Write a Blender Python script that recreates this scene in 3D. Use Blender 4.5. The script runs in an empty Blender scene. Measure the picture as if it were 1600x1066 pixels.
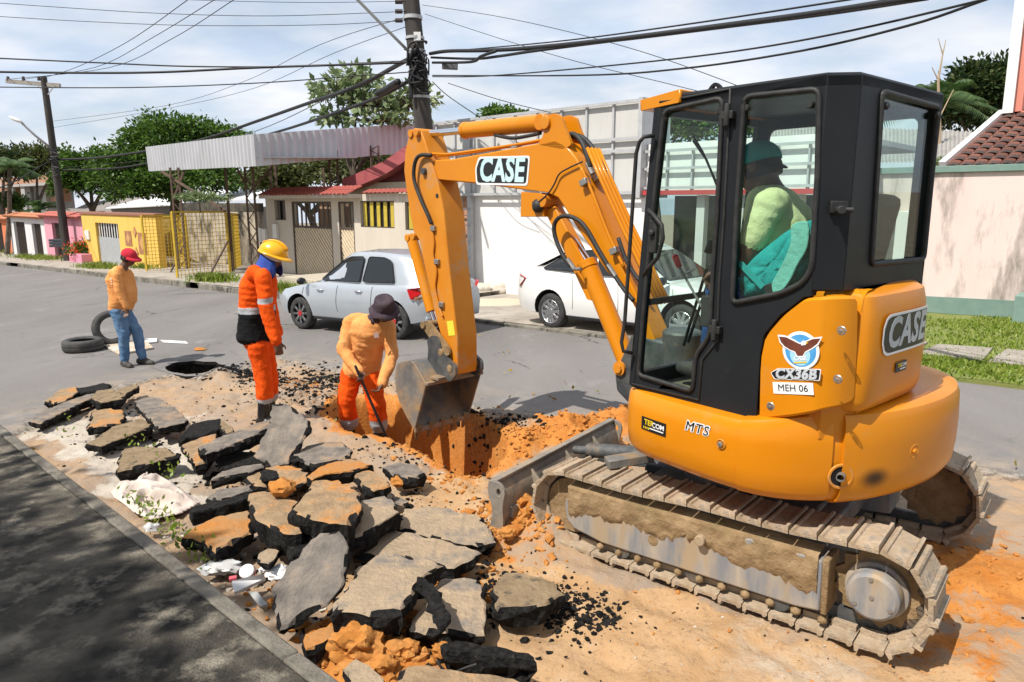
import bpy, bmesh, math, random
import numpy as np
from mathutils import Vector, Matrix, noise as mnoise
from mathutils.geometry import tessellate_polygon
random.seed(7); np.random.seed(7)
scene = bpy.context.scene
COL = scene.collection
R = math.radians
# ------------------------------------------------------------------ camera
FPX, VH, CAMH = 1100.0, 316.0, 1.98
PITCH = math.atan((533 - VH) / FPX)
cam = bpy.data.cameras.new('camera'); camo = bpy.data.objects.new('camera', cam); COL.objects.link(camo)
camo.location = (0, 0, CAMH); camo.rotation_euler = (R(90) - PITCH, 0, 0)
cam.sensor_width = 36; cam.lens = 36 * FPX / 1600; cam.clip_end = 3000; cam.clip_start = 0.05
scene.camera = camo
# ------------------------------------------------------------------ light
SUN_AZ = (0.80, 0.60)          # direction the light travels over the ground
SUN_EL = R(56)
sl = bpy.data.lights.new('sun', 'SUN'); so = bpy.data.objects.new('sun', sl); COL.objects.link(so)
sl.energy = 5.0; sl.angle = R(0.55); sl.color = (1.0, 0.955, 0.88)
d = Vector((SUN_AZ[0] * math.cos(SUN_EL), SUN_AZ[1] * math.cos(SUN_EL), -math.sin(SUN_EL)))
so.rotation_euler = d.to_track_quat('-Z', 'Y').to_euler()
so.location = (-20, -15, 40)
world = bpy.data.worlds.new('World'); scene.world = world; world.use_nodes = True
wn, wl = world.node_tree.nodes, world.node_tree.links
wn.clear()
wo = wn.new('ShaderNodeOutputWorld'); bg = wn.new('ShaderNodeBackground'); bg.inputs[1].default_value = 0.115
sky = wn.new('ShaderNodeTexSky'); sky.sky_type = 'NISHITA'; sky.sun_disc = False
sky.sun_elevation = SUN_EL; sky.sun_rotation = math.atan2(-SUN_AZ[0], -SUN_AZ[1])
sky.air_density = 1.0; sky.dust_density = 1.6; sky.ozone_density = 1.0
tc = wn.new('ShaderNodeTexCoord')
sep = wn.new('ShaderNodeSeparateXYZ'); wl.new(tc.outputs['Generated'], sep.inputs[0])
# clouds on a flat layer: project the view direction onto a plane overhead
zc = wn.new('ShaderNodeMath'); zc.operation = 'MAXIMUM'; zc.inputs[1].default_value = 0.0; wl.new(sep.outputs[2], zc.inputs[0])
za = wn.new('ShaderNodeMath'); za.operation = 'ADD'; za.inputs[1].default_value = 0.22; wl.new(zc.outputs[0], za.inputs[0])
dv = wn.new('ShaderNodeVectorMath'); dv.operation = 'DIVIDE'
cmb = wn.new('ShaderNodeCombineXYZ')
for i in range(3): wl.new(za.outputs[0], cmb.inputs[i])
wl.new(tc.outputs['Generated'], dv.inputs[0]); wl.new(cmb.outputs[0], dv.inputs[1])
mp = wn.new('ShaderNodeMapping'); mp.inputs['Scale'].default_value = (0.9, 1.15, 0.5); mp.inputs['Location'].default_value = (3.1, 0.7, 0); mp.inputs['Rotation'].default_value = (0, 0, 0.35)
wl.new(dv.outputs[0], mp.inputs[0])
n1 = wn.new('ShaderNodeTexNoise'); n1.inputs['Scale'].default_value = 1.5; n1.inputs['Detail'].default_value = 9; n1.inputs['Roughness'].default_value = 0.52; n1.inputs['Distortion'].default_value = 0.35
wl.new(mp.outputs[0], n1.inputs[0])
cr = wn.new('ShaderNodeValToRGB'); cr.color_ramp.elements[0].position = 0.38; cr.color_ramp.elements[1].position = 0.60
cr.color_ramp.elements[0].color = (0.55, 0.55, 0.55, 1); cr.color_ramp.elements[1].color = (1, 1, 1, 1)
wl.new(n1.outputs[0], cr.inputs[0])
mx = wn.new('ShaderNodeMixRGB'); mx.inputs[2].default_value = (6.3, 6.6, 7.1, 1)
n2 = wn.new('ShaderNodeTexNoise'); n2.inputs['Scale'].default_value = 3.2; n2.inputs['Detail'].default_value = 6
wl.new(mp.outputs[0], n2.inputs[0])
cr2 = wn.new('ShaderNodeValToRGB'); cr2.color_ramp.elements[0].position = 0.35; cr2.color_ramp.elements[1].position = 0.65
cr2.color_ramp.elements[0].color = (4.9, 5.75, 7.05, 1); cr2.color_ramp.elements[1].color = (7.1, 7.25, 7.6, 1)
wl.new(n2.outputs[0], cr2.inputs[0]); wl.new(cr2.outputs[0], mx.inputs[2])
wl.new(cr.outputs[0], mx.inputs[0]); wl.new(sky.outputs[0], mx.inputs[1])
wl.new(mx.outputs[0], bg.inputs[0]); wl.new(bg.outputs[0], wo.inputs[0])
vs = scene.view_settings; vs.view_transform = 'Standard'; vs.look = 'None'; vs.exposure = 0.25; vs.gamma = 1.0; vs.use_curve_mapping = False
scene.render.engine = 'CYCLES'
scene.cycles.use_denoising = True; scene.cycles.max_bounces = 6; scene.cycles.transparent_max_bounces = 10
scene.cycles.caustics_reflective = False; scene.cycles.caustics_refractive = False
# ------------------------------------------------------------------ frames: street coordinates (S along the street, N across it)
SK = 0.03                                  # the street falls gently along S
AL = R(47)
ES = Vector((-math.sin(AL), math.cos(AL), 0)); EN = Vector((math.cos(AL), math.sin(AL), 0)); EZ = Vector((0, 0, 1))
GNV = Vector((0, 0, 1)) + ES * SK
CAMP = Vector((0, 0, CAMH))
_c, _s = math.cos(PITCH), math.sin(PITCH)
def ray(u, v):
    x = (u - 800) / FPX; y = (v - 533) / FPX
    return Vector((x, _c - y * _s, -(_s + y * _c)))
def hit(u, v, p0, n):
    r = ray(u, v); return CAMP + r * ((p0 - CAMP).dot(n) / r.dot(n))
def gp(u, v, h=0.0):
    return hit(u, v, Vector((0, 0, h)), GNV)
def gz(p): return -SK * (p.x * ES.x + p.y * ES.y)
def W(S, N, z=0.0):                        # z above the sloping street
    p = ES * S + EN * N; p.z = -SK * S + z; return p
def WA(S, N, z):                           # z absolute
    p = ES * S + EN * N; p.z = z; return p
def fac(u, v, N):                          # pixel on an upright plane N metres across the street -> (S, z absolute)
    p = hit(u, v, EN * N, EN); return p.dot(ES), p.z
def toSN(p): return p.dot(ES), p.dot(EN)
# ------------------------------------------------------------------ materials
def lin(h):
    h = h.lstrip('#'); o = []
    for i in (0, 2, 4):
        c = int(h[i:i + 2], 16) / 255; o.append(c / 12.92 if c <= 0.04045 else ((c + 0.055) / 1.055) ** 2.4)
    return tuple(o)
MATS = {}
def mat(name, col, col2=None, scale=6.0, rough=0.7, metal=0.0, bump=0.0, bscale=None, contrast=(0.35, 0.65), stretch=(1, 1, 1),
        col3=None, scale3=1.5, c3=(0.55, 0.7), spec=0.5, coat=0.0, emit=None, alpha=None, trans=0.0, ior=1.45, rnd=0.0, sheen=0.0, rvar=0.0):
    """principled material: two colours mixed by noise, an optional third (dirt) layer, bump, per-object variation"""
    if name in MATS: return MATS[name]
    m = bpy.data.materials.new(name); m.use_nodes = True; nt = m.node_tree; N, L = nt.nodes, nt.links
    b = N['Principled BSDF']
    b.inputs['Roughness'].default_value = rough; b.inputs['Metallic'].default_value = metal
    b.inputs['Specular IOR Level'].default_value = spec; b.inputs['Coat Weight'].default_value = coat; b.inputs['Coat Roughness'].default_value = 0.08
    b.inputs['IOR'].default_value = ior; b.inputs['Transmission Weight'].default_value = trans
    if sheen: b.inputs['Sheen Weight'].default_value = sheen
    b.inputs['Base Color'].default_value = (*col, 1)
    if alpha is not None: b.inputs['Alpha'].default_value = alpha
    t = N.new('ShaderNodeTexCoord'); mpn = N.new('ShaderNodeMapping'); mpn.inputs['Scale'].default_value = stretch
    L.new(t.outputs['Object'], mpn.inputs[0]); src = None
    def noise(sc, det=8, rg=0.6):
        n = N.new('ShaderNodeTexNoise'); n.inputs['Scale'].default_value = sc; n.inputs['Detail'].default_value = det; n.inputs['Roughness'].default_value = rg
        L.new(mpn.outputs[0], n.inputs[0]); return n
    if col2 is not None:
        n = noise(scale); r = N.new('ShaderNodeValToRGB'); r.color_ramp.elements[0].position, r.color_ramp.elements[1].position = contrast
        r.color_ramp.elements[0].color = (*col, 1); r.color_ramp.elements[1].color = (*col2, 1)
        L.new(n.outputs[0], r.inputs[0]); src = r.outputs[0]
    if col3 is not None:
        n = noise(scale3, 10, 0.65); r = N.new('ShaderNodeValToRGB'); r.color_ramp.elements[0].position, r.color_ramp.elements[1].position = c3
        mxn = N.new('ShaderNodeMixRGB'); mxn.inputs[2].default_value = (*col3, 1); mxn.inputs[1].default_value = (*col, 1)
        L.new(n.outputs[0], r.inputs[0]); L.new(r.outputs[0], mxn.inputs[0])
        if src: L.new(src, mxn.inputs[1])
        src = mxn.outputs[0]
    if rnd:
        oi = N.new('ShaderNodeObjectInfo'); hs = N.new('ShaderNodeHueSaturation'); mr = N.new('ShaderNodeMapRange')
        mr.inputs[3].default_value = 1 - rnd; mr.inputs[4].default_value = 1 + rnd
        L.new(oi.outputs['Random'], mr.inputs[0]); L.new(mr.outputs[0], hs.inputs['Value'])
        if src: L.new(src, hs.inputs['Color'])
        else: hs.inputs['Color'].default_value = (*col, 1)
        src = hs.outputs[0]
    if src: L.new(src, b.inputs['Base Color'])
    if rvar:
        n = noise(scale * 0.7 if col2 else 4); mr = N.new('ShaderNodeMapRange'); mr.inputs[1].default_value = .3; mr.inputs[2].default_value = .7
        mr.inputs[3].default_value = max(0.02, rough - rvar); mr.inputs[4].default_value = min(1, rough + rvar)
        L.new(n.outputs[0], mr.inputs[0]); L.new(mr.outputs[0], b.inputs['Roughness'])
    if bump:
        n = noise(bscale or scale * 4, 6); bp = N.new('ShaderNodeBump'); bp.inputs['Strength'].default_value = bump; bp.inputs['Distance'].default_value = 0.02
        L.new(n.outputs[0], bp.inputs['Height']); L.new(bp.outputs[0], b.inputs['Normal'])
    if emit: b.inputs['Emission Color'].default_value = (*emit[0], 1); b.inputs['Emission Strength'].default_value = emit[1]
    MATS[name] = m; return m
def glass(name, tint, rough=0.0, alpha_mix=0.25, spec=0.5):
    """thin tinted pane: lets light and shadow rays through, reflects by Fresnel"""
    if name in MATS: return MATS[name]
    m = bpy.data.materials.new(name); m.use_nodes = True; nt = m.node_tree; N, L = nt.nodes, nt.links; N.clear()
    o = N.new('ShaderNodeOutputMaterial'); tr = N.new('ShaderNodeBsdfTransparent'); gl = N.new('ShaderNodeBsdfGlossy'); mxs = N.new('ShaderNodeMixShader'); fr = N.new('ShaderNodeFresnel')
    N.remove(fr); lw = N.new('ShaderNodeLayerWeight'); lw.inputs[0].default_value = .5
    tr.inputs[0].default_value = (*tint, 1); gl.inputs['Roughness'].default_value = rough
    pw = N.new('ShaderNodeMath'); pw.operation = 'POWER'; pw.inputs[1].default_value = 4.0; L.new(lw.outputs['Facing'], pw.inputs[0])
    mth = N.new('ShaderNodeMath'); mth.operation = 'MULTIPLY_ADD'; mth.inputs[1].default_value = .6; mth.inputs[2].default_value = alpha_mix; mth.use_clamp = True
    L.new(pw.outputs[0], mth.inputs[0]); L.new(mth.outputs[0], mxs.inputs[0]); L.new(tr.outputs[0], mxs.inputs[1]); L.new(gl.outputs[0], mxs.inputs[2]); L.new(mxs.outputs[0], o.inputs[0])
    MATS[name] = m; return m
# ------------------------------------------------------------------ mesh building
def frame(o, x, y, z):
    return Matrix(((x.x, y.x, z.x, o.x), (x.y, y.y, z.y, o.y), (x.z, y.z, z.z, o.z), (0, 0, 0, 1)))
I4 = Matrix.Identity(4)
class MB:
    def __init__(s, M=None): s.v, s.f, s.mi, s.M = [], [], [], M or I4
    def add(s, verts, faces, mi=0):
        o = len(s.v); s.v += [s.M @ Vector(p) for p in verts]
        s.f += [tuple(i + o for i in f) for f in faces]; s.mi += [mi] * len(faces); return s
    def box(s, c, size, rot=None, mi=0):
        c = Vector(c); h = [a / 2 for a in size]; vs_ = []
        for x in (-1, 1):
            for y in (-1, 1):
                for z in (-1, 1):
                    p = Vector((x * h[0], y * h[1], z * h[2]))
                    if rot is not None: p = rot @ p
                    vs_.append(c + p)
        return s.add(vs_, [(0, 1, 3, 2), (4, 6, 7, 5), (0, 4, 5, 1), (2, 3, 7, 6), (0, 2, 6, 4), (1, 5, 7, 3)], mi)
    def bar(s, a, b, w, h=None, up=Vector((0, 0, 1)), mi=0):
        a, b = Vector(a), Vector(b); d = b - a; l = d.length; x = d.normalized()
        if abs(x.dot(up)) > 0.98: up = Vector((0, 1, 0)) if abs(x.y) < .9 else Vector((1, 0, 0))
        y = up.cross(x).normalized(); z = x.cross(y); rot = Matrix((x, y, z)).transposed()
        return s.box((a + b) / 2, (l, w, h or w), rot, mi)
    def prism(s, pts, off, mi=0, mi_side=None):
        pts = [Vector(p) for p in pts]; off = Vector(off); n = len(pts)
        tris = tessellate_polygon([pts]); ms = mi if mi_side is None else mi_side
        nrm = Vector((0, 0, 0))
        for i in range(n): nrm += pts[i].cross(pts[(i + 1) % n])
        fl = nrm.dot(off) < 0
        top = [tuple(t) for t in tris]; bot = [tuple(n + i for i in reversed(t)) for t in tris]
        o = len(s.v); s.v += [s.M @ p for p in pts] + [s.M @ (p + off) for p in pts]
        fc = top + bot; sd = [(i, (i + 1) % n, n + (i + 1) % n, n + i) for i in range(n)]
        # orientation of tessellation is arbitrary: recalculated in build()
        s.f += [tuple(i + o for i in f) for f in fc + sd]; s.mi += [mi] * len(fc) + [ms] * len(sd); return s
    def tube(s, path, r, n=8, mi=0, cap=True, flat=1.0):
        path = [Vector(p) for p in path]; m = len(path); rr = r if isinstance(r, (list, tuple)) else [r] * m
        vs_, fs = [], []; up = None
        for i, p in enumerate(path):
            t = (path[min(i + 1, m - 1)] - path[max(i - 1, 0)])
            t = t.normalized() if t.length > 1e-9 else Vector((0, 0, 1))
            if up is None: up = Vector((0, 0, 1)) if abs(t.z) < .95 else Vector((0, 1, 0))
            y = (up - t * up.dot(t)).normalized(); x = t.cross(y); up = y
            for k in range(n):
                a = 2 * math.pi * k / n; vs_.append(p + (x * math.cos(a) + y * (math.sin(a) * flat)) * rr[i])
        for i in range(m - 1):
            for k in range(n): fs.append((i * n + k, i * n + (k + 1) % n, (i + 1) * n + (k + 1) % n, (i + 1) * n + k))
        if cap: fs += [tuple(reversed(range(n))), tuple(range((m - 1) * n, m * n))]
        return s.add(vs_, fs, mi)
    def cyl(s, a, b, r, n=16, mi=0, r2=None): return s.tube([a, b], [r, r if r2 is None else r2], n, mi)
    def lathe(s, prof, M, n=20, mi=0):
        vs_, fs = [], []
        for (r, z) in prof:
            for k in range(n):
                a = 2 * math.pi * k / n; vs_.append(M @ Vector((r * math.cos(a), r * math.sin(a), z)))
        for i in range(len(prof) - 1):
            for k in range(n): fs.append((i * n + k, i * n + (k + 1) % n, (i + 1) * n + (k + 1) % n, (i + 1) * n + k))
        return s.add(vs_, fs, mi)
    def blob(s, c, rad, sub=2, amp=0.25, freq=2.0, seed=0, mi=0, M=None):
        bm = bmesh.new(); bmesh.ops.create_icosphere(bm, subdivisions=sub, radius=1)
        sv = Vector((seed * 3.7, seed * 1.3, seed * 0.7)); vs_ = []
        for v in bm.verts:
            q = v.co * (1 + amp * mnoise.fractal(v.co * freq + sv, 1.0, 2.0, 3)); q = Vector((q.x * rad[0], q.y * rad[1], q.z * rad[2]))
            vs_.append(Vector(c) + (M @ q if M is not None else q))
        s.add(vs_, [tuple(v.index for v in f.verts) for f in bm.faces], mi); bm.free(); return s
    def mesh(s, name, mats, off=None, smooth=None, recalc=True):
        me = bpy.data.meshes.new(name); o = off or Vector((0, 0, 0))
        me.from_pydata([tuple(p - o) for p in s.v], [], s.f)
        if not isinstance(mats, (list, tuple)): mats = [mats]
        for m in mats: me.materials.append(m)
        me.polygons.foreach_set('material_index', s.mi)
        if recalc:
            bm = bmesh.new(); bm.from_mesh(me); bmesh.ops.recalc_face_normals(bm, faces=bm.faces[:]); bm.to_mesh(me); bm.free()
        if smooth is not None:
            me.shade_smooth() if smooth is True else me.set_sharp_from_angle(angle=R(smooth))
            if smooth is not True: me.polygons.foreach_set('use_smooth', [True] * len(me.polygons)); me.set_sharp_from_angle(angle=R(smooth))
        me.update(); return me
    def build(s, name, mats, parent=None, smooth=None, bevel=None, seg=2, recalc=True, base=None):
        """one mesh object; a child keeps its root's origin, a top-level mesh gets its origin at its base"""
        if parent is not None: off = parent['_o']
        elif base is not None: off = Vector(base)
        else:
            n = len(s.v); off = Vector((sum(p.x for p in s.v) / n, sum(p.y for p in s.v) / n, min(p.z for p in s.v)))
        off = Vector(off)
        me = s.mesh(name, mats, off, smooth, recalc); o = bpy.data.objects.new(name, me); COL.objects.link(o)
        if parent is not None: o.parent = parent
        else: o.location = off
        o['_o'] = tuple(off)
        if bevel:
            md = o.modifiers.new('bevel', 'BEVEL'); md.width = bevel; md.segments = seg; md.limit_method = 'ANGLE'; md.angle_limit = R(35); md.harden_normals = False
            me.polygons.foreach_set('use_smooth', [True] * len(me.polygons)); me.set_sharp_from_angle(angle=R(40))
        return o
def tag(o, label, cat, group=None, kind=None):
    if label: o['label'] = label
    if cat: o['category'] = cat
    if group: o['group'] = group
    if kind: o['kind'] = kind
    return o
def empty(name, loc, label=None, cat=None, group=None):
    o = bpy.data.objects.new(name, None); COL.objects.link(o); o.location = loc; o.empty_display_size = .2; o['_o'] = tuple(loc)
    return tag(o, label, cat, group)
def inst(name, me, M, parent):
    """object sharing mesh data, placed by a world matrix under a root whose own frame is a pure translation"""
    o = bpy.data.objects.new(name, me); COL.objects.link(o); o.parent = parent
    o.matrix_local = Matrix.Translation(-Vector(parent['_o'])) @ M; o['_o'] = parent['_o']; return o
def structure(o): o['kind'] = 'structure'; return o
def text_mb(txt, M, size, shear=0.0, bold=0.0, extr=0.001, spacing=1.0, align='CENTER', wscale=1.0):
    """lettering as flat mesh: the letters' x, y run along the frame's x, y"""
    cu = bpy.data.curves.new('lettering', 'FONT'); cu.body = txt; cu.size = size; cu.shear = shear; cu.offset = bold; cu.extrude = extr
    cu.align_x = align; cu.align_y = 'CENTER'; cu.space_character = spacing; cu.resolution_u = 3
    ob = bpy.data.objects.new('lettering_tmp', cu); COL.objects.link(ob)
    dg = bpy.context.evaluated_depsgraph_get(); me = bpy.data.meshes.new_from_object(ob.evaluated_get(dg))
    mb = MB(M); mb.add([Vector((v.co.x * wscale, v.co.y, v.co.z)) for v in me.vertices], [tuple(p.vertices) for p in me.polygons])
    bpy.data.objects.remove(ob); bpy.data.curves.remove(cu); bpy.data.meshes.remove(me); return mb
# numpy noise
_perm = np.random.RandomState(3).permutation(512)
def vnoise(x, y, seed=0):
    xi, yi = np.floor(x).astype(int), np.floor(y).astype(int); xf, yf = x - xi, y - yi
    def h(i, j): return _perm[(_perm[(i + seed * 17) % 512] + j) % 512] / 511.0
    u, v = xf * xf * (3 - 2 * xf), yf * yf * (3 - 2 * yf)
    return (h(xi, yi) * (1 - u) + h(xi + 1, yi) * u) * (1 - v) + (h(xi, yi + 1) * (1 - u) + h(xi + 1, yi + 1) * u) * v
def fbm(x, y, oct=4, seed=0):
    a, t, o = 1.0, 0.0, np.zeros_like(x)
    for k in range(oct): o += a * vnoise(x * 2 ** k + 13.1 * k, y * 2 ** k + 7.7 * k, seed + k); t += a; a *= .5
    return o / t
def polydist(px, py, poly):
    """signed distance (negative inside) of points to a polygon"""
    d = np.full(px.shape, 1e9); ins = np.zeros(px.shape, bool); n = len(poly)
    for i in range(n):
        (ax, ay), (bx, by) = poly[i], poly[(i + 1) % n]; ex, ey = bx - ax, by - ay
        t = np.clip(((px - ax) * ex + (py - ay) * ey) / (ex * ex + ey * ey + 1e-12), 0, 1)
        d = np.minimum(d, np.hypot(px - ax - t * ex, py - ay - t * ey))
        c1 = (ay > py) != (by > py)
        with np.errstate(divide='ignore', invalid='ignore'): ins ^= c1 & (px < (bx - ax) * (py - ay) / ((by - ay) if by != ay else 1e-12) + ax)
    return np.where(ins, -d, d)
def sstep(a, b, x): t = np.clip((x - a) / (b - a), 0, 1); return t * t * (3 - 2 * t)
# ================================================================== the setting: ground, road, pavements
NK, NF = 1.38, 9.25               # near kerb line, far road edge
PS0, PS1, PN0, PN1 = -1.8, 12.0, NK - .02, 7.6   # the dug-up patch of road
PSTEP = 0.03
def pxpoly(pts, h=0.0): return [toSN(gp(u, v, h)) for u, v in pts]
P_dirt = pxpoly([(52, 668), (95, 628), (190, 603), (262, 588), (350, 585), (420, 560), (520, 578), (640, 600), (752, 640), (840, 660), (985, 655), (1100, 690), (1500, 720), (1700, 760), (1900, 1200), (500, 1300), (-100, 700)])
P_trench = pxpoly([(508, 640), (548, 668), (600, 676), (642, 692), (690, 720), (735, 738), (778, 728), (808, 700), (772, 668), (742, 652), (700, 636), (640, 622), (590, 610), (535, 618)])
P_pot = pxpoly([(256, 574), (275, 567), (305, 564), (335, 566), (352, 571), (350, 579), (330, 585), (290, 586), (266, 581)])
P_pit = pxpoly([(252, 573), (280, 553), (350, 550), (370, 566), (352, 577), (330, 583), (290, 584), (268, 580)])
P_pale = pxpoly([(20, 672), (60, 655), (200, 640), (330, 700), (420, 650), (400, 690), (330, 745), (330, 800), (180, 790), (110, 735)])
P_sand = pxpoly([(640, 720), (760, 745), (820, 870), (1300, 1010), (1480, 1030), (1700, 1150), (760, 1200), (560, 1000), (560, 840)])
def near_px(S, N, u, v, su, sn, rot=0.0):
    a, b = toSN(gp(u, v)); dx, dy = S - a, N - b; c, s_ = math.cos(rot), math.sin(rot)
    x, y = dx * c + dy * s_, -dx * s_ + dy * c
    return np.exp(-((x / su) ** 2 + (y / sn) ** 2))
def patch_fields(S, N):
    j = (fbm(S * 2.3, N * 2.3, 4, 5) - .5)
    dd = polydist(S, N, P_dirt) + j * .5
    dirt = 1 - sstep(-.05, .05, dd)
    dt = polydist(S, N, P_trench) + j * .16
    dp = polydist(S, N, P_pit) + j * .04
    rough = ((fbm(S * 5, N * 5, 5, 2) - .5) * .085 + (fbm(S * 17, N * 17, 3, 8) - .5) * .035) * (1 + 1.3 * np.clip(near_px(S, N, 500, 620, 1.0, .55) + near_px(S, N, 640, 720, .5, .3), 0, 1))
    h = dirt * (-.035 + rough)
    pile = (.23 * near_px(S, N, 900, 700, .75, .30, .35) + .16 * near_px(S, N, 808, 708, .30, .28) + .26 * near_px(S, N, 975, 672, .35, .40)
            + .17 * near_px(S, N, 838, 818, .26, .24) + .08 * near_px(S, N, 770, 800, .25, .2) + .06 * near_px(S, N, 1550, 920, .6, .5) + .07 * near_px(S, N, 560, 1020, .35, .25)
            + .08 * near_px(S, N, 450, 610, .6, .25) + .07 * near_px(S, N, 345, 585, .25, .15) + .08 * near_px(S, N, 720, 650, .35, .15))
    clod = np.clip(fbm(S * 9, N * 9, 3, 21) - .42, 0, 1)
    h = h + pile * (.75 + 1.1 * (fbm(S * 6, N * 6, 4, 31) - .3)) + clod * .14 * np.clip(pile * 8, 0, 1)
    trench = 1 - sstep(-.10, .02, dt); bottom = .78 + .15 * (fbm(S * 3, N * 3, 3, 41) - .5)
    h = h * (1 - trench) - bottom * trench + trench * (fbm(S * 12, N * 12, 3, 9) - .5) * .08
    pot = 1 - sstep(-.06, .01, dp); h = h * (1 - pot) - .75 * pot
    orange = np.clip(pile * 6 - .15, 0, 1) + trench + np.exp(-(np.clip(dt, 0, 9) / .16) ** 2) * .8 + pot * .3 + .55 * near_px(S, N, 470, 790, .45, .35) + .6 * near_px(S, N, 660, 1000, .4, .2) + .5 * near_px(S, N, 800, 860, .35, .2)
    orange += .62 * near_px(S, N, 1540, 880, .9, .8) + .55 * near_px(S, N, 480, 600, .6, .3) + .8 * near_px(S, N, 560, 1040, .4, .25) + .35 * near_px(S, N, 700, 860, .2, .2)
    orange += .4 * near_px(S, N, 1480, 1000, .5, .3)
    pale = (1 - sstep(-.25, .15, polydist(S, N, P_pale) + j * .6)) + .5 * near_px(S, N, 300, 650, .8, .5)
    pale = pale + .75 * np.exp(-np.clip(dd, 0, 9) / .45) * (dd > 0)
    sand = 1 - sstep(-.2, .3, polydist(S, N, P_sand) + j * .8)
    black = near_px(S, N, 520, 590, .6, .2) + .9 * near_px(S, N, 430, 590, .7, .25) + .7 * near_px(S, N, 770, 655, .4, .15) + .8 * near_px(S, N, 480, 620, .4, .15) + np.exp(-(np.clip(dp, 0, 9) / .12) ** 2) * .9
    edge = np.exp(-(dd / .07) ** 2) * .6
    return h, dirt, np.clip(orange, 0, 1), np.clip(pale, 0, 1), np.clip(sand, 0, 1), np.clip(black * .8 + edge, 0, 1)
def grid_mesh(name, S0, S1, N0, N1, step, hfun, z0=0.0):
    ns, nn = int(round((S1 - S0) / step)) + 1, int(round((N1 - N0) / step)) + 1
    S, N = np.meshgrid(np.linspace(S0, S1, ns), np.linspace(N0, N1, nn), indexing='ij')
    out = hfun(S, N); h = out[0]
    m = np.minimum(np.minimum(S - S0, S1 - S), np.minimum(N - N0, N1 - N)); h = h * sstep(0, .12, m)
    x = S * ES.x + N * EN.x; y = S * ES.y + N * EN.y; z = -SK * S + h + z0
    v = np.stack([x, y, z], -1).reshape(-1, 3)
    idx = np.arange(ns * nn).reshape(ns, nn)
    f = np.stack([idx[:-1, :-1], idx[:-1, 1:], idx[1:, 1:], idx[1:, :-1]], -1).reshape(-1, 4)
    # keep normals upward
    a, b, c_ = v[f[0, 0]], v[f[0, 1]], v[f[0, 2]]
    if np.cross(b - a, c_ - a)[2] < 0: f = f[:, ::-1]
    me = bpy.data.meshes.new(name); me.vertices.add(len(v)); me.vertices.foreach_set('co', v.ravel())
    me.loops.add(f.size); me.loops.foreach_set('vertex_index', f.ravel().astype(np.int32))
    me.polygons.add(len(f)); me.polygons.foreach_set('loop_start', np.arange(0, f.size, 4, dtype=np.int32)); me.polygons.foreach_set('loop_total', np.full(len(f), 4, np.int32))
    me.update(calc_edges=True); me.polygons.foreach_set('use_smooth', [True] * len(f))
    for nm, arr in zip(('dirt', 'orange', 'pale', 'sand', 'black'), out[1:]):
        at = me.attributes.new(nm, 'FLOAT', 'POINT'); at.data.foreach_set('value', arr.ravel().astype(np.float32))
    o = bpy.data.objects.new(name, me); COL.objects.link(o); return o
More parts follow.
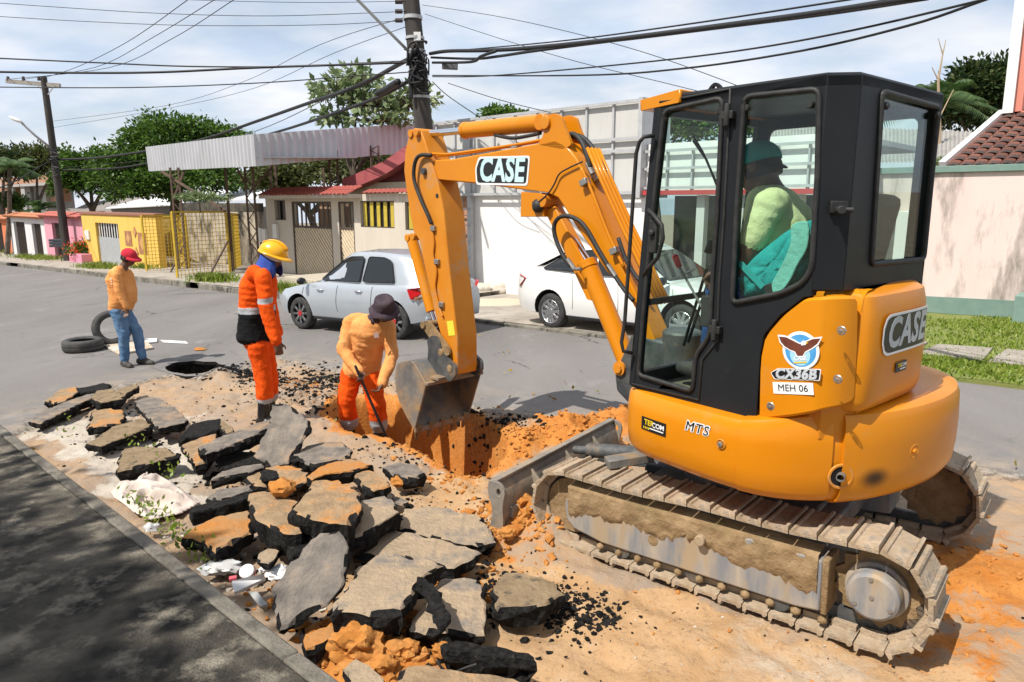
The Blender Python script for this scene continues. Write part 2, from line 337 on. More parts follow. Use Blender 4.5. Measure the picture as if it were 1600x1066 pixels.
def road_material():
    m = bpy.data.materials.new('road_surface'); m.use_nodes = True; nt = m.node_tree; N, L = nt.nodes, nt.links; b = N['Principled BSDF']
    b.inputs['Roughness'].default_value = .88; b.inputs['Specular IOR Level'].default_value = .25
    g = N.new('ShaderNodeNewGeometry')
    def noise(sc, det=8, rg=.6, stretch=None):
        n = N.new('ShaderNodeTexNoise'); n.inputs['Scale'].default_value = sc; n.inputs['Detail'].default_value = det; n.inputs['Roughness'].default_value = rg
        if stretch:
            mpp = N.new('ShaderNodeMapping'); mpp.inputs['Rotation'].default_value = (0, 0, -AL); mpp.inputs['Scale'].default_value = stretch
            L.new(g.outputs['Position'], mpp.inputs[0]); L.new(mpp.outputs[0], n.inputs[0])
        else: L.new(g.outputs['Position'], n.inputs[0])
        return n.outputs[0]
    def ramp(src, p0, p1, c0, c1):
        r = N.new('ShaderNodeValToRGB'); e = r.color_ramp.elements; e[0].position, e[1].position = p0, p1; e[0].color = (*c0, 1); e[1].color = (*c1, 1); L.new(src, r.inputs[0]); return r.outputs[0]
    def mix(f, a, c_):
        x = N.new('ShaderNodeMixRGB'); L.new(f, x.inputs[0])
        for i, s_ in ((1, a), (2, c_)):
            if isinstance(s_, tuple): x.inputs[i].default_value = (*s_, 1)
            else: L.new(s_, x.inputs[i])
        return x.outputs[0]
    def attr(nm):
        a = N.new('ShaderNodeAttribute'); a.attribute_name = nm; return a.outputs['Fac']
    def math_(op, a, c_):
        x = N.new('ShaderNodeMath'); x.operation = op; x.use_clamp = op not in ('SUBTRACT',)
        for i, s_ in ((0, a), (1, c_)):
            if isinstance(s_, (int, float)): x.inputs[i].default_value = s_
            else: L.new(s_, x.inputs[i])
        return x.outputs[0]
    w = (0, 0, 0), (1, 1, 1)
    asphalt = mix(ramp(noise(.55, 6, .6, (1, .25, 1)), .35, .68, *w), (.112, .104, .100), (.178, .166, .158))
    asphalt = mix(ramp(noise(260, 2), .45, .75, *w), asphalt, (.31, .285, .26))
    asphalt = mix(ramp(noise(1.3, 9, .7, (1, .5, 1)), .60, .72, *w), asphalt, (.25, .235, .22))   # dusty patches
    asphalt = mix(ramp(noise(2.1, 7, .62), .66, .72, *w), asphalt, (.10, .097, .095))              # oil, repairs
    sandc = mix(ramp(noise(3.5, 9, .65), .3, .7, *w), (.40, .235, .108), (.52, .34, .185))
    asphalt = mix(math_('MULTIPLY', attr('pale'), ramp(noise(3.2, 9, .7), .38, .62, *w)), asphalt, (.36, .28, .20))
    vo = N.new('ShaderNodeTexVoronoi'); vo.feature = 'DISTANCE_TO_EDGE'; vo.inputs['Scale'].default_value = .55; L.new(g.outputs['Position'], vo.inputs[0])
    vd = N.new('ShaderNodeVectorMath'); vd.operation = 'MULTIPLY_ADD'; vd.inputs[1].default_value = (.9, .9, .9); nzc = N.new('ShaderNodeTexNoise'); nzc.inputs['Scale'].default_value = 1.6; nzc.inputs['Detail'].default_value = 6; L.new(g.outputs['Position'], nzc.inputs[0]); L.new(nzc.outputs['Color'], vd.inputs[0]); L.new(g.outputs['Position'], vd.inputs[2]); L.new(vd.outputs[0], vo.inputs[0])
    asphalt = mix(math_('MULTIPLY', ramp(vo.outputs['Distance'], .004, .012, (1, 1, 1), (0, 0, 0)), ramp(noise(.5, 3), .5, .6, *w)), asphalt, (.05, .047, .044))
    sandc = mix(ramp(noise(1.1, 8, .7), .52, .66, *w), sandc, (.47, .385, .29))
    sandc = mix(ramp(noise(40, 5), .55, .75, *w), sandc, (.25, .16, .095))
    orangec = mix(ramp(noise(5, 8, .65), .3, .7, *w), (.46, .155, .022), (.53, .235, .06))
    orangec = mix(ramp(noise(45, 4), .55, .75, *w), orangec, (.32, .10, .018))
    greyd = mix(ramp(noise(2.6, 9, .7), .35, .62, *w), (.30, .24, .185), (.40, .26, .15))
    palec = mix(ramp(noise(4, 9, .7), .35, .7, *w), (.52, .46, .385), (.40, .34, .27))
    nz = ramp(noise(7, 8, .7), .3, .7, *w)
    def sharp(a, k=.35):                       # break an attribute's edge up with noise
        x = N.new('ShaderNodeMath'); x.operation = 'MULTIPLY_ADD'; L.new(nz, x.inputs[0]); x.inputs[1].default_value = k; L.new(a, x.inputs[2])
        return ramp(x.outputs[0], .5 - .0 + k * .35, .62 + k * .5, *w)
    dirtc = mix(sharp(attr('sand'), .5), greyd, sandc)
    dirtc = mix(sharp(attr('pale'), .5), dirtc, palec)
    dirtc = mix(sharp(attr('orange'), .6), dirtc, orangec)
    col = mix(attr('dirt'), asphalt, dirtc)
    crumb = math_('MULTIPLY', attr('black'), ramp(noise(22, 4, .7), .46, .56, *w)); col = mix(crumb, col, (.028, .026, .025))
    L.new(col, b.inputs['Base Color'])
    bp = N.new('ShaderNodeBump'); bp.inputs['Strength'].default_value = .8; bp.inputs['Distance'].default_value = .02
    hh = math_('ADD', math_('MULTIPLY', noise(30, 8, .7), math_('ADD', attr('dirt'), .12)), math_('MULTIPLY', noise(190, 3), .10)); L.new(hh, bp.inputs['Height']); L.new(bp.outputs[0], b.inputs['Normal'])
    return m
ROADM = road_material()
patch = grid_mesh('excavated_road', PS0, PS1, PN0, PN1, PSTEP, patch_fields); patch.data.materials.append(ROADM); structure(patch)
def strip(mb, S0, S1, N0, N1, z, mi=0, nS=1):
    """horizontal sheet following the street's fall"""
    for k in range(nS):
        a, b = S0 + (S1 - S0) * k / nS, S0 + (S1 - S0) * (k + 1) / nS
        mb.add([W(a, N0, z), W(a, N1, z), W(b, N1, z), W(b, N0, z)], [(0, 3, 2, 1)], mi)
mb = MB(); strip(mb, PS1, 260, PN0, NF, 0); strip(mb, -60, PS0, PN0, NF, 0); strip(mb, PS0, PS1, PN1, NF, 0)
structure(mb.build('road', ROADM, recalc=False, base=(0, 0, 0)))
lo_ = P_pot; ou = pxpoly([(238, 575), (272, 548), (352, 545), (385, 566), (368, 580), (352, 581), (334, 587), (290, 588.5), (264, 584)]); rp_ = random.Random(2)
def lip_pt(p, z, k): return W(p[0] + rp_.uniform(-k, k), p[1] + rp_.uniform(-k, k), z)
def dense(P, n=4): return [(P[i][0] + (P[(i + 1) % len(P)][0] - P[i][0]) * t / n, P[i][1] + (P[(i + 1) % len(P)][1] - P[i][1]) * t / n) for i in range(len(P)) for t in range(n)]
LIPO, LIPI = [W(*p, .004) for p in dense(ou)], [lip_pt(p, .004, .025) for p in dense(lo_)]
# earth everywhere else: one sheet to the horizon with the dug patch left open
earth = mat('earth', (.17, .13, .085), (.24, .20, .14), 1.2, .95, bump=.3)
mb = MB()
for a, b, c_, d_ in ((-400, 900, NF, 900), (-400, 900, -400, PN0), (PS1, 900, PN0, NF), (-400, PS0, PN0, NF), (PS0, PS1, PN1, NF)): strip(mb, a, b, c_, d_, -.05)
structure(mb.build('ground', earth, recalc=False, base=(0, 0, 0)))
# near pavement: old concrete, black with mould, paler kerb strip along its edge with the sunlit band in its colour
def pavement_material():
    m = mat('mossy_concrete', (.030, .028, .024), (.135, .118, .092), 3.4, .95, contrast=(.38, .64), bump=1.0, bscale=80, col3=(.28, .245, .19), scale3=5.0, c3=(.51, .68), spec=.2)
    return m
PVM = pavement_material()
KH = .15
rng = random.Random(5)
pv = empty('near_pavement', W(4, 0, 0)); structure(pv)
# big cast bays with open joints, each a touch uneven
s = -6.0; k = 0
while s < 16:
    L_ = 7.4; dz = rng.uniform(-.002, .002); mb = MB()
    a, b = s + .008, s + L_ - .008
    n0, n1 = -3.2, NK - .09
    top = [W(a, n0, KH + dz), W(a, n1, KH + dz), W(b, n1, KH + dz), W(b, n0, KH + dz)]
    mb.prism(top, (0, 0, -.32)); mb.build('slab', PVM, pv, bevel=.02); s += L_; k += 1
kbm = mat('kerb_concrete', (.17, .155, .125), (.28, .255, .21), 3.0, .9, contrast=(.35, .7), bump=.6, bscale=30, col3=(.06, .057, .05), scale3=3.6, c3=(.48, .66), spec=.2)
s = -6.0
PVK = mat('kerb_sunlit_tone', (.12, .108, .088), (.24, .215, .175), 5, .93, contrast=(.36, .66), bump=.9, bscale=40, col3=(.07, .064, .055), scale3=3.4, c3=(.50, .64), spec=.2)  # lighter than the bays: the sunlit edge band is put into this colour
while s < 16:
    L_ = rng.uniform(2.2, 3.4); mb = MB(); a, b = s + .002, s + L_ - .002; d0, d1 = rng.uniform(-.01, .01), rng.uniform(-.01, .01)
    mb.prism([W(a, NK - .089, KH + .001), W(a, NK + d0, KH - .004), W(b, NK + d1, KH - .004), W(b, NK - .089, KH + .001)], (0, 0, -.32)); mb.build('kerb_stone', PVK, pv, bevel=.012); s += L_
# far pavement: raised strip in front of the houses, broken kerb, ramps
fpm = mat('pale_concrete', (.27, .235, .195), (.40, .355, .30), 1.6, .92, bump=.3, bscale=18, col3=(.15, .13, .10), scale3=2.3, c3=(.55, .72), spec=.2)
FPH = .16
fp = empty('far_pavement', W(14, NF + 2, 0)); structure(fp)
mb = MB()
for a, b in ((12.3, 70),): strip(mb, a, b, NF + .14, 16.5, FPH, nS=8)
strip(mb, 3.2, 12.3, NF + .14, 16.5, .06)
mb.build('paving', fpm, fp, recalc=False)
s = 3.2
while s < 60:
    L_ = rng.uniform(.9, 1.3); mb = MB(); hgt = (.07 if s < 12.3 else FPH + .005) + rng.uniform(-.02, .012)
    if rng.random() > .06:
        mb.prism([W(s + .01, NF + rng.uniform(-.02, .02), hgt), W(s + .01, NF + .16, hgt), W(s + L_ - .01, NF + .16, hgt), W(s + L_ - .01, NF + rng.uniform(-.02, .02), hgt)], (0, 0, -.25))
        mb.build('kerb_stone', kbm, fp, bevel=.015)
    s += L_
# grass verge on the right with a broken concrete footpath through it
gm = mat('verge_soil', (.12, .16, .03), (.20, .21, .06), 3.0, .95, bump=.5, bscale=30)
mb = MB(); strip(mb, -40, 3.2, NF, 15.4, .045, nS=4); mb.prism([W(-40, NF, .045), W(3.2, NF, .045), W(3.2, NF, -.1), W(-40, NF, -.1)], EN * .05); vg = structure(mb.build('grass_verge', gm, recalc=False))
ptm = mat('footpath_concrete', (.24, .21, .175), (.34, .30, .25), 4, .92, bump=.4)
path = empty('footpath', W(0, 11, 0)); structure(path)
s = -14.0
while s < 3.0:
    L_ = rng.uniform(.75, 1.15); mb = MB(); n0, n1 = 10.45 + rng.uniform(-.08, .08), 11.5 + rng.uniform(-.1, .1)
    mb.prism([W(s, n0, .075), W(s + .05, n1, .075), W(s + L_ - .1, n1 + rng.uniform(-.1, .1), .07), W(s + L_ - .06, n0 + rng.uniform(-.1, .1), .075)], (0, 0, -.1)); mb.build('paving_slab', ptm, path, bevel=.01)
    s += L_
# ================================================================== the mini excavator
C0 = Vector((1.455, 3.98, 0)); C0.z = gz(C0)
def hframe(o, deg, up=EZ):
    f_ = Vector((-math.sin(R(deg)), math.cos(R(deg)), 0)); f_ = (f_ - up * f_.dot(up)).normalized(); return frame(o, f_, up.cross(f_).normalized(), up)
U = hframe(C0, 40); UI = U.inverted()
T = hframe(C0, 50, GNV.normalized()); TI = T.inverted()
Bm = hframe(U @ Vector((.9, -.10, 0)), 43); BI = Bm.inverted()
def onp(u, v, F, FI, axis, val):
    p0 = F @ Vector((val if axis == 0 else 0, val if axis == 1 else 0, val if axis == 2 else 0)); n = F.to_3x3() @ Vector([1 if i == axis else 0 for i in range(3)])
    return FI @ hit(u, v, p0, n)
def ul(u, v, y): return onp(u, v, U, UI, 1, y)
def ur(u, v, x): return onp(u, v, U, UI, 0, x)
def uz(u, v, z): return onp(u, v, U, UI, 2, z)
def tl(u, v, y): return onp(u, v, T, TI, 1, y)
def bl(u, v, y): return onp(u, v, Bm, BI, 1, y)
OR1, OR2 = (.58, .192, .004), (.63, .228, .007)
orange = mat('orange_paint', OR1, OR2, 1.3, .32, coat=.12, spec=.3, col3=(.48, .25, .08), scale3=3.2, c3=(.58, .88), rvar=.12, bump=.03, bscale=4)
orange_d = mat('orange_paint_dusty', (.55, .185, .008), (.60, .235, .025), 3.0, .48, spec=.3, col3=(.40, .26, .15), scale3=3.5, c3=(.55, .72), rvar=.1)
cabm = mat('charcoal_paint', (.013, .0145, .0165), (.018, .0195, .0215), 2.0, .45, spec=.22, col3=(.04, .038, .036), scale3=3.0, c3=(.60, .85), rvar=.08)
rubber = mat('black_rubber', (.014, .014, .014), (.03, .03, .028), 20, .6)
steel = mat('worn_steel', (.11, .115, .12), (.25, .235, .21), 7, .5, metal=.35, col3=(.32, .22, .12), scale3=5, c3=(.52, .7), bump=.2, rvar=.12)
darksteel = mat('dark_steel', (.05, .055, .06), (.12, .12, .115), 8, .55, metal=.3, col3=(.25, .17, .10), scale3=5, c3=(.55, .72), bump=.2)
chrome = mat('chrome_rod', (.75, .75, .76), rough=.08, metal=1.0)
bolt = mat('zinc_bolt', (.42, .42, .41), (.3, .29, .27), 30, .4, metal=.8)
mudm = mat('dried_mud', (.23, .15, .075), (.33, .225, .125), 9, .95, bump=.8, bscale=28, col3=(.20, .14, .07), scale3=6, c3=(.5, .65), spec=.15)
trackm = mat('muddy_track_steel', (.33, .245, .16), (.44, .345, .245), 8, .85, col3=(.20, .18, .155), scale3=14, c3=(.5, .68), bump=.6, bscale=40, spec=.2, rnd=.10)
framem = mat('scuffed_frame', (.20, .205, .215), (.40, .33, .25), 6, .7, metal=.1, stretch=(1, 1, .25), contrast=(.42, .62), col3=(.36, .27, .17), scale3=5, c3=(.52, .62), bump=.15)
cabglass = glass('green_tinted_glass', (.92, .98, .96), 0.0, .022)
def plate(mb, outer, holes, off, mi=0):
    """flat plate with openings: outer loop and hole loops of points, extruded by off"""
    loops = [[Vector(p) for p in outer]] + [[Vector(p) for p in h] for h in holes]; flat = [p for l in loops for p in l]; n = len(flat); off = Vector(off)
    tris = tessellate_polygon(loops); vs_ = flat + [p + off for p in flat]
    fs = [tuple(t) for t in tris] + [tuple(n + i for i in reversed(t)) for t in tris]; b = 0
    for l in loops:
        m = len(l); fs += [(b + i, b + (i + 1) % m, n + b + (i + 1) % m, n + b + i) for i in range(m)]; b += m
    mb.add(vs_, fs, mi); return mb
def rounded(pts, r=.03, seg=3):
    """round the corners of a flat loop of points"""
    out = []; n = len(pts); pts = [Vector(p) for p in pts]
    for i in range(n):
        a, p, b = pts[i - 1], pts[i], pts[(i + 1) % n]; d1, d2 = (a - p), (b - p); k = min(r, d1.length * .45, d2.length * .45)
        p1, p2 = p + d1.normalized() * k, p + d2.normalized() * k
        for j in range(seg + 1):
            t = j / seg; out.append(p1 * (1 - t) ** 2 + p * (2 * t * (1 - t)) + p2 * t ** 2)
    return out
def smoothloop(pts, sub=4, closed=True):
    n = len(pts); P = [Vector(p) for p in pts]; out = []
    for i in range(n if closed else n - 1):
        p0, p1, p2, p3 = (P[(i - 1) % n], P[i], P[(i + 1) % n], P[(i + 2) % n]) if closed else (P[max(i - 1, 0)], P[i], P[i + 1], P[min(i + 2, n - 1)])
        for k in range(sub):
            t = k / sub; out.append(.5 * ((2 * p1) + (p2 - p0) * t + (2 * p0 - 5 * p1 + 4 * p2 - p3) * t * t + (3 * p1 - p0 - 3 * p2 + p3) * t ** 3))
    if not closed: out.append(P[-1])
    return out
def offset2(pts, d, closed=True):
    """shift a plan loop along its outward normals (plan points as Vector x, y)"""
    n = len(pts); out = []; area = sum(pts[i].x * pts[(i + 1) % n].y - pts[(i + 1) % n].x * pts[i].y for i in range(n)) if closed else 1
    sgn = 1 if area > 0 else -1
    for i in range(n):
        a = pts[i - 1] if (closed or i) else pts[0]; b = pts[(i + 1) % n] if (closed or i < n - 1) else pts[-1]
        t = (b - a).normalized(); out.append(pts[i] + Vector((t.y, -t.x, 0)) * (d * sgn))
    return out
def loft(mb, rings, closed=True, caps=True, mi=0):
    n = len(rings[0]); vs_ = [p for r in rings for p in r]; fs = []
    for i in range(len(rings) - 1):
        for k in range(n if closed else n - 1): fs.append((i * n + k, i * n + (k + 1) % n, (i + 1) * n + (k + 1) % n, (i + 1) * n + k))
    if caps and closed: fs += [tuple(range(n)), tuple(range((len(rings) - 1) * n, len(rings) * n))]
    mb.add(vs_, fs, mi); return mb
exc = empty('mini_excavator', C0, 'orange mini excavator with dark cab digging beside the trench', 'excavator')
# ---------------- undercarriage
XF, ZF, RF_ = .865, .235, .225
XR, ZR, RR_ = -.835, .250, .240
def track_path(step):
    """evenly spaced points, tangents round the belt (x, z)"""
    a = math.atan2(ZR + RR_ - (ZF + RF_), XR - XF); pts = []
    def arc(cx, cz, r, a0, a1, n):
        for i in range(n + 1): t = a0 + (a1 - a0) * i / n; pts.append(Vector((cx + r * math.cos(t), 0, cz + r * math.sin(t))))
    arc(XF, ZF, RF_, -math.pi / 2, math.pi / 2, 24)
    for i in range(1, 24):                                    # slack upper run
        t = i / 24; pts.append(Vector((XF + (XR - XF) * t, 0, ZF + RF_ + (ZR + RR_ - ZF - RF_) * t - .010 * math.sin(t * math.pi * 2) ** 2)))
    arc(XR, ZR, RR_, math.pi / 2, 3 * math.pi / 2, 24)
    for i in range(1, 24): t = i / 24; pts.append(Vector((XR + (XF - XR) * t, 0, ZR - RR_ + (ZF - RF_ - ZR + RR_) * t)))
    L = [0]
    for i in range(len(pts)): L.append(L[-1] + (pts[(i + 1) % len(pts)] - pts[i]).length)
    n = int(round(L[-1] / step)); res = []
    for k in range(n):
        s_ = L[-1] * k / n; i = max(j for j in range(len(pts)) if L[j] <= s_); t = (s_ - L[i]) / (L[i + 1] - L[i] + 1e-9)
        p, q = pts[i], pts[(i + 1) % len(pts)]; res.append((p.lerp(q, t), (q - p).normalized()))
    return res, pts, L[-1] / n
spots, beltpts, pitch_ = track_path(.130)
sm_ = MB(); hp = pitch_ / 2
prof = [(-hp + .003, -.012), (hp - .003, -.012), (hp - .003, .008), (hp - .004, .026), (hp - .018, .026), (hp - .024, .008), (-hp + .030, .008), (-hp + .024, .018), (-hp + .012, .018), (-hp + .006, .008), (-hp + .003, .006)]
sm_.prism([(x, -.15, z) for x, z in prof], (0, .30, 0))
for q in (-.05, .05): sm_.box((0, q, -.026), (pitch_ * .85, .03, .03))
shoe_me = sm_.mesh('track_shoe', trackm)
for side in (1, -1):
    yc = .60 if side > 0 else -.80
    mb = MB(T)
    # frame beam between the wheels
    o2 = [(.80, .12), (.86, .17), (.87, .27), (.83, .345), (.60, .365), (-.45, .375), (-.62, .36), (-.62, .10), (-.50, .085), (.6, .085)]
    mb.prism([(x, yc - .13, z) for x, z in o2], (0, .255, 0))
    tr = mb.build('track', framem, exc, bevel=.012)
    if side > 0:                                        # belongs to the near, visible side
        mb = MB(T); mb.box((-.635, yc + .05, .235), (.03, .17, .28)); mb.build('end_plate', mudm, tr, bevel=.008)
    mb = MB(T)
    for i, p in enumerate(beltpts):                     # chain under the shoes
        q = beltpts[(i + 1) % len(beltpts)]; c_ = (p + q) / 2; tt = (q - p).normalized(); nn = Vector((tt.z, 0, -tt.x))
        mb.bar(p - nn * .045 + Vector((0, yc, 0)), q - nn * .045 + Vector((0, yc, 0)), .09, .035, up=Vector((0, 1, 0)))
    mb.build('track_chain', darksteel, tr)
    for p, tt in spots:
        nn = Vector((tt.z, 0, -tt.x)); M = T @ frame(p + Vector((0, yc, 0)), tt, nn.cross(tt), nn)
        inst('track_shoe', shoe_me, M, tr)
    # sprocket with teeth, hub and rear motor cover
    mb = MB(T); ring = []
    for k in range(26):
        a = 2 * math.pi * k / 26; r = .195 if k % 2 else .165; ring.append(Vector((XR + r * math.cos(a), yc - .02, ZR + r * math.sin(a))))
    mb.prism(ring, (0, .04, 0)); mb.build('sprocket', mudm, tr, bevel=.004)
    ys = yc + .02 * side
    Mh = T @ frame(Vector((XR, ys, ZR)), Vector((1, 0, 0)), Vector((0, 0, -1)) * 1.0, Vector((0, 1, 0)) * side)
    mb = MB(); mb.lathe([(.001, .105), (.098, .105), (.112, .095), (.118, .07), (.118, .03), (.135, .025), (.14, 0)], Mh, 32); mb.build('hub', framem, tr, smooth=35)
    for k in range(4):
        a = 2.1 * k + .6; rr = .085 if k else 0
        mb = MB(); mb.lathe([(.0, .110), (.010, .110), (.011, .104)], Mh @ Matrix.Translation((rr * math.cos(a), rr * math.sin(a), 0)), 6); mb.build('hub_bolt', bolt, tr)
    mb = MB(T); mb.cyl((XF, yc - .06, ZF), (XF, yc + .06, ZF), .17, 24); mb.build('idler_wheel', mudm, tr, smooth=35)
    for k in range(3):
        xr_ = -.42 + .45 * k; mb = MB(T); mb.cyl((xr_, yc - .11, .082), (xr_, yc + .11, .082), .055, 14); mb.build('roller', darksteel, tr, smooth=35)
    if side > 0:
        # caked mud along the top of the beam
        nx, nz_ = 90, 9; vs_, fs = [], []
        for i in range(nx + 1):
            x = .84 - 1.44 * i / nx; low = .20 + .045 * math.sin(x * 2.2 + 1) + .06 * mnoise.noise(Vector((x * 6, 1.3, 0))) + .035 * mnoise.fractal(Vector((x * 30, 4, 0)), 1, 2, 3)
            for k in range(nz_ + 1):
                t = k / nz_; z = low + (.385 - low) * t; b_ = .1275 + .010 * math.sin(min(1, t * 1.15) * math.pi) ** .6 + .012 * mnoise.fractal(Vector((x * 16, z * 16, 2)), 1, 2, 3)
                vs_.append((x, yc + (b_ if t > .02 else .124), z))
            vs_.append((x, yc - .05, .40))
        n_ = nz_ + 2
        for i in range(nx):
            for k in range(n_ - 1): fs.append((i * n_ + k, (i + 1) * n_ + k, (i + 1) * n_ + k + 1, i * n_ + k + 1))
        mb = MB(T); mb.add(vs_, fs); mb.build('caked_mud', mudm, tr, smooth=True)
        for xx, zz, rr in ((-.02, .30, .028),):
            mb = MB(T); mb.cyl((xx, yc + .10, zz), (xx, yc + .168, zz), rr, 18); mb.build('grease_cap', framem, tr, smooth=35, bevel=.004)
        mb = MB(T); mb.cyl((.27, yc + .10, .205), (.27, yc + .1285, .205), .03, 16); mb.build('drain_hole', mudm, tr)
        mb = MB(T)
        for k in range(11):                            # bolt heads and lumps by the lower run
            x = .62 - .125 * k; mb.blob((x, yc + .115, .06), (.026, .028, .022), 1, .3, 2, k)
        o_ = mb.build('mud_lumps', mudm, tr, smooth=True); o_['kind'] = 'stuff'
mb = MB(T); mb.box((0, -.1, .34), (.95, 1.15, .20)); mb.box((.45, .0, .38), (.30, .5, .16)); mb.box((-.4, 0, .36), (.35, .7, .12)); mb.build('chassis', darksteel, exc, bevel=.02)
mb = MB(U); mb.cyl((0, 0, .42), (0, 0, .66), .42, 40); mb.build('slewing_ring', darksteel, exc, smooth=35)
# dozer blade: curved plate, seen from behind
bp_ = [(1.38, .01), (1.345, .07), (1.33, .15), (1.335, .24), (1.365, .335), (1.40, .375)]
Tb = T @ Matrix.Translation((0, .03, -.04)) @ Matrix.Translation((1.3, 0, 0)) @ Matrix.Rotation(R(4.5), 4, 'Z') @ Matrix.Translation((-1.3, 0, 0))
mb = MB(Tb); loft(mb, [[Vector((x + .03 * 0, y, z)) for x, z in bp_] + [Vector((x + .028, y, z)) for x, z in reversed(bp_)] for y in (.80, -.78)])
dusty = mat('dusty_steel', (.17, .155, .135), (.30, .255, .20), 5, .7, metal=.15, col3=(.40, .29, .18), scale3=4, c3=(.48, .66), bump=.3)
blade = mb.build('dozer_blade', dusty, exc, smooth=40)
mb = MB(Tb); mb.box((1.395, .01, .378), (.05, 1.60, .022)); mb.build('top_flange', dusty, blade, bevel=.005)
for y in (.80, -.78):
    mb = MB(Tb); e = rounded([Vector((1.30, y, .33)), Vector((1.34, y, .378)), Vector((1.43, y, .385)), Vector((1.44, y, .30)), Vector((1.405, y, .20)), Vector((1.42, y, .10)), Vector((1.46, y, .0)), Vector((1.37, y, -.02)), Vector((1.32, y, .10)), Vector((1.325, y, .22))], .03)
    hole = [Vector((1.352 + .016 * math.cos(a * .6283), y, .315 + .026 * math.sin(a * .6283))) for a in range(10)]
    plate(mb, e, [hole], (0, .022 if y > 0 else -.022, 0)); mb.build('end_plate', dusty, blade, bevel=.003)
for y in (.42, -.02, -.42):
    mb = MB(Tb); mb.prism([(1.36, y, .35), (1.335, y, .12), (1.18, y, .12), (1.22, y, .20)], (0, .022, 0)); mb.build('gusset', dusty, blade, bevel=.003)
mb = MB(Tb); mb.bar((1.32, .74, .16), (1.32, .45, .13), .03, .07); mb.bar((1.305, .46, .17), (1.305, -.74, .17), .04, .05); mb.build('stiffener', dusty, blade, bevel=.004)
for y in (.34, -.34):
    mb = MB(T); mb.bar((1.30, y, .20), (.55, y * .95, .30), .09, .13); mb.build('blade_arm', darksteel, blade, bevel=.01)
mb = MB(T); mb.cyl((.62, .0, .42), (1.18, .0, .34), .05, 16); mb.cyl((1.1, 0, .35), (1.3, 0, .32), .03, 12); mb.build('blade_cylinder', darksteel, blade, smooth=35)
mb = MB(T); mb.bar((.70, .52, .50), (.52, .30, .52), .10, .055); mb.tube([(.5, .3, .53), (.35, .25, .56), (.2, .35, .58), (.0, .3, .6)], .022); mb.build('step', steel, exc, bevel=.006)
# ---------------- upper body
ringplan = [Vector((x, y, 0)) for x, y in [(.50, 0), (.50, .42), (.465, .60), (.385, .72), (.25, .785), (.0, .812), (-.20, .82), (-.37, .812), (-.52, .765), (-.66, .67), (-.79, .52), (-.885, .33), (-.94, .10), (-.955, -.15), (-.915, -.40), (-.80, -.62), (-.60, -.76), (-.3, -.8), (0, -.8), (.3, -.78), (.45, -.60)]]
ringplan = [Vector((p.x if p.x > -.6 else -.6 + (p.x + .6) * .90, p.y, 0)) for p in ringplan]; RP = smoothloop(ringplan, 4)
PROF = [(.635, -.16), (.645, -.085), (.668, -.035), (.71, -.008), (.80, .0), (.92, .0), (.985, -.008), (1.015, -.03), (1.022, -.07)]
def ring_shell(mb, plan, extra, closed=True, prof=PROF): loft(mb, [[p + Vector((0, 0, z)) for p in offset2(plan, d_ + extra, closed)] for z, d_ in prof], closed)
mb = MB(U); ring_shell(mb, RP, 0.0); body = mb.build('upper_body', orange, exc, smooth=40)
def shell_part(name, i0, i1, extra, m_, prof=PROF):
    """thick curved panel over part of the ring"""
    plan = [RP[i % len(RP)] for i in range(i0, i1 + 1)]; mb = MB(U); n = len(plan)
    def nrm(i):
        a, b = RP[(i0 + i - 1) % len(RP)], RP[(i0 + i + 1) % len(RP)]; t = (b - a).normalized(); return Vector((t.y, -t.x, 0))
    rings = []
    pf = [prof(i / (n - 1)) if callable(prof) else prof for i in range(n)]
    for q in range(len(pf[0])): rings.append([plan[i] + nrm(i) * (pf[i][q][1] + extra) + Vector((0, 0, pf[i][q][0])) for i in range(n)])
    inner = [[plan[i] + nrm(i) * (pf[i][-1][1] - .05) + Vector((0, 0, pf[i][-1][0])) for i in range(n)]]; inner += [[plan[i] + nrm(i) * (pf[i][0][1] - .05) + Vector((0, 0, pf[i][0][0])) for i in range(n)]]
    allr = rings + inner; vs_ = [p for r in allr for p in r]; m = len(allr); fs = []
    for i in range(m):
        for k in range(n - 1): fs.append((i * n + k, i * n + k + 1, ((i + 1) % m) * n + k + 1, ((i + 1) % m) * n + k))
    fs += [tuple(i * n for i in range(m)), tuple(i * n + n - 1 for i in reversed(range(m)))]
    mb.add(vs_, fs); return mb.build(name, m_, exc, smooth=42)
CWP = [(.630, -.13), (.642, -.07), (.668, -.028), (.71, -.004), (.80, .004), (.93, .004), (1.05, -.004), (1.085, -.018), (1.098, -.05), (1.10, -.14)]
iA = min(range(len(RP)), key=lambda i: (RP[i] - Vector((-.37, .812, 0))).length); iB = min(range(len(RP)), key=lambda i: (RP[i] - Vector((-.755, .56, 0))).length); iC = min(range(len(RP)), key=lambda i: (RP[i] - Vector((-.6, -.76, 0))).length)
SCP = lambda t: [(z + (max(0, z - .9) / .122) * (.005 + .075 * t), d_) for z, d_ in PROF]
side_cover = shell_part('side_cover', iA, iB - 1, .010, orange, SCP)
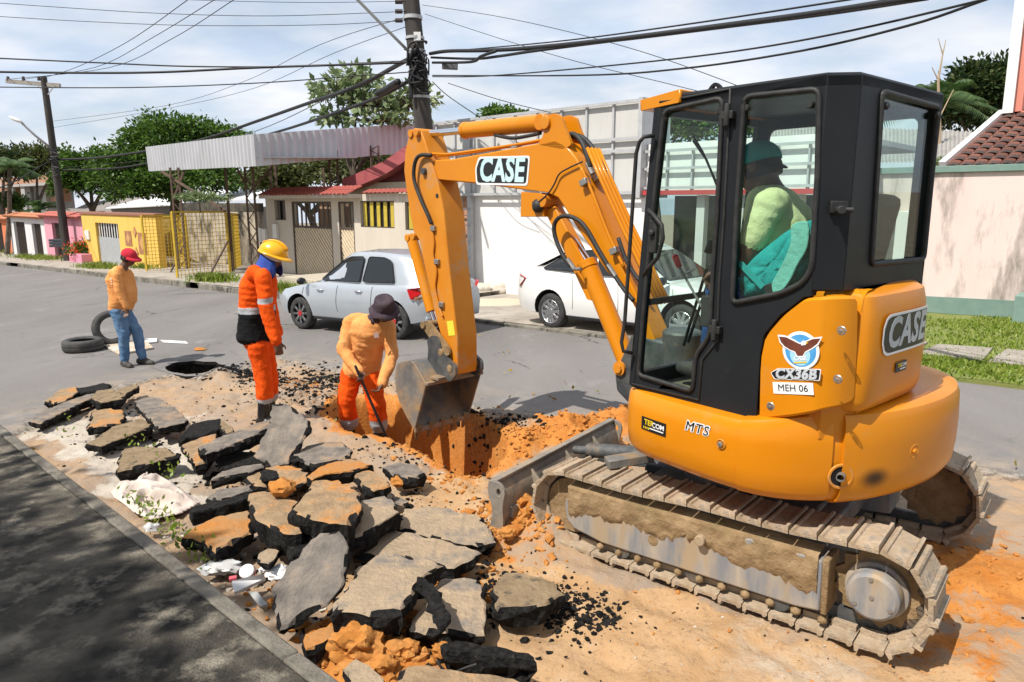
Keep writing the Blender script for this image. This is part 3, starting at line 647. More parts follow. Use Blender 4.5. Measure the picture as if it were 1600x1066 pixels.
def soot_material():
    m = orange.copy(); m.name = 'orange_paint_sooty'; N, L = m.node_tree.nodes, m.node_tree.links; b = N['Principled BSDF']; src = b.inputs['Base Color'].links[0].from_socket
    g = N.new('ShaderNodeNewGeometry'); dn = N.new('ShaderNodeVectorMath'); dn.operation = 'SUBTRACT'; L.new(g.outputs['Position'], dn.inputs[0]); dn.inputs[1].default_value = SOOT
    sc = N.new('ShaderNodeVectorMath'); sc.operation = 'MULTIPLY'; sc.inputs[1].default_value = (1, 1, 1.7); L.new(dn.outputs[0], sc.inputs[0])
    ln = N.new('ShaderNodeVectorMath'); ln.operation = 'LENGTH'; L.new(sc.outputs[0], ln.inputs[0])
    r = N.new('ShaderNodeValToRGB'); r.color_ramp.elements[0].position = .02; r.color_ramp.elements[1].position = .115; r.color_ramp.elements[0].color = (.93, .93, .93, 1); r.color_ramp.elements[1].color = (0, 0, 0, 1); r.color_ramp.interpolation = 'EASE'
    L.new(ln.outputs['Value'], r.inputs[0]); x = N.new('ShaderNodeMixRGB'); x.inputs[2].default_value = (.012, .011, .010, 1); L.new(r.outputs[0], x.inputs[0]); L.new(src, x.inputs[1]); L.new(x.outputs[0], b.inputs['Base Color']); return m
def ringpt(u, v):
    """point on the outer skin of the body ring under a pixel, with outward normal (local)"""
    best = None
    n = len(RP)
    for i in range(n):
        a, b = RP[i], RP[(i + 1) % n]; t = (b - a).normalized(); nr = Vector((t.y, -t.x, 0)); w = U.to_3x3() @ nr
        if ray(u, v).dot(w) > 0: continue
        p = UI @ hit(u, v, U @ a, w); k = (p - a).dot(t) / (b - a).length
        if -.02 <= k <= 1.02 and .5 < p.z < 1.2 and (best is None or (U @ p - CAMP).length < best[2]): best = (p, nr, (U @ p - CAMP).length, i + k)
    return best
SOOT = U @ ringpt(1362, 745)[0]
cw = shell_part('counterweight', iB, iC, .016, soot_material(), CWP)
def recess(u, v, r, parent, boltr=.014, bm_=bolt):
    p, nr, _, _ = ringpt(u, v); ex = .004 if parent is body else .018
    p = p + nr * ex; tx = Vector((-nr.y, nr.x, 0)); M = U @ frame(p, tx, EZ, nr)
    mb = MB(); mb.lathe([(r, .0005), (r * .86, .004), (r * .80, .003), (r * .62, -.001)], M, 24); mb.lathe([(r * .62, .001), (0, .001)], M, 24); o = mb.build('bolt_recess', orange_d, parent, smooth=30)
    mb = MB(); mb.lathe([(boltr, .002), (boltr, .010), (boltr * .7, .012), (0, .012)], M, 6); mb.build('bolt_head', bm_, parent)
recess(1127, 694, .026, body); recess(1422, 703, .036, cw, .013, orange_d)
# exhaust outlet
p, nr, _, _ = ringpt(1311, 743); p = p + nr * .012; tx = Vector((-nr.y, nr.x, 0)); M = U @ frame(p, tx, EZ, nr)
mb = MB(); mb.lathe([(.062, .0), (.058, .006), (.050, .006), (.046, .0)], M, 28); mb.build('exhaust_rim', orange_d, side_cover, smooth=30)
mb = MB(); mb.lathe([(.0465, .0015), (0, .0015)], M, 28); mb.build('exhaust_disc', mat('recess_black', (.006, .006, .006), rough=.95), side_cover)  # flat black disc inside the rim, in place of an open recess
mb = MB(); Mp = M @ Matrix.Translation((.004, .004, 0)) @ Matrix.Rotation(R(-35), 4, 'Y'); mb.lathe([(.019, -.01), (.019, .035), (.0155, .035), (.0155, .0), (0, .0)], Mp, 18); mb.build('exhaust_pipe', steel, side_cover, smooth=30)
# engine side panel on the left and the rear hood
YP = .735
def LP(pts, y=YP): return [ul(u, v, y) for u, v in pts]
def plan_hit(u, v, plan):
    best = None
    for i in range(len(plan) - 1):
        a, b = plan[i], plan[i + 1]; t = (b - a).normalized(); nr = Vector((t.y, -t.x, 0)); w = U.to_3x3() @ nr
        p = UI @ hit(u, v, U @ a, w); k = (p - a).dot(t) / (b - a).length
        if -.03 <= k <= 1.03 and (best is None or (U @ p - CAMP).length < best[1]): best = (arclen(plan, i + k), (U @ p - CAMP).length, p.z)
    return best
def arclen(plan, k):
    i = int(k); return sum((plan[(j + 1) % len(plan)] - plan[j % len(plan)]).length for j in range(i)) + (k - i) * (plan[(i + 1) % len(plan)] - plan[i % len(plan)]).length
PP = smoothloop([Vector((x, y, 0)) for x, y in ((.2, YP), (-.3, YP), (-.63, YP), (-.70, .718), (-.752, .67), (-.782, .60), (-.80, .52))], 5, closed=False)
def at_arc(plan, s_):
    A = 0
    for i in range(len(plan) - 1):
        l = (plan[i + 1] - plan[i]).length
        if s_ <= A + l or i == len(plan) - 2:
            t = (plan[i + 1] - plan[i]).normalized(); return plan[i] + t * (s_ - A), Vector((t.y, -t.x, 0))
        A += l
sp = [plan_hit(u, v, PP) for u, v in ((1258, 466), (1300, 463), (1341, 462), (1339, 545), (1334, 629), (1290, 640), (1240, 651), (1184, 657), (1190, 553), (1196, 524), (1222, 494))]
sp = [Vector((q[0], q[2], 0)) for q in sp if q]; sp = rounded(sp, .03)
s0_, s1_ = min(p.x for p in sp), max(p.x for p in sp); NCOL = 40; cols = []
for i in range(NCOL + 1):
    x = s0_ + (s1_ - s0_) * (.002 + .996 * i / NCOL); zs = []
    for k in range(len(sp)):
        p, q = sp[k], sp[(k + 1) % len(sp)]
        if (p.x - x) * (q.x - x) < 0: zs.append(p.y + (q.y - p.y) * (x - p.x) / (q.x - p.x))
    if len(zs) >= 2: cols.append((x, min(zs), max(zs)))
vs_, fs = [], []
for x, z0, z1 in cols:
    p, nr = at_arc(PP, x); e_ = min(.012, (z1 - z0) * .3)
    for dd_, zz in ((-.09, z0), (-.012, z0), (0, z0 + e_), (0, z1 - e_), (-.012, z1), (-.09, z1)): vs_.append(p + nr * dd_ + Vector((0, 0, zz)))
for i in range(len(cols) - 1):
    for k in range(6): fs.append((i * 6 + k, i * 6 + (k + 1) % 6, i * 6 + 6 + (k + 1) % 6, i * 6 + 6 + k))
fs += [tuple(range(6)), tuple(len(vs_) - 6 + k for k in range(6))]
mb = MB(U); mb.add(vs_, fs); side_panel = mb.build('engine_side_panel', orange, exc, smooth=40)
hoodplan = [Vector((x, y, 0)) for x, y in [(-.55, .575), (-.775, .575), (-.803, .54), (-.815, .47), (-.818, .3), (-.818, .12), (-.81, .0), (-.79, -.09), (-.74, -.16), (-.55, -.22)]]
HP = smoothloop(hoodplan[1:-1], 6, closed=False); HPc = [hoodplan[0]] + HP + [hoodplan[-1]]
mb = MB(U); loft(mb, [[p + Vector((0, 0, z)) for p in offset2(HPc, d_, True)] for z, d_ in [(1.10, -.03), (1.12, -.004), (1.16, .010), (1.35, .016), (1.56, .004), (1.625, -.012), (1.65, -.05), (1.655, -.10)]])
hood = mb.build('rear_hood', orange, exc, smooth=40)
mb = MB(U); loft(mb, [[p + Vector((0, 0, z)) for p in offset2([Vector((x, y, 0)) for x, y in [(-.58, .66), (-.68, .66), (-.77, .50), (-.78, 0), (-.66, -.2), (-.58, -.2)]], 0, True)] for z in (.98, 1.60)]); mb.build('engine_bay', orange_d, exc)
# right-hand hood, low behind the cab
mb = MB(U); loft(mb, [[Vector((x, y, z)) for x, y in ((.30, -.26), (-.70, -.26), (-.76, -.45), (-.62, -.70), (.2, -.74), (.34, -.60))] for z in (1.0, 1.09)]); mb.build('right_hood', orange, exc, bevel=.04)
def flat_bolt(u, v, y=YP + .001):
    p = ul(u, v, y); M = U @ frame(p, Vector((-1, 0, 0)), EZ, Vector((0, 1, 0)))
    mb = MB(); mb.lathe([(.020, .0005), (.017, .003), (.013, .003)], M, 18); mb.lathe([(.010, .002), (.010, .007), (0, .009)], M, 8); mb.build('panel_bolt', bolt, side_panel, smooth=40)
for q in ((1315, 517), (1309, 593), (1204, 635)): flat_bolt(*q)
# ---------------- cab
Y0, Y1, XB, ZR0 = .73, -.24, -.715, 2.545
door_g = [(1038, 173), (1129, 153), (1120, 343), (1113, 440), (1109, 524), (1087, 556), (1082, 612), (997, 586), (1006, 480), (1020, 330)]
win_g = [(1163, 151), (1280, 139), (1277, 275), (1268, 420), (1254, 442), (1222, 458), (1144, 474), (1151, 330)]
side_o = [(1025, 161), (1150, 136), (1294, 113), (1281, 290), (1268, 463), (1256, 465), (1219, 493), (1194, 523), (1188, 552), (1182, 655), (986, 604), (1003, 430)]
mb = MB(U); plate(mb, LP(side_o, Y0), [rounded(LP(door_g, Y0), .035), rounded(LP(win_g, Y0), .035)], (0, -.045, 0)); cabside = mb.build('cab_side', cabm, exc, bevel=.006)
for nm, g_ in (('door_glass', door_g), ('side_window', win_g)):
    lp = rounded(LP(g_, Y0 - .012), .035)
    mb = MB(U); mb.prism(lp, (0, -.005, 0)); gl = mb.build(nm, cabglass, exc)
    mb = MB(U); lp = rounded(LP(g_, Y0 + .004), .035); mb.tube(lp + [lp[0], lp[1]], .013, 6, cap=False); mb.build('rubber_seal', rubber, gl, smooth=True)
    for (u, v) in ([(1040, 186), (1125, 174)] if nm == 'door_glass' else [(1168, 169), (1268, 164)]):
        p = ul(u, v, Y0 - .010); M = U @ frame(p, Vector((-1, 0, 0)), EZ, Vector((0, 1, 0))); mb = MB(); mb.lathe([(.016, 0), (.016, .012), (.012, .018), (0, .018)], M, 14); mb.build('glass_button', rubber, gl, smooth=40)
# door outline, hinges, handle
mb = MB(U)
dl = LP([(1031, 160), (1141, 139), (1131, 343), (1124, 440), (1121, 532), (1097, 562), (1092, 625), (988, 600)], Y0 + .003); mb.tube(dl, .007, 6); mb.build('door_seam', rubber, cabside, smooth=True)
for (u, v) in ((1138, 180), (1118, 515)):
    p = ul(u, v, Y0 + .02); mb = MB(U); mb.box(p, (.06, .03, .035)); mb.cyl(p + Vector((0, .012, -.05)), p + Vector((0, .012, .05)), .014, 10); mb.build('hinge', rubber, cabside, bevel=.003)
mb = MB(U); mb.tube([ul(1014, 328, .735), ul(1020, 335, .77), ul(1034, 352, .79), ul(1036, 372, .79), ul(1028, 402, .785), ul(1012, 420, .76), ul(1006, 430, .735)], .011, 8); mb.build('door_handle', rubber, cabside, smooth=True)
mb = MB(U); a = ul(1022, 370, .738); mb.box(a, (.05, .03, .17)); mb.cyl(a + Vector((0, 0, .02)), a + Vector((0, .035, .02)), .016, 12); mb.build('door_latch', rubber, cabside, bevel=.006)
mb = MB(U); gr = [(1022, 212), (1006, 214), (999, 222), (994, 240), (976, 505), (971, 535), (974, 549), (988, 552)]; mb.tube([ul(u, v, .80 if 0 < i < 7 else .75) for i, (u, v) in enumerate(gr)], .0105, 8); mb.build('grab_rail', rubber, exc, smooth=True)
# rear-left chamfer, rear frame with window, right side, roof, front
c1t, c1b, c2t, c2b = Vector((-.618, Y0, ZR0)), Vector((-.624, Y0, 1.65)), Vector((XB, .635, ZR0)), Vector((XB, .635, 1.65))
mb = MB(U); nrm_ = Vector((-.7, .7, 0)); plate(mb, [c1t, c2t, c2b, c1b], [], (.03, -.03, 0)); cha = mb.build('cab_corner_post', cabm, exc, bevel=.008)
def chp(u, v): return UI @ hit(u, v, U @ Vector((-.668, .684, 0)), U.to_3x3() @ Vector((-.7, .7, 0)))
p = chp(1308, 328); mb = MB(U); Mx = Matrix((Vector((.7, .7, 0)), Vector((-.7, .7, 0)), EZ)).transposed(); mb.box(p + Vector((-.01, .01, .012)), (.07, .02, .05), Mx); mb.cyl(p, p + Vector((-.05, .06, 0)), .018, 12); mb.cyl(p + Vector((-.02, .03, 0)), p + Vector((-.075, .01, 0)), .012, 10); mb.build('lamp_socket', rubber, cha, bevel=.003)
def RPp(pts, x=XB): return [ur(u, v, x) for u, v in pts]
rear_o = [c2t, Vector((XB, Y1, ZR0)), Vector((XB, Y1, 1.63)), c2b]
win_r = [(1378, 143), (1466, 168), (1443, 405), (1361, 413)]
mb = MB(U); hole = rounded(RPp(win_r), .03); plate(mb, rear_o, [hole], (.04, 0, 0)); rearf = mb.build('cab_rear', cabm, exc, bevel=.006)
mb = MB(U); mb.prism(rounded(RPp(win_r, XB + .012), .03), (.005, 0, 0)); gl = mb.build('rear_window', cabglass, exc)
mb = MB(U); lp = rounded(RPp(win_r, XB - .003), .03); mb.tube(lp + [lp[0], lp[1]], .014, 6, cap=False); mb.build('rubber_seal', rubber, gl, smooth=True)
for (u, v) in ((1382, 166), (1462, 180)):
    p = ur(u, v, XB - .004); M = U @ frame(p, Vector((0, -1, 0)), EZ, Vector((-1, 0, 0))); mb = MB(); mb.lathe([(.016, 0), (.016, .012), (.012, .018), (0, .018)], M, 14); mb.build('glass_button', rubber, gl, smooth=40)
ft = ul(1025, 161, Y0); fb = ul(986, 604, Y0)
XT, XFB = ft.x, fb.x
# right side with a large pane
ro = [(XT, 2.5), (XB, 2.5), (XB, 1.03), (XFB, 1.03)]; ri = [(XT - .08, 2.44), (XB + .09, 2.44), (XB + .09, 1.45), (XFB - .06, 1.45)]
mb = MB(U); plate(mb, [Vector((x, Y1 + .04, z)) for x, z in ro], [rounded([Vector((x, Y1 + .04, z)) for x, z in ri], .04)], (0, -.04, 0)); mb.build('cab_right_side', cabm, exc, bevel=.006)
mb = MB(U); mb.prism([Vector((x, Y1 + .02, z)) for x, z in ri], (0, -.005, 0)); mb.build('right_window', cabglass, exc)
mb = MB(U)
for y in (Y0 - .022, Y1 + .022): mb.bar(Vector((XT - .01, y, 2.5)), Vector((XFB - .005, y, 1.03)), .043, .05, up=Vector((0, 1, 0)))
mb.bar(Vector((XT, Y0 - .03, 2.49)), Vector((XT, Y1 + .03, 2.49)), .05, .06); mb.bar(Vector((XFB - .02, Y0 - .04, 1.06)), Vector((XFB - .02, Y1 + .04, 1.06)), .05, .09); mb.bar(Vector((XT + .036, Y0 - .05, 1.50)), Vector((XT + .036, Y1 + .05, 1.50)), .02, .035)
mb.build('windscreen_frame', cabm, exc, bevel=.006)
mb = MB(U); q = [Vector((XT - .005, Y0 - .05, 2.46)), Vector((XT - .005, Y1 + .05, 2.46)), Vector((XFB - .012, Y1 + .05, 1.11)), Vector((XFB - .012, Y0 - .05, 1.11))]; mb.prism(q, (-.005, 0, 0)); mb.build('windscreen', cabglass, exc)
mb = MB(U); wp = [ul(u, v, .40) for u, v in ((1083, 212), (1098, 238), (1124, 296))]; mb.tube(wp, .006, 6); wp = [ul(u, v, .42) for u, v in ((1083, 220), (1104, 250), (1120, 290))]; mb.tube(wp, .006, 6); mb.build('wiper', rubber, exc)
mb = MB(U); rp = [(XT + .005, Y0), (-.618, Y0), (XB, .635), (XB, Y1), (XT + .005, Y1)]
loft(mb, [[Vector((x, y, z)) for x, y in rp] for z in (2.50, 2.54)] + [[Vector((x * .985, .245 + (y - .245) * .985, 2.552)) for x, y in rp]] + [[Vector((x * .8, .245 + (y - .245) * .8, 2.562)) for x, y in rp]]); roof = mb.build('cab_roof', cabm, exc, smooth=30)
va, vb = ul(1003, 140, Y0 - .01), ul(1066, 138, Y0)
mb = MB(U); mb.prism([(vb.x, Y0 + .012, 2.505), (va.x, Y0 + .0, 2.49), (va.x + .005, Y0 + .0, 2.545), (vb.x, Y0 + .012, 2.57)], (0, -.95, 0)); mb.build('roof_visor', orange, exc, bevel=.008)
p = ul(1117, 126, .50); mb = MB(U); e = rounded([Vector((p.x + .06, .5, 2.54)), Vector((p.x + .035, .5, 2.60)), Vector((p.x, .5, 2.625)), Vector((p.x - .035, .5, 2.60)), Vector((p.x - .06, .5, 2.54))], .02); hl = [Vector((p.x + .014 * math.cos(a * .7854), .5, 2.59 + .014 * math.sin(a * .7854))) for a in range(8)]; plate(mb, e, [hl], (0, -.02, 0)); mb.build('lifting_eye', cabm, roof)
p = ul(1261, 108, .4); mb = MB(U); mb.cyl((p.x, .4, 2.55), (p.x, .4, 2.60), .012, 10); mb.build('aerial_stub', mat('white_plastic', (.75, .74, .72), rough=.4), roof)
# cab interior
dark = mat('cab_interior', (.02, .02, .021), (.035, .035, .034), 8, .7)
mb = MB(U); mb.box((-.10, .245, 1.0), (.85, .90, .05)); mb.build('cab_floor', mat('floor_mat', (.06, .055, .045), (.16, .13, .09), 6, .9, bump=.4), exc)
mb = MB(U); mb.box((-.46, .22, 1.22), (.40, .62, .38)); mb.build('seat_box', dark, exc, bevel=.03)
mb = MB(U); mb.box((-.32, .22, 1.46), (.46, .48, .12)); mb.build('seat_cushion', dark, exc, bevel=.04)
mb = MB(U); mb.box((-.57, .22, 1.76), (.12, .46, .62), Matrix.Rotation(R(-10), 3, 'Y')); mb.build('seat_back', dark, exc, bevel=.04)
for y in (.56, -.10):
    mb = MB(U); mb.box((-.20, y, 1.48), (.42, .13, .16)); mb.tube([(-.05, y, 1.55), (-.02, y, 1.66), (0, y, 1.72)], [.028, .018, .028], 10); mb.build('control_console', dark, exc, bevel=.02)
red = mat('red_grip', (.45, .02, .025), rough=.35)
mb = MB(U); a, b = ul(1105, 495, .45), ul(1062, 418, .45); mb.tube([a, b], .007, 8); mb.build('lever', steel, exc); t = ul(1054, 398, .45); mb = MB(U); mb.tube([b, b.lerp(t, .15), t.lerp(b, .1), t], [.012, .017, .019, .008], 10); mb.build('lever_grip', red, exc, smooth=True)
for (p_, q_) in (((1068, 540), (1104, 420)), ((1075, 535), (1112, 425))):
    mb = MB(U); mb.tube([ul(*p_, .3), ul(*q_, .3)], .009, 8); mb.build('travel_lever', rubber, exc)
mb = MB(U); mb.tube([ul(1108, 395, .2), ul(1112, 375, .2)], [.03, .02], 10); mb.build('joystick_knob', rubber, exc, smooth=True)
mb = MB(U)
for k in range(2): mb.box((.12, .40 - .25 * k, 1.05), (.20, .10, .02), Matrix.Rotation(R(-25), 3, 'Y'))
mb.build('foot_pedals', steel, exc, bevel=.004)
# ---------------- boom, arm, bucket (traced outlines on the boom's own plane, real widths)
HWB = .095
def BL(pts, y=HWB): return [bl(u, v, y) for u, v in pts]
boom_o = [(664, 256), (680, 250), (706, 249), (745, 242), (800, 232), (842, 224), (867, 219), (879, 224), (890, 234), (901, 248), (915, 280), (945, 350), (975, 420), (1000, 475), (1022, 530), (1034, 560), (1026, 575), (1010, 568), (1004, 520), (995, 487), (972, 446), (946, 423), (924, 390), (901, 356), (884, 328), (871, 309), (853, 301), (820, 297), (746, 287), (701, 283), (672, 279), (662, 270)]
mb = MB(Bm); mb.prism(smoothloop(BL(boom_o), 1), (0, -2 * HWB, 0)); boom = mb.build('boom', orange, exc, bevel=.010, seg=2)
for y in (HWB - .028, -HWB + .0):
    mb = MB(Bm); g_ = [bl(u, v, HWB) for u, v in ((840, 226), (848, 213), (851, 198), (849, 188), (855, 180), (866, 177), (876, 181), (882, 200), (893, 226), (880, 234))]; mb.prism([Vector((p.x, y, p.z)) for p in rounded(g_, .02)], (0, .028, 0)); mb.build('cylinder_bracket', orange, boom, bevel=.004)
def pin(u, v, r, ya, yb, parent, m_=orange_d, F=None):
    p = bl(u, v, HWB); mb = MB(Bm); mb.cyl((p.x, ya, p.z), (p.x, yb, p.z), r, 18); return mb.build('pin', m_, parent, smooth=35, bevel=.004)
pin(853, 192, .048, -.11, .115, boom); pin(667, 268, .030, -.145, .145, boom, darksteel); pin(849, 314, .048, -.10, .115, boom)
mb = MB(Bm); p, q = bl(853, 192, 0), bl(727, 204, 0); d_ = (q - p).normalized(); mb.cyl(p, q, .066, 24); mb.cyl(q - d_ * .03, q + d_ * .012, .070, 24); mb.cyl(p + Vector((0, -.07, 0)), p + Vector((0, .07, 0)), .06, 20); armcyl = mb.build('arm_cylinder', orange, exc, smooth=35, bevel=.004)
mb = MB(Bm); q2 = bl(659, 210, 0); mb.cyl(q, q2, .030, 18); mb.build('piston_rod', chrome, armcyl, smooth=35)
mb = MB(Bm); mb.cyl(q2 + Vector((0, -.13, 0)), q2 + Vector((0, .13, 0)), .034, 16); mb.build('pin', orange_d, armcyl, smooth=35)
# boom lift cylinder below, with its guard
mb = MB(Bm); p, q, e_ = bl(983, 572, .0), bl(917, 410, .0), bl(853, 312, .0); mb.cyl(p, q, .070, 24); mb.cyl(q - (q - p).normalized() * .05, q + (q - p).normalized() * .008, .076, 24); mb.cyl(p + Vector((0, -.075, 0)), p + Vector((0, .075, 0)), .055, 18); lift = mb.build('boom_cylinder', orange, exc, smooth=35, bevel=.004)
mb = MB(Bm); mb.cyl(q, e_, .034, 18); mb.build('piston_rod', chrome, lift, smooth=35)
mb = MB(Bm); g1 = [(851, 330), (866, 322), (935, 452), (924, 470), (917, 468)]; mb.prism(BL(g1, .045), (0, -.09, 0)); mb.build('rod_guard', orange, lift, bevel=.006)
# swing post and lower bracket
mb = MB(Bm); f0 = bl(1022, 545, 0); mb.prism([(f0.x + .12, .10, f0.z + .10), (f0.x - .25, .10, f0.z + .08), (f0.x - .30, .10, .62), (f0.x + .02, .10, .58), (f0.x + .24, .10, .72), (f0.x + .26, .10, .84)], (0, -.20, 0)); mb.cyl((f0.x - .22, 0, .56), (f0.x - .22, 0, f0.z + .16), .13, 24); mb.build('swing_post', darksteel, exc, bevel=.02)
p = bl(983, 572, 0); mb = MB(Bm); mb.cyl(p + Vector((0, -.12, 0)), p + Vector((0, .12, 0)), .05, 18); mb.cyl(p + Vector((0, .12, 0)), p + Vector((0, .135, 0)), .03, 8); mb.build('pin', orange_d, lift, smooth=35)
mb = MB(U); mb.box((.62, -.10, .72), (.34, .34, .16)); mb.build('swing_mount', darksteel, exc, bevel=.02)
# work lamp box under the bend
mb = MB(Bm); lb = BL([(814, 300), (846, 302), (850, 339), (813, 339)], HWB - .01); mb.prism(lb, (0, -.15, 0)); lampb = mb.build('lamp_bracket', orange, boom, bevel=.005)
mb = MB(Bm); lc = bl(841, 322, HWB - .005); mb.blob(lc, (.055, .05, .055), 2, .12, 2, 4); mb.build('work_lamp', rubber, lampb, smooth=True)
# hydraulic pipes and hoses
pipem = orange
def hose(pts, r, m_=rubber, name='hydraulic_hose', y=HWB + .02, parent=None, sub=5):
    P = [bl(u, v, (yy if yy is not None else y)) for (u, v, *k) in pts for yy in [k[0] if k else None]]
    mb = MB(Bm); mb.tube(smoothloop(P, sub, closed=False), r, 8); return mb.build(name, m_, parent or boom, smooth=True)
for k, yy in enumerate((.06, .02, -.02, -.06)):          # four hard pipes over the back of the boom
    P = [bl(u, v, HWB) for u, v in ((905, 236), (926, 286), (955, 352), (985, 415), (1015, 480))]; o_ = Vector((.05, 0, .03)) * (.75)
    mb = MB(Bm); mb.tube([Vector((p.x - .045, yy, p.z + .02)) for p in P], .013, 8); mb.build('hydraulic_pipe', pipem, boom, smooth=True)
hose([(908, 262), (925, 300), (950, 365), (975, 418)], .011, pipem, 'hydraulic_pipe', HWB + .018)
hose([(672, 240), (700, 241), (745, 235), (800, 227), (845, 219), (868, 214), (882, 222), (905, 252)], .011, pipem, 'hydraulic_pipe', HWB - .03)
hose([(684, 244), (720, 241), (780, 232), (840, 222)], .010, pipem, 'hydraulic_pipe', HWB - .07)
for (u, v, y_) in ((806, 229, HWB - .05), (914, 285, HWB + .02), (935, 277, .0), (947, 277, -.05), (961, 392, HWB + .02)):
    p = bl(u, v, y_); mb = MB(Bm); mb.box(p, (.06, .055, .045), Matrix.Rotation(R(25), 3, 'Y')); mb.build('pipe_clamp', bolt, boom, bevel=.004)
hose([(881, 214, .02), (896, 210, .03), (909, 222, .05), (918, 245, .06), (922, 262, .06)], .019)
hose([(886, 213, -.06), (908, 214, -.05), (925, 230, -.04), (936, 250, -.03), (944, 266, -.03)], .019)
hose([(839, 318), (856, 303), (866, 288), (874, 272), (890, 262), (910, 253)], .006)
hose([(892, 416), (880, 400), (868, 372), (866, 352), (874, 340), (888, 338), (905, 345), (918, 360), (935, 390), (952, 418), (975, 452), (990, 470)], .016, y=HWB + .035)
hose([(966, 372, .11), (980, 410, .12), (1000, 440, .12)], .014)
hose([(773, 211, .03), (800, 216, .03), (828, 212, .03), (845, 208, .03)], .014)
def fitting(u, v, u2, v2, r=.017, y=HWB + .035, parent=None):
    mb = MB(Bm); mb.tube([bl(u, v, y), bl(u2, v2, y)], r, 8); mb.build('hose_fitting', bolt, parent or boom, smooth=35)
fitting(887, 405, 898, 421); fitting(950, 414, 962, 432); fitting(918, 255, 926, 272, .02, .06); fitting(938, 258, 946, 274, .02, -.03); fitting(898, 421, 908, 420, .013)
# arm
HWA = .115
arm_o = [(647, 200), (638, 215), (633, 236), (631, 267), (635, 298), (641, 338), (646, 362), (654, 374), (664, 420), (677, 480), (690, 530), (703, 584), (714, 586), (715, 575), (714, 525), (701, 413), (693, 330), (684, 287), (672, 250), (664, 222), (657, 203)]
def AL_(pts, y=HWA): return [bl(u, v, y) for u, v in pts]
mb = MB(Bm); mb.prism(AL_(arm_o), (0, -2 * HWA, 0)); arm = mb.build('dipper_arm', orange_d, exc, bevel=.010)
pin(657, 208, .034, -.145, .150, arm); pin(648, 370, .034, -.05, .128, arm); pin(686, 306, .02, HWA - .01, .12, arm, rubber)
mb = MB(Bm); p, q = bl(650, 372, .0), bl(682, 488, .0); p = p + Vector((.07, 0, 0)); q = q + Vector((.07, 0, 0)); mb.cyl(p, q, .055, 20); mb.cyl(p - Vector((0, .06, 0)), p + Vector((0, .06, 0)), .035, 16); bcyl = mb.build('bucket_cylinder', orange, exc, smooth=35, bevel=.003)
mb = MB(Bm); q3 = bl(690, 512, .0) + Vector((.07, 0, 0)); mb.cyl(q, q3, .028, 14); mb.build('piston_rod', chrome, bcyl, smooth=35)
hose([(674, 243, .13), (656, 243, .15), (648, 256, .16), (647, 280, .16), (656, 308, .16), (668, 335, .15), (674, 350, .14)], .017, parent=arm)
hose([(675, 358, .128), (678, 380, .128), (677, 400, .128), (682, 425, .128), (680, 450, .128), (686, 478, .128), (692, 495, .128)], .010, orange_d, 'hydraulic_pipe', parent=arm)
for (u, v) in ((677, 357), (683, 409), (690, 476)):
    p = bl(u, v, .128); mb = MB(Bm); mb.box(p, (.06, .03, .045)); mb.build('pipe_clamp', bolt, arm, bevel=.004)
mb = MB(Bm); p = bl(649, 324, HWA + .001); mb.lathe([(0, .002), (.018, .002)], Bm.inverted() @ Bm @ frame(p, Vector((1, 0, 0)), EZ, Vector((0, -1, 0))), 14); mb.build('slot', rubber, arm)
ylw = mat('yellow_sticker', (.70, .62, .05), rough=.5)
mb = MB(Bm); st = AL_([(698, 502), (708, 501), (711, 524), (701, 525)], HWA + .0015); mb.prism(st, (0, .001, 0)); mb.build('warning_sticker', ylw, arm)
# linkage
for y in (HWA + .012, -HWA - .04):
    mb = MB(Bm); lk = [bl(u, v, HWA) for u, v in ((667, 502), (674, 500), (706, 543), (708, 553), (699, 558), (692, 552), (666, 512))]; mb.prism([Vector((p_.x, y, p_.z)) for p_ in rounded(lk, .02)], (0, .028, 0)); mb.build('link', mudm, arm, bevel=.006)
for (u, v) in ((670, 507), (698, 549), (712, 574)): pin(u, v, .034, -.17, .17, arm, mudm)
# bucket: side profile traced, shell swept across its width
HB = .31
by = HB
bk = [bl(u, v, by) for u, v in ((668, 600), (649, 567), (635, 564), (624, 568), (620, 580), (620, 600), (626, 627), (638, 652), (650, 672))]   # mouth top -> over the back -> cutting edge
BKP = smoothloop(bk, 3, closed=False)
mb = MB(Bm)
def inner2(P, t):
    out = []
    for i in range(len(P)):
        a, b = P[max(i - 1, 0)], P[min(i + 1, len(P) - 1)]; d_ = (b - a).normalized(); out.append(P[i] + Vector((d_.z, 0, -d_.x)) * t)
    return out
cen = sum(BKP, Vector()) / len(BKP); IN = inner2(BKP, .02)
if (IN[len(IN) // 2] - cen).length > (BKP[len(BKP) // 2] - cen).length: IN = inner2(BKP, -.02)
loft(mb, [[Vector((p.x, y, p.z)) for p in BKP + IN[::-1]] for y in (HB, -HB)]); bucketm = mat('bucket_steel', (.11, .11, .11), (.23, .20, .165), 5, .65, metal=.2, col3=(.33, .21, .11), scale3=4, c3=(.44, .62), bump=.25)
bucket = mb.build('bucket', bucketm, exc, smooth=40)
for y in (HB, -HB):
    mb = MB(Bm); mb.prism([Vector((p.x, y, p.z)) for p in BKP], (0, .018 if y > 0 else -.018, 0)); mb.build('bucket_side', bucketm, bucket, bevel=.004)
lo, up_ = BKP[-1], BKP[0]; dm = (lo - up_).normalized()
mb = MB(Bm); mb.bar(Vector((up_.x, HB + .02, up_.z)), Vector((up_.x, -HB - .02, up_.z)), .05, .03); mb.build('bucket_lip', bucketm, bucket, bevel=.005); mb = MB(Bm); mb.bar(Vector((lo.x, HB + .015, lo.z)), Vector((lo.x, -HB - .015, lo.z)), .03, .05); mb.build('cutting_edge', bucketm, bucket, bevel=.005)
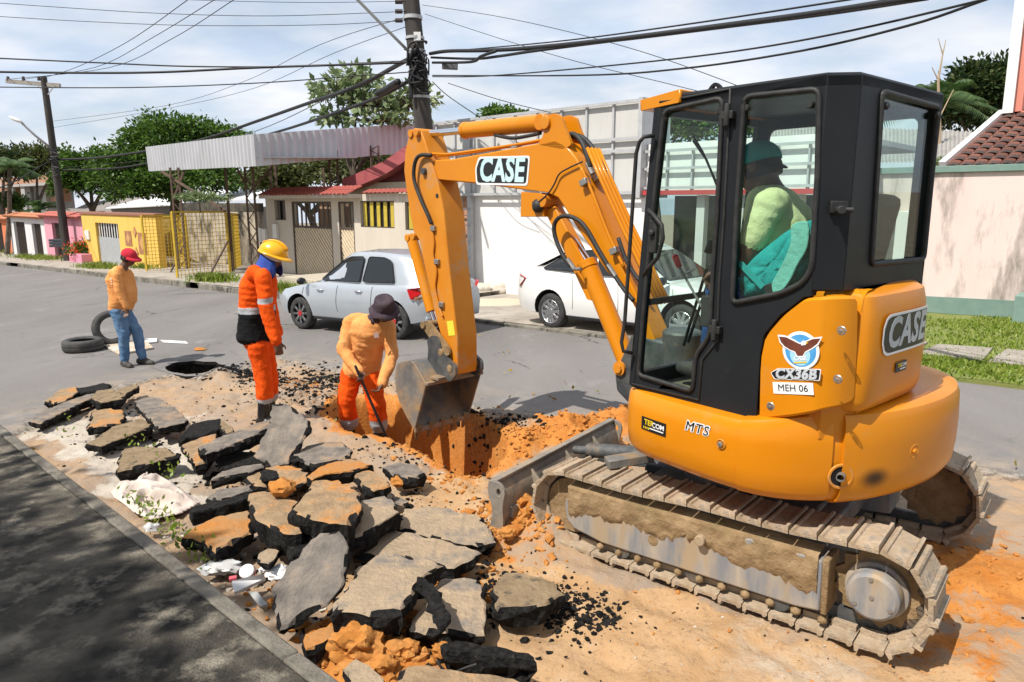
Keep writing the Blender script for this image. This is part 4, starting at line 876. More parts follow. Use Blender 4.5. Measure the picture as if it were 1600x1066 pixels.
for k in range(5):
    y = HB - .03 - k * (2 * HB - .06) / 4; b0 = Vector((lo.x, y, lo.z)); mb = MB(Bm); mb.tube([b0 - dm * .05, b0 + dm * .02, b0 + dm * .10, b0 + dm * .125], [.030, .034, .020, .012], 8, flat=.75); mb.build('tooth', mudm, bucket, smooth=50)
ytop = bl(640, 566, HB)
for y in (.135, -.165):                                     # ears that carry the pins
    er = [bl(u, v, .15) for u, v in ((671, 545), (669, 532), (676, 524), (685, 525), (690, 536), (692, 549), (703, 562), (713, 572), (714, 586), (706, 596), (697, 592), (684, 592), (668, 584))]
    mb = MB(Bm); mb.prism([Vector((p.x, y, p.z)) for p in rounded(er, .02)], (0, .03, 0)); mb.build('bucket_ear', darksteel, bucket, bevel=.005)
mb = MB(Bm); mb.box(bl(672, 588, HB) * .5 + bl(740, 585, -HB) * .5 + Vector((-.05, 0, .02)), (.12, .5, .03)); mb.build('top_plate', bucketm, bucket, bevel=.004)
# ---------------- lettering and badges on the machine
white = mat('decal_white', (.78, .78, .77), rough=.35); black = mat('decal_black', (.012, .012, .013), rough=.35)
ice = mat('decal_ice_blue', (.42, .66, .70), (.62, .78, .80), 3, rough=.3); silver = mat('decal_silver', (.36, .39, .42), (.52, .55, .58), 3, rough=.3); yel = mat('decal_yellow', (.75, .52, .02), rough=.35)
blue = mat('decal_blue', (.03, .20, .50), (.10, .38, .68), 8, rough=.35); brown = mat('decal_brown', (.10, .025, .015), (.17, .05, .03), 14, rough=.4)
def bframe(u, v, u2, v2, y):
    """frame on the boom's near face: x along the two pixels"""
    a, b = bl(u, v, y), bl(u2, v2, y); x = (b - a).normalized(); n = Vector((0, 1, 0)); return frame((a + b) / 2, x, n.cross(x), n), (b - a).length
def uframe(u, v, u2, v2, y=YP + .003):
    a, b = ul(u, v, y), ul(u2, v2, y); x = (b - a).normalized(); n = Vector((0, 1, 0)); return frame((a + b) / 2, x, n.cross(x), n), (b - a).length
def badge(F, M, w, h, parent, name, letters, lm, txt, size, sk=.0, bold=.012, lift=.0006, rim=white, wsc=1.0, spacing=.95, chamfer=True):
    sh = sk * h
    def quad(e, z):
        return [Vector((-w / 2 - e - sh / 2 + .02, -h / 2 - e, z)), Vector((w / 2 + e - sh / 2, -h / 2 - e, z)), Vector((w / 2 + e + sh / 2, h / 2 + e, z)), Vector((-w / 2 - e + sh / 2 + .03, h / 2 + e, z)), Vector((-w / 2 - e - sh * .2, h * .1, z))]
    e0 = .012 * h / .14
    mb = MB(F @ M); mb.prism(rounded(quad(e0, .0), .02 * h / .14), (0, 0, .0012)); o = mb.build(name, rim, parent)
    mb = MB(F @ M); mb.prism(rounded(quad(0, .0014), .018 * h / .14), (0, 0, .0008)); mb.build('badge_shadow', black, o)
    mb = text_mb(txt, F @ M @ Matrix.Translation((0, 0, .0030)), size, .0 + sk, bold, .0006, spacing, wscale=wsc); mb.build('badge_letters', lm, o)
    return o
M_, L_ = bframe(745, 267, 824, 267, HWB + .002)
badge(Bm, M_, L_, L_ * .32, boom, 'boom_badge', None, ice, 'CASE', L_ * .43, .10, .0085, wsc=.86, spacing=1.03)
# engine panel decals
Mx_, Lx = uframe(1228, 550, 1274, 546); s_ = Lx
def ud(u, v, z=0.003): return ul(u, v, YP + z)
mb = MB(U); cc = ud(1251, 548); mb.lathe([(0, .0012), (s_ * .60, .0012), (s_ * .62, 0)], frame(cc, Vector((-1, 0, 0)), EZ, Vector((0, 1, 0))), 40); emblem = mb.build('eagle_emblem', white, side_panel)
mb = MB(U); mb.lathe([(0, .0022), (s_ * .52, .0022), (s_ * .52, 0)], frame(cc, Vector((-1, 0, 0)), EZ, Vector((0, 1, 0))), 40); mb.build('emblem_disc', blue, emblem)
mb = MB(U); mb.lathe([(0, .0026), (s_ * .34, .0026)], frame(cc + Vector((0, 0, -.02)), Vector((-1, 0, 0)), EZ, Vector((0, 1, 0))), 30); mb.build('emblem_glow', mat('decal_pale_blue', (.35, .62, .80), rough=.35), emblem)
wing = [(1250, 538), (1240, 533), (1228, 527), (1217, 526), (1220, 534), (1226, 541), (1234, 546), (1242, 549), (1246, 556), (1254, 556), (1258, 549), (1268, 544), (1277, 537), (1282, 529), (1270, 530), (1258, 535)]
mb = MB(U); mb.prism([ud(u, v, .0062) for u, v in [(1250, 536), (1240, 530), (1227, 524), (1215, 523), (1218, 535), (1225, 543), (1234, 548), (1241, 551), (1245, 558), (1255, 558), (1259, 551), (1269, 546), (1279, 539), (1285, 526), (1270, 528), (1258, 533)]], (0, .0005, 0)); mb.build('wing_outline', white, emblem)
mb = MB(U); mb.prism([ud(u, v, .0070) for u, v in wing], (0, .0006, 0)); mb.build('eagle_wings', brown, emblem)
mb = MB(U); mb.prism([ud(u, v, .0080) for u, v in ((1252, 540), (1251, 535), (1255, 532), (1260, 534), (1259, 539))], (0, .0005, 0)); mb.build('eagle_head', white, emblem)
mb = MB(U); mb.prism([ud(u, v, .0080) for u, v in ((1259, 534), (1263, 536), (1259, 538))], (0, .0005, 0)); mb.build('eagle_beak', yel, emblem)
Mq, Lq = uframe(1238, 561, 1262, 560, YP + .0070); text_mb('CASE', U @ Mq, Lq * .36, .1, .0008, .0003).build('emblem_letters', white, emblem)
Mq, Lq = uframe(1240, 567, 1260, 566, YP + .0070); mb = MB(U @ Mq); mb.box((0, 0, 0), (Lq, .006, .0006)); mb.build('emblem_bar', yel, emblem)
Mq, Lq = uframe(1205, 584, 1282, 586, YP + .003); badge(U, Mq, Lq * .97, Lq * .19, side_panel, 'model_badge', None, silver, 'CX36B', Lq * .27, .22, .003, wsc=1.0, spacing=1.05)
Mq, Lq = uframe(1208, 606, 1271, 608, YP + .003); mb = MB(U @ Mq); mb.box((0, 0, 0), (Lq, Lq * .28, .0016)); pl = mb.build('number_plate', white, side_panel)
text_mb('MEH 06', U @ Mq @ Matrix.Translation((0, 0, .0018)), Lq * .23, 0, .0, .0004).build('plate_letters', black, pl)
# wrapping of lettering round curved panels
def wrap(mb_flat, plan, s0, z0, d_, zprof=None):
    """bend flat x, y, z lettering along a plan curve (x -> arc length, y -> height, z -> out of the panel)"""
    A = [0.0]
    for i in range(len(plan) - 1): A.append(A[-1] + (plan[i + 1] - plan[i]).length)
    out = []
    for p in mb_flat.v:
        s_ = min(max(s0 + p.x, 0.001), A[-1] - .001); i = max(j for j in range(len(A) - 1) if A[j] <= s_); t = (s_ - A[i]) / (A[i + 1] - A[i])
        q = plan[i].lerp(plan[i + 1], t); tt = (plan[i + 1] - plan[i]).normalized(); out.append(U @ (q + Vector((tt.y, -tt.x, 0)) * (d_ + p.z) + Vector((0, 0, z0 + p.y))))
    mb_flat.v = out; return mb_flat
def subdiv_rect(w, h, z, n=12):
    mb = MB(); vs_ = []; 
    for i in range(n + 1):
        for zz in (z, z + .0012):
            for y in (-h / 2, h / 2): vs_.append(Vector((-w / 2 + w * i / n, y, zz)))
    fs = []
    for i in range(n):
        a, b = i * 4, i * 4 + 4; fs += [(a, b, b + 1, a + 1), (a + 2, a + 3, b + 3, b + 2), (a, a + 2, b + 2, b), (a + 1, b + 1, b + 3, a + 3)]
    fs += [(0, 1, 3, 2), (4 * n, 4 * n + 2, 4 * n + 3, 4 * n + 1)]; mb.add(vs_, fs); return mb
def ring_arc(u, v): b = ringpt(u, v); return arclen(RP, b[3]), b[0].z
RPX = RP + [RP[0]]
sa, za_ = ring_arc(1003, 664); sb, zb_ = ring_arc(1041, 668)
wd = abs(sb - sa)
tl_ = wrap(subdiv_rect(wd, wd * .40, .0), RPX, (sa + sb) / 2, (za_ + zb_) / 2, .0025).build('dealer_label', black, body)
wrap(text_mb('TER', I4, wd * .23, .0, .0009, .0003), RPX, sa + wd * .33, (za_ + zb_) / 2 + wd * .05, .0045).build('label_letters', yel, tl_)
wrap(text_mb('COM', I4, wd * .21, .0, .0009, .0003), RPX, sa + wd * .70, (za_ + zb_) / 2 + wd * .03, .0045).build('label_letters', white, tl_)
mb = MB(); mb.box((0, 0, 0), (wd * .55, .006, .0006)); wrap(mb, RPX, sa + wd * .64, (za_ + zb_) / 2 - wd * .10, .0045).build('label_bar', white, tl_)
mb = MB()
for k in range(4): mb.box((k * wd * .07, 0, 0), (wd * .035, wd * .07, .0006))
wrap(mb, RPX, sa + wd * .12, (za_ + zb_) / 2 - wd * .12, .0045).build('label_stripes', yel, tl_)
sa, za_ = ring_arc(1068, 668); sb, zb_ = ring_arc(1110, 671); wd = abs(sb - sa)
o = wrap(text_mb('MTS', I4, wd * .44, .22, .0050, .0003, 1.15, wscale=1.0), RPX, (sa + sb) / 2, (za_ + zb_) / 2, .0025).build('side_letters_outline', white, body)
wrap(text_mb('MTS', I4, wd * .44, .22, .0, .0003, 1.15, wscale=1.0), RPX, (sa + sb) / 2, (za_ + zb_) / 2, .0045).build('side_letters', black, body)
# hood badge wraps round the hood
def hood_arc(u, v, hp=HP):
    best = None
    for i in range(len(hp) - 1):
        a, b = hp[i], hp[i + 1]; t = (b - a).normalized(); nr = Vector((t.y, -t.x, 0)); w = U.to_3x3() @ nr
        if ray(u, v).dot(w) > 0: continue
        p = UI @ hit(u, v, U @ a, w); k = (p - a).dot(t) / (b - a).length
        if -.05 <= k <= 1.05 and (best is None or (U @ p - CAMP).length < best[1]): best = (i + k, (U @ p - CAMP).length, p.z)
    if best is None: return sum((hp[i + 1] - hp[i]).length for i in range(len(hp) - 1)) - .01, 1.4
    return arclen(hp, best[0]), best[2]
HPO = offset2(HP, .017, False)
sa, za_ = hood_arc(1379, 520); sb, zb_ = hood_arc(1425, 515); wd = .45; hh = .15; zm = (za_ + zb_) / 2
def capsule(w, h, z, n=26):
    # badge outline, cut off at the left like a C: strips so that it can bend
    mb = MB(); vs_ = []
    for i in range(n + 1):
        t = i / n; x = -w / 2 + w * t; k = min(1.0, .38 + .62 * math.sqrt(max(0, 1 - (1 - min(1, t / .14)) ** 2))); k2 = k * (.82 + .18 * min(1, max(0, (t - .12) / .05)) if t < .2 else 1)
        for zz in (z, z + .0010):
            vs_ += [Vector((x, -h / 2 * k, zz)), Vector((x, h / 2 * k, zz))]
    fs = []
    for i in range(n):
        a, b = i * 4, i * 4 + 4; fs += [(a, b, b + 1, a + 1), (a + 2, a + 3, b + 3, b + 2), (a, a + 2, b + 2, b), (a + 1, b + 1, b + 3, a + 3)]
    fs += [(0, 1, 3, 2), (4 * n, 4 * n + 2, 4 * n + 3, 4 * n + 1)]; mb.add(vs_, fs); return mb
hb = wrap(capsule(wd * 1.10, hh * 1.26, .0), HPO, sa + wd * .5, zm, .002).build('hood_badge', white, hood)
wrap(capsule(wd * 1.045, hh * 1.10, .0), HPO, sa + wd * .5, zm, .0035).build('badge_shadow', black, hb)
wrap(text_mb('CASE', I4, hh * 1.26, .16, .006, .0005, 1.06, wscale=.92), HPO, sa + wd * .5 + .005, zm, .0055).build('badge_letters', silver, hb)
sm, zm = sa + .20, zm - .165; wd = .115; sa = sm - wd / 2
tl_ = wrap(subdiv_rect(wd, wd * .42, .0), HPO, sm, zm, .002).build('dealer_label', black, hood)
wrap(text_mb('TER', I4, wd * .23, .0, .0005, .0003), HPO, sa + wd * .33, zm + wd * .05, .0045).build('label_letters', yel, tl_)
wrap(text_mb('COM', I4, wd * .21, .0, .0005, .0003), HPO, sa + wd * .72, zm + wd * .05, .0045).build('label_letters', white, tl_)
mb = MB(); mb.box((0, 0, 0), (wd * .5, .006, .0006)); wrap(mb, HPO, sa + wd * .64, zm - wd * .10, .0045).build('label_bar', white, tl_)
# ================================================================== people
skin_d = mat('dark_skin', (.105, .054, .034), (.145, .074, .047), 12, .5, bump=.05)
hairm = mat('black_hair', (.010, .009, .008), rough=.8)
def cloth(name, c1, c2=None, **k): return mat(name, c1, c2 or tuple(x * .82 for x in c1), k.pop('scale', 9), k.pop('rough', .9), bump=k.pop('bump', .5), bscale=k.pop('bscale', 22), sheen=.0, spec=.15, **k)
peach = cloth('peach_shirt', (.78, .35, .12), (.68, .28, .085)); hivis = cloth('hivis_orange_cloth', (.85, .105, .008), (.72, .075, .006)); blackc = cloth('black_cloth', (.012, .012, .013)); greyband = mat('reflective_band', (.36, .37, .38), rough=.4)
jeans = cloth('blue_denim', (.075, .15, .27), (.15, .25, .38), scale=6); boots = mat('rubber_boots', (.012, .012, .013), rough=.35); shoes = mat('worn_shoes', (.03, .028, .027), (.07, .06, .05), 12, .7)
lime = cloth('pale_green_tshirt', (.60, .64, .34), (.52, .56, .29)); bluec = cloth('blue_hood_cloth', (.035, .07, .30), (.05, .10, .38))
purple = cloth('faded_black_hat_cloth', (.050, .036, .046), (.075, .056, .066)); teal = cloth('teal_cloth', (.016, .27, .26), (.03, .34, .32)); mint = cloth('mint_cloth', (.20, .52, .43))
gloves = mat('pale_glove', (.30, .26, .22), rough=.9)
def prim_caps(bm, a, b, ra, rb, n=14):
    a, b = Vector(a), Vector(b); d = b - a; L = max(d.length, 1e-4); z = d.normalized(); x = z.orthogonal().normalized(); y = z.cross(x); rings = []
    for t in (-.98, -.8, -.5, 0): rings.append((a + z * (ra * t), ra * math.sqrt(max(0, 1 - t * t))))
    for t in (0, .5, .8, .98): rings.append((b + z * (rb * t), rb * math.sqrt(max(0, 1 - t * t))))
    vv = [[bm.verts.new(c + (x * math.cos(2 * math.pi * k / n) + y * math.sin(2 * math.pi * k / n)) * r) for k in range(n)] for c, r in rings]
    for i in range(len(vv) - 1):
        for k in range(n): bm.faces.new((vv[i][k], vv[i][(k + 1) % n], vv[i + 1][(k + 1) % n], vv[i + 1][k]))
    bm.faces.new(list(reversed(vv[0]))); bm.faces.new(vv[-1])
def prim_ell(bm, c, r, M3):
    res = bmesh.ops.create_icosphere(bm, subdivisions=3, radius=1.0)
    for v in res['verts']: q = M3 @ Vector((v.co.x * r[0], v.co.y * r[1], v.co.z * r[2])); v.co = Vector(c) + q
def make_body(name, prims, mats_, parent, voxel=.010, paint=None, fold=.006, seed=0, smooth_it=5):
    """prims: ('c', a, b, ra, rb, slot) or ('e', centre, radii, M3, slot). One continuous skin over all of them; slots by nearest prim"""
    off = Vector(parent['_o']); bm = bmesh.new()
    for p in prims:
        if p[0] == 'c': prim_caps(bm, p[1] - off, p[2] - off, p[3], p[4])
        else: prim_ell(bm, p[1] - off, p[2], p[3])
    bmesh.ops.recalc_face_normals(bm, faces=bm.faces[:]); me = bpy.data.meshes.new(name); bm.to_mesh(me); bm.free()
    ob = bpy.data.objects.new('tmp_body', me); COL.objects.link(ob)
    r = ob.modifiers.new('r', 'REMESH'); r.mode = 'VOXEL'; r.voxel_size = voxel
    sm = ob.modifiers.new('s', 'SMOOTH'); sm.factor = .5; sm.iterations = smooth_it
    dg = bpy.context.evaluated_depsgraph_get(); out = bpy.data.meshes.new_from_object(ob.evaluated_get(dg)); bpy.data.objects.remove(ob); out.name = name
    n = len(out.vertices); co = np.empty(n * 3); out.vertices.foreach_get('co', co); co = co.reshape(-1, 3)
    best = np.full(n, 1e9); slot = np.zeros(n, int); pid = np.zeros(n, int)
    for i, p in enumerate(prims):
        if p[0] == 'c':
            a, b = np.array(p[1] - off), np.array(p[2] - off); d = b - a; t = np.clip(((co - a) @ d) / (d @ d + 1e-9), 0, 1); dist = np.linalg.norm(co - a - t[:, None] * d, axis=1) - (p[3] + (p[4] - p[3]) * t); s_ = p[5]
        else:
            M3 = np.array(p[3].inverted()); q = (co - np.array(p[1] - off)) @ M3.T / np.array(p[2]); ln = np.linalg.norm(q, axis=1); dist = (ln - 1) * min(p[2]); s_ = p[4]
        m = dist < best; best[m] = dist[m]; slot[m] = s_; pid[m] = i
    if fold:
        nr = np.empty(n * 3); out.vertices.foreach_get('normal', nr); nr = nr.reshape(-1, 3); disp = np.zeros(n)
        clothm = np.isin(slot, [i for i, mm in enumerate(mats_) if mm not in (skin_d, boots, gloves)])
        for i in np.nonzero(clothm)[0]:
            q = Vector(co[i]) * 1.0; disp[i] = mnoise.fractal(Vector((q.x * 9 + seed, q.y * 9, q.z * 7)), 1.0, 2.1, 3) * fold * .8 + (1 - abs(mnoise.noise(Vector((q.x * 7 + q.z * 9, q.y * 7 - q.z * 5, q.z * 11 + seed)))) * 2.4) * fold * .45
        co = co + nr * disp[:, None]; out.vertices.foreach_set('co', co.ravel())
    if paint is not None: slot = paint(co + np.array(off), slot, pid)
    for mm in mats_: out.materials.append(mm)
    fv = np.array([p.vertices[0] for p in out.polygons]); out.materials
    out.polygons.foreach_set('material_index', slot[fv].astype(np.int32)); out.polygons.foreach_set('use_smooth', [True] * len(out.polygons)); out.update()
    o = bpy.data.objects.new(name, out); COL.objects.link(o); o.parent = parent; o['_o'] = parent['_o']; return o
def basis(fwd, up=EZ):
    f_ = Vector(fwd).normalized(); l = Vector(up).cross(f_).normalized(); u = f_.cross(l); return Matrix((f_, l, u)).transposed()   # columns fwd, left, up
def hand_prims(w, d, palm_n, slot, curl=.5, s=1.0, thumb=1):
    """palm and five bent fingers of unequal length; d points from the wrist to the knuckles"""
    d = Vector(d).normalized(); pn = Vector(palm_n); pn = (pn - d * pn.dot(d)).normalized(); side = d.cross(pn) * thumb; P = []
    P.append(('e', w + d * .045 * s, (.05 * s, .040 * s, .017 * s), Matrix((d, side, pn)).transposed(), slot))
    for k, (off, ln) in enumerate(((.030, .070), (.010, .080), (-.010, .075), (-.030, .060))):
        a = w + d * .085 * s + side * off * s; d1 = (d * math.cos(curl) + pn * math.sin(curl)); b = a + d1 * ln * .5 * s; d2 = (d * math.cos(curl * 2.1) + pn * math.sin(curl * 2.1)); c_ = b + d2 * ln * .5 * s
        P.append(('c', a, b, .0095 * s, .0085 * s, slot)); P.append(('c', b, c_, .0085 * s, .007 * s, slot))
    a = w + d * .03 * s + side * .034 * s; b = a + (d * .6 + side * .6 + pn * .4).normalized() * .038 * s; P.append(('c', a, b, .012 * s, .010 * s, slot)); P.append(('c', b, b + (d * .9 + pn * .4 + side * .1).normalized() * .03 * s, .010 * s, .008 * s, slot))
    return P
def head_prims(c, B, slot, s=1.0):
    f_, l, u = B.col[0], B.col[1], B.col[2]; P = [('e', c, (.098 * s, .076 * s, .118 * s), B, slot), ('e', c + f_ * .030 * s - u * .068 * s, (.060 * s, .054 * s, .050 * s), B, slot),
        ('c', c + f_ * .092 * s + u * .008 * s, c + f_ * .112 * s - u * .026 * s, .010 * s, .016 * s, slot), ('c', c + f_ * .088 * s - u * .062 * s + l * .016 * s, c + f_ * .088 * s - u * .062 * s - l * .016 * s, .012 * s, .012 * s, slot)]
    for sg in (1, -1): P.append(('e', c + l * .077 * sg * s - f_ * .008 * s, (.022 * s, .010 * s, .033 * s), B, slot)); P.append(('c', c + f_ * .088 * s + l * .02 * sg * s + u * .022 * s, c + f_ * .082 * s + l * .045 * sg * s + u * .02 * s, .012 * s, .010 * s, slot))
    return P
eyew = mat('eye_white', (.6, .58, .55), rough=.2)
def face_bits(c, B, body, s=1.0):
    f_, l, u = B.col[0], B.col[1], B.col[2]
    for sg in (1, -1):
        mb = MB(); mb.blob(c + f_ * .088 * s + l * .031 * sg * s + u * .004 * s, (.011 * s, .013 * s, .010 * s), 1, 0, 1, 0, M=None); mb.build('eye', eyew, body, smooth=True)
        mb = MB(); mb.blob(c + f_ * .0985 * s + l * .031 * sg * s + u * .004 * s, (.004 * s, .006 * s, .006 * s), 1, 0, 1, 0); mb.build('pupil', hairm, body, smooth=True)
    mb = MB(); mb.tube([c + f_ * .096 * s - u * .061 * s + l * .024 * s, c + f_ * .1035 * s - u * .061 * s, c + f_ * .096 * s - u * .061 * s - l * .024 * s], .0035 * s, 6); mb.build('mouth', mat('lips', (.035, .012, .010), rough=.5), body, smooth=True)
def foot_prims(an, d, slot, s=1.0, boot=False):
    d = Vector(d).normalized(); heel = an - d * .05 * s + EZ * -.045 * s; toe = an + d * .17 * s + EZ * -.055 * s; P = [('c', heel, an + d * .06 * s - EZ * .04 * s, .045 * s, .045 * s, slot), ('c', an + d * .05 * s - EZ * .045 * s, toe, .046 * s, .038 * s, slot), ('c', an, heel, .045 * s, .045 * s, slot)]
    return P
def J(u, v, Y): r = ray(u, v); return CAMP + r * (Y / r.y)
def dome(mb, c, B, rx, ry, rz, n=24, m=8, a0=0.0, lean=0.0):
    f_, l, u = B.col[0], B.col[1], B.col[2]; rings = []
    for i in range(m + 1):
        t = a0 + (math.pi / 2 - a0) * i / m; rings.append([c + f_ * (rx * math.cos(t) * math.cos(2 * math.pi * k / n)) + l * (ry * math.cos(t) * math.sin(2 * math.pi * k / n)) + u * (rz * math.sin(t)) for k in range(n)])
    loft(mb, rings, True, False); return mb
def brim(mb, c, B, r_in, r_out, droop, n=32, thick=.006, ang=None, wav=0.0):
    """flat ring (or part of one) round the head; radii are (fwd, left) pairs or functions of the angle"""
    f_, l, u = B.col[0], B.col[1], B.col[2]; A = [2 * math.pi * k / n for k in range(n)] if ang is None else [ang[0] + (ang[1] - ang[0]) * k / (n - 1) for k in range(n)]
    ri, ro = [], []
    for a in A:
        di = f_ * (r_in[0] * math.cos(a)) + l * (r_in[1] * math.sin(a)); ki = r_out(a) if callable(r_out) else r_out
        do = di + (f_ * math.cos(a) + l * math.sin(a)) * ki; dr = droop(a) if callable(droop) else droop
        ri.append(c + di); ro.append(c + do - u * (dr + wav * math.sin(a * 5)))
    mid = [p.lerp(q, .5) + u * .006 for p, q in zip(ri, ro)]
    up = [[p + u * thick for p in r_] for r_ in (ri, mid, ro)]; dn = [r_ for r_ in (ro, mid, ri)]
    rings = up + dn; m = len(rings); k = len(A); vs_ = [p for r_ in rings for p in r_]; fs = []
    for i in range(m):
        for j in range(k if ang is None else k - 1): fs.append((i * k + j, i * k + (j + 1) % k, ((i + 1) % m) * k + (j + 1) % k, ((i + 1) % m) * k + j))
    mb.add(vs_, fs); return mb
def spine(pts, B, slot):
    """torso: ellipsoids blended along a spine of (centre, depth radius, width radius)"""
    P = []
    for (a, da, wa), (b, db, wb) in zip(pts[:-1], pts[1:]):
        n = 4
        for k in range(n + (1 if b is pts[-1][0] else 0)):
            t = k / n; P.append(('e', a.lerp(b, t), (da + (db - da) * t, wa + (wb - wa) * t, .085), B, slot))
    return P
# ---- worker with the red cap, side view
g0 = gp(212, 571); Y0_ = g0.y
w1 = empty('person', g0, 'worker in peach shirt, jeans and red cap standing by the pothole and tyres', 'person')
def P1(u, v, d=0.0): return J(u, v, Y0_ + d)
hd = P1(201, 402); B1 = basis(Vector((.88, -.25, -.38)), EZ)
pr = head_prims(hd, B1, 0) + [('c', P1(195, 414), P1(191, 424), .058, .065, 0)]
pr += spine([(P1(188, 427), .10, .16), (P1(188, 437), .140, .195), (P1(192, 455), .165, .185), (P1(192, 470), .165, .180), (P1(189, 480), .140, .170)], basis((.8, -.6, 0)), 1) + [('c', P1(184, 424, -.14), P1(192, 424, .14), .072, .072, 1)]
pr += [('c', P1(182, 428, -.19), P1(187, 456, -.22), .068, .058, 1), ('c', P1(187, 456, -.22), P1(197, 479, -.22), .056, .044, 1), ('c', P1(191, 428, .19), P1(199, 455, .22), .066, .056, 1), ('c', P1(199, 455, .22), P1(205, 476, .18), .054, .042, 1)]
pr += [('c', P1(184, 486, -.07), P1(193, 522, -.08), .100, .078, 2), ('c', P1(193, 522, -.08), P1(195, 560, -.06), .075, .062, 2), ('c', P1(192, 486, .08), P1(214, 518, .08), .100, .078, 2), ('c', P1(214, 518, .08), P1(222, 556, .08), .074, .060, 2), ('e', P1(188, 484), (.13, .155, .09), basis((.8, -.6, 0)), 2)]
pr += foot_prims(P1(195, 564, -.06), (.75, -.6, 0), 3) + foot_prims(P1(222, 560, .08), (.95, -.3, 0), 3)
pr += hand_prims(P1(197, 481, -.22), P1(198, 492, -.23) - P1(197, 481, -.22), Vector((0, -1, 0)), 0, .6) + hand_prims(P1(205, 478, .18), P1(204, 490, .15) - P1(205, 478, .18), Vector((-1, 0, 0)), 0, .8)
b1 = make_body('body', pr, [skin_d, peach, jeans, shoes], w1, .010, fold=.010, seed=1); face_bits(hd, B1, b1)
capm = cloth('red_cap_cloth', (.55, .035, .055), (.45, .025, .045))
mb = MB(); dome(mb, hd + B1.col[2] * .030, B1, .112, .094, .098, a0=-.1); capo = mb.build('cap', capm, w1, smooth=True)
mb = MB(); brim(mb, hd + B1.col[2] * .028, B1, (.108, .088), lambda a: .075 * max(0, math.cos(a)) ** .5 if math.cos(a) > 0 else 0, lambda a: .02, 16, .006, (-1.15, 1.15)); mb.build('cap_peak', capm, capo, smooth=True)
mb = MB(); dome(mb, hd + B1.col[0] * -.012 - B1.col[2] * .02, B1, .099, .082, .10, a0=-.35); mb.build('hair', hairm, w1, smooth=True)
mb = MB(); pb = P1(180, 440, -.02)
for k in range(3): mb.box(P1(174 + k * .3, 436 + 4 * k, -.165), (.02, .06, .014), Matrix.Rotation(.9, 3, 'Z'))
mb.build('shirt_print', mat('print_white', (.7, .62, .55), rough=.9), w1)
# ---- worker with the yellow helmet, seen from behind and the side
g0 = gp(413, 657); Yh = g0.y
w2 = empty('person', g0, 'worker in orange and black hi-vis suit and yellow helmet watching the dig', 'person')
def P2(u, v, d=0.0): return J(u, v, Yh + d)
hd = P2(424, 401); B2 = basis(Vector((.86, -.12, -.48)), EZ)
pr = head_prims(hd, B2, 0) + [('c', P2(417, 412), P2(410, 426), .065, .072, 4)]
jd = basis((.9, -.42, 0))
pr += spine([(P2(407, 430), .11, .18), (P2(404, 445), .150, .205), (P2(402, 480), .155, .195), (P2(401, 505), .162, .195), (P2(401, 526), .172, .205)], jd, 1) + [('c', P2(398, 428, -.15), P2(412, 430, .15), .080, .080, 1)]
pr += [('c', P2(410, 432, -.20), P2(416, 482, -.27), .078, .068, 1), ('c', P2(416, 482, -.27), P2(431, 532, -.30), .066, .054, 1), ('c', P2(412, 434, .18), P2(424, 480, .20), .074, .062, 1), ('c', P2(424, 480, .20), P2(434, 520, .12), .06, .05, 1)]
pr += [('e', P2(405, 535), (.13, .165, .10), jd, 2), ('c', P2(402, 540, -.08), P2(411, 580, -.08), .108, .088, 2), ('c', P2(411, 580, -.08), P2(414, 620, -.08), .090, .082, 2), ('c', P2(410, 540, .08), P2(421, 580, .08), .105, .086, 2), ('c', P2(421, 580, .08), P2(422, 618, .08), .088, .080, 2)]
pr += [('c', P2(413, 622, -.08), P2(411, 650, -.08), .062, .056, 3), ('c', P2(421, 618, .08), P2(421, 645, .08), .062, .056, 3)] + foot_prims(P2(411, 653, -.08), (.85, -.5, 0), 3) + foot_prims(P2(421, 648, .08), (.85, -.5, 0), 3)
pr += hand_prims(P2(433, 534, -.30), P2(437, 552, -.31) - P2(433, 534, -.30), Vector((-.3, .5, 0)), 0, .7, 1.1) + hand_prims(P2(434, 522, .12), P2(437, 534, .08) - P2(434, 522, .12), Vector((-1, 0, 0)), 0, .8)
def z_at(v, Y): return J(410, v, Y).z
zb1, zb2, zb3, zc1, zc2 = z_at(477, Yh), z_at(487, Yh), z_at(535, Yh), z_at(619, Yh), z_at(631, Yh)
def paint2(co, slot, pid):
    s_ = slot.copy(); tors = slot == 1; narms = [i for i, p in enumerate(pr) if p[0] == 'c' and p[5] == 1 and p[3] < .0795]; arm_ = np.isin(pid, narms)
    t = tors & ~arm_; s_[t & (co[:, 2] < zb1)] = 5; s_[t & (co[:, 2] < zb2)] = 6
    za, zb = z_at(465, Yh - .25), z_at(474, Yh - .25); s_[arm_ & (co[:, 2] < za) & (co[:, 2] > zb)] = 5
    s_[(slot == 2) & (co[:, 2] < zc1)] = 5; return s_
b2 = make_body('body', pr, [skin_d, hivis, hivis, boots, bluec, greyband, blackc], w2, .010, paint2, .011, 2); face_bits(hd, B2, b2)
helm = mat('yellow_helmet', (.80, .40, .008), rough=.28, coat=.3)
Bh = basis(Vector((.95, -.10, -.30)), EZ); hc = hd + B2.col[2] * .045 + B2.col[0] * .004
mb = MB(); dome(mb, hc, Bh, .142, .118, .118, a0=-.05); ho = mb.build('helmet', helm, w2, smooth=True)
mb = MB(); brim(mb, hc - Bh.col[2] * .008, Bh, (.138, .114), lambda a: .012 + .055 * max(0, math.cos(a)) ** 3, lambda a: .012 + .012 * max(0, math.cos(a)), 36, .006); mb.build('helmet_brim', helm, ho, smooth=True)
mb = MB()
for q in (-.03, 0, .03): mb.tube([hc + Bh.col[1] * q + Bh.col[0] * (.143 * math.cos(t)) + Bh.col[2] * (.119 * math.sin(t)) for t in [x * .2 + .5 for x in range(11)]], .006, 6)
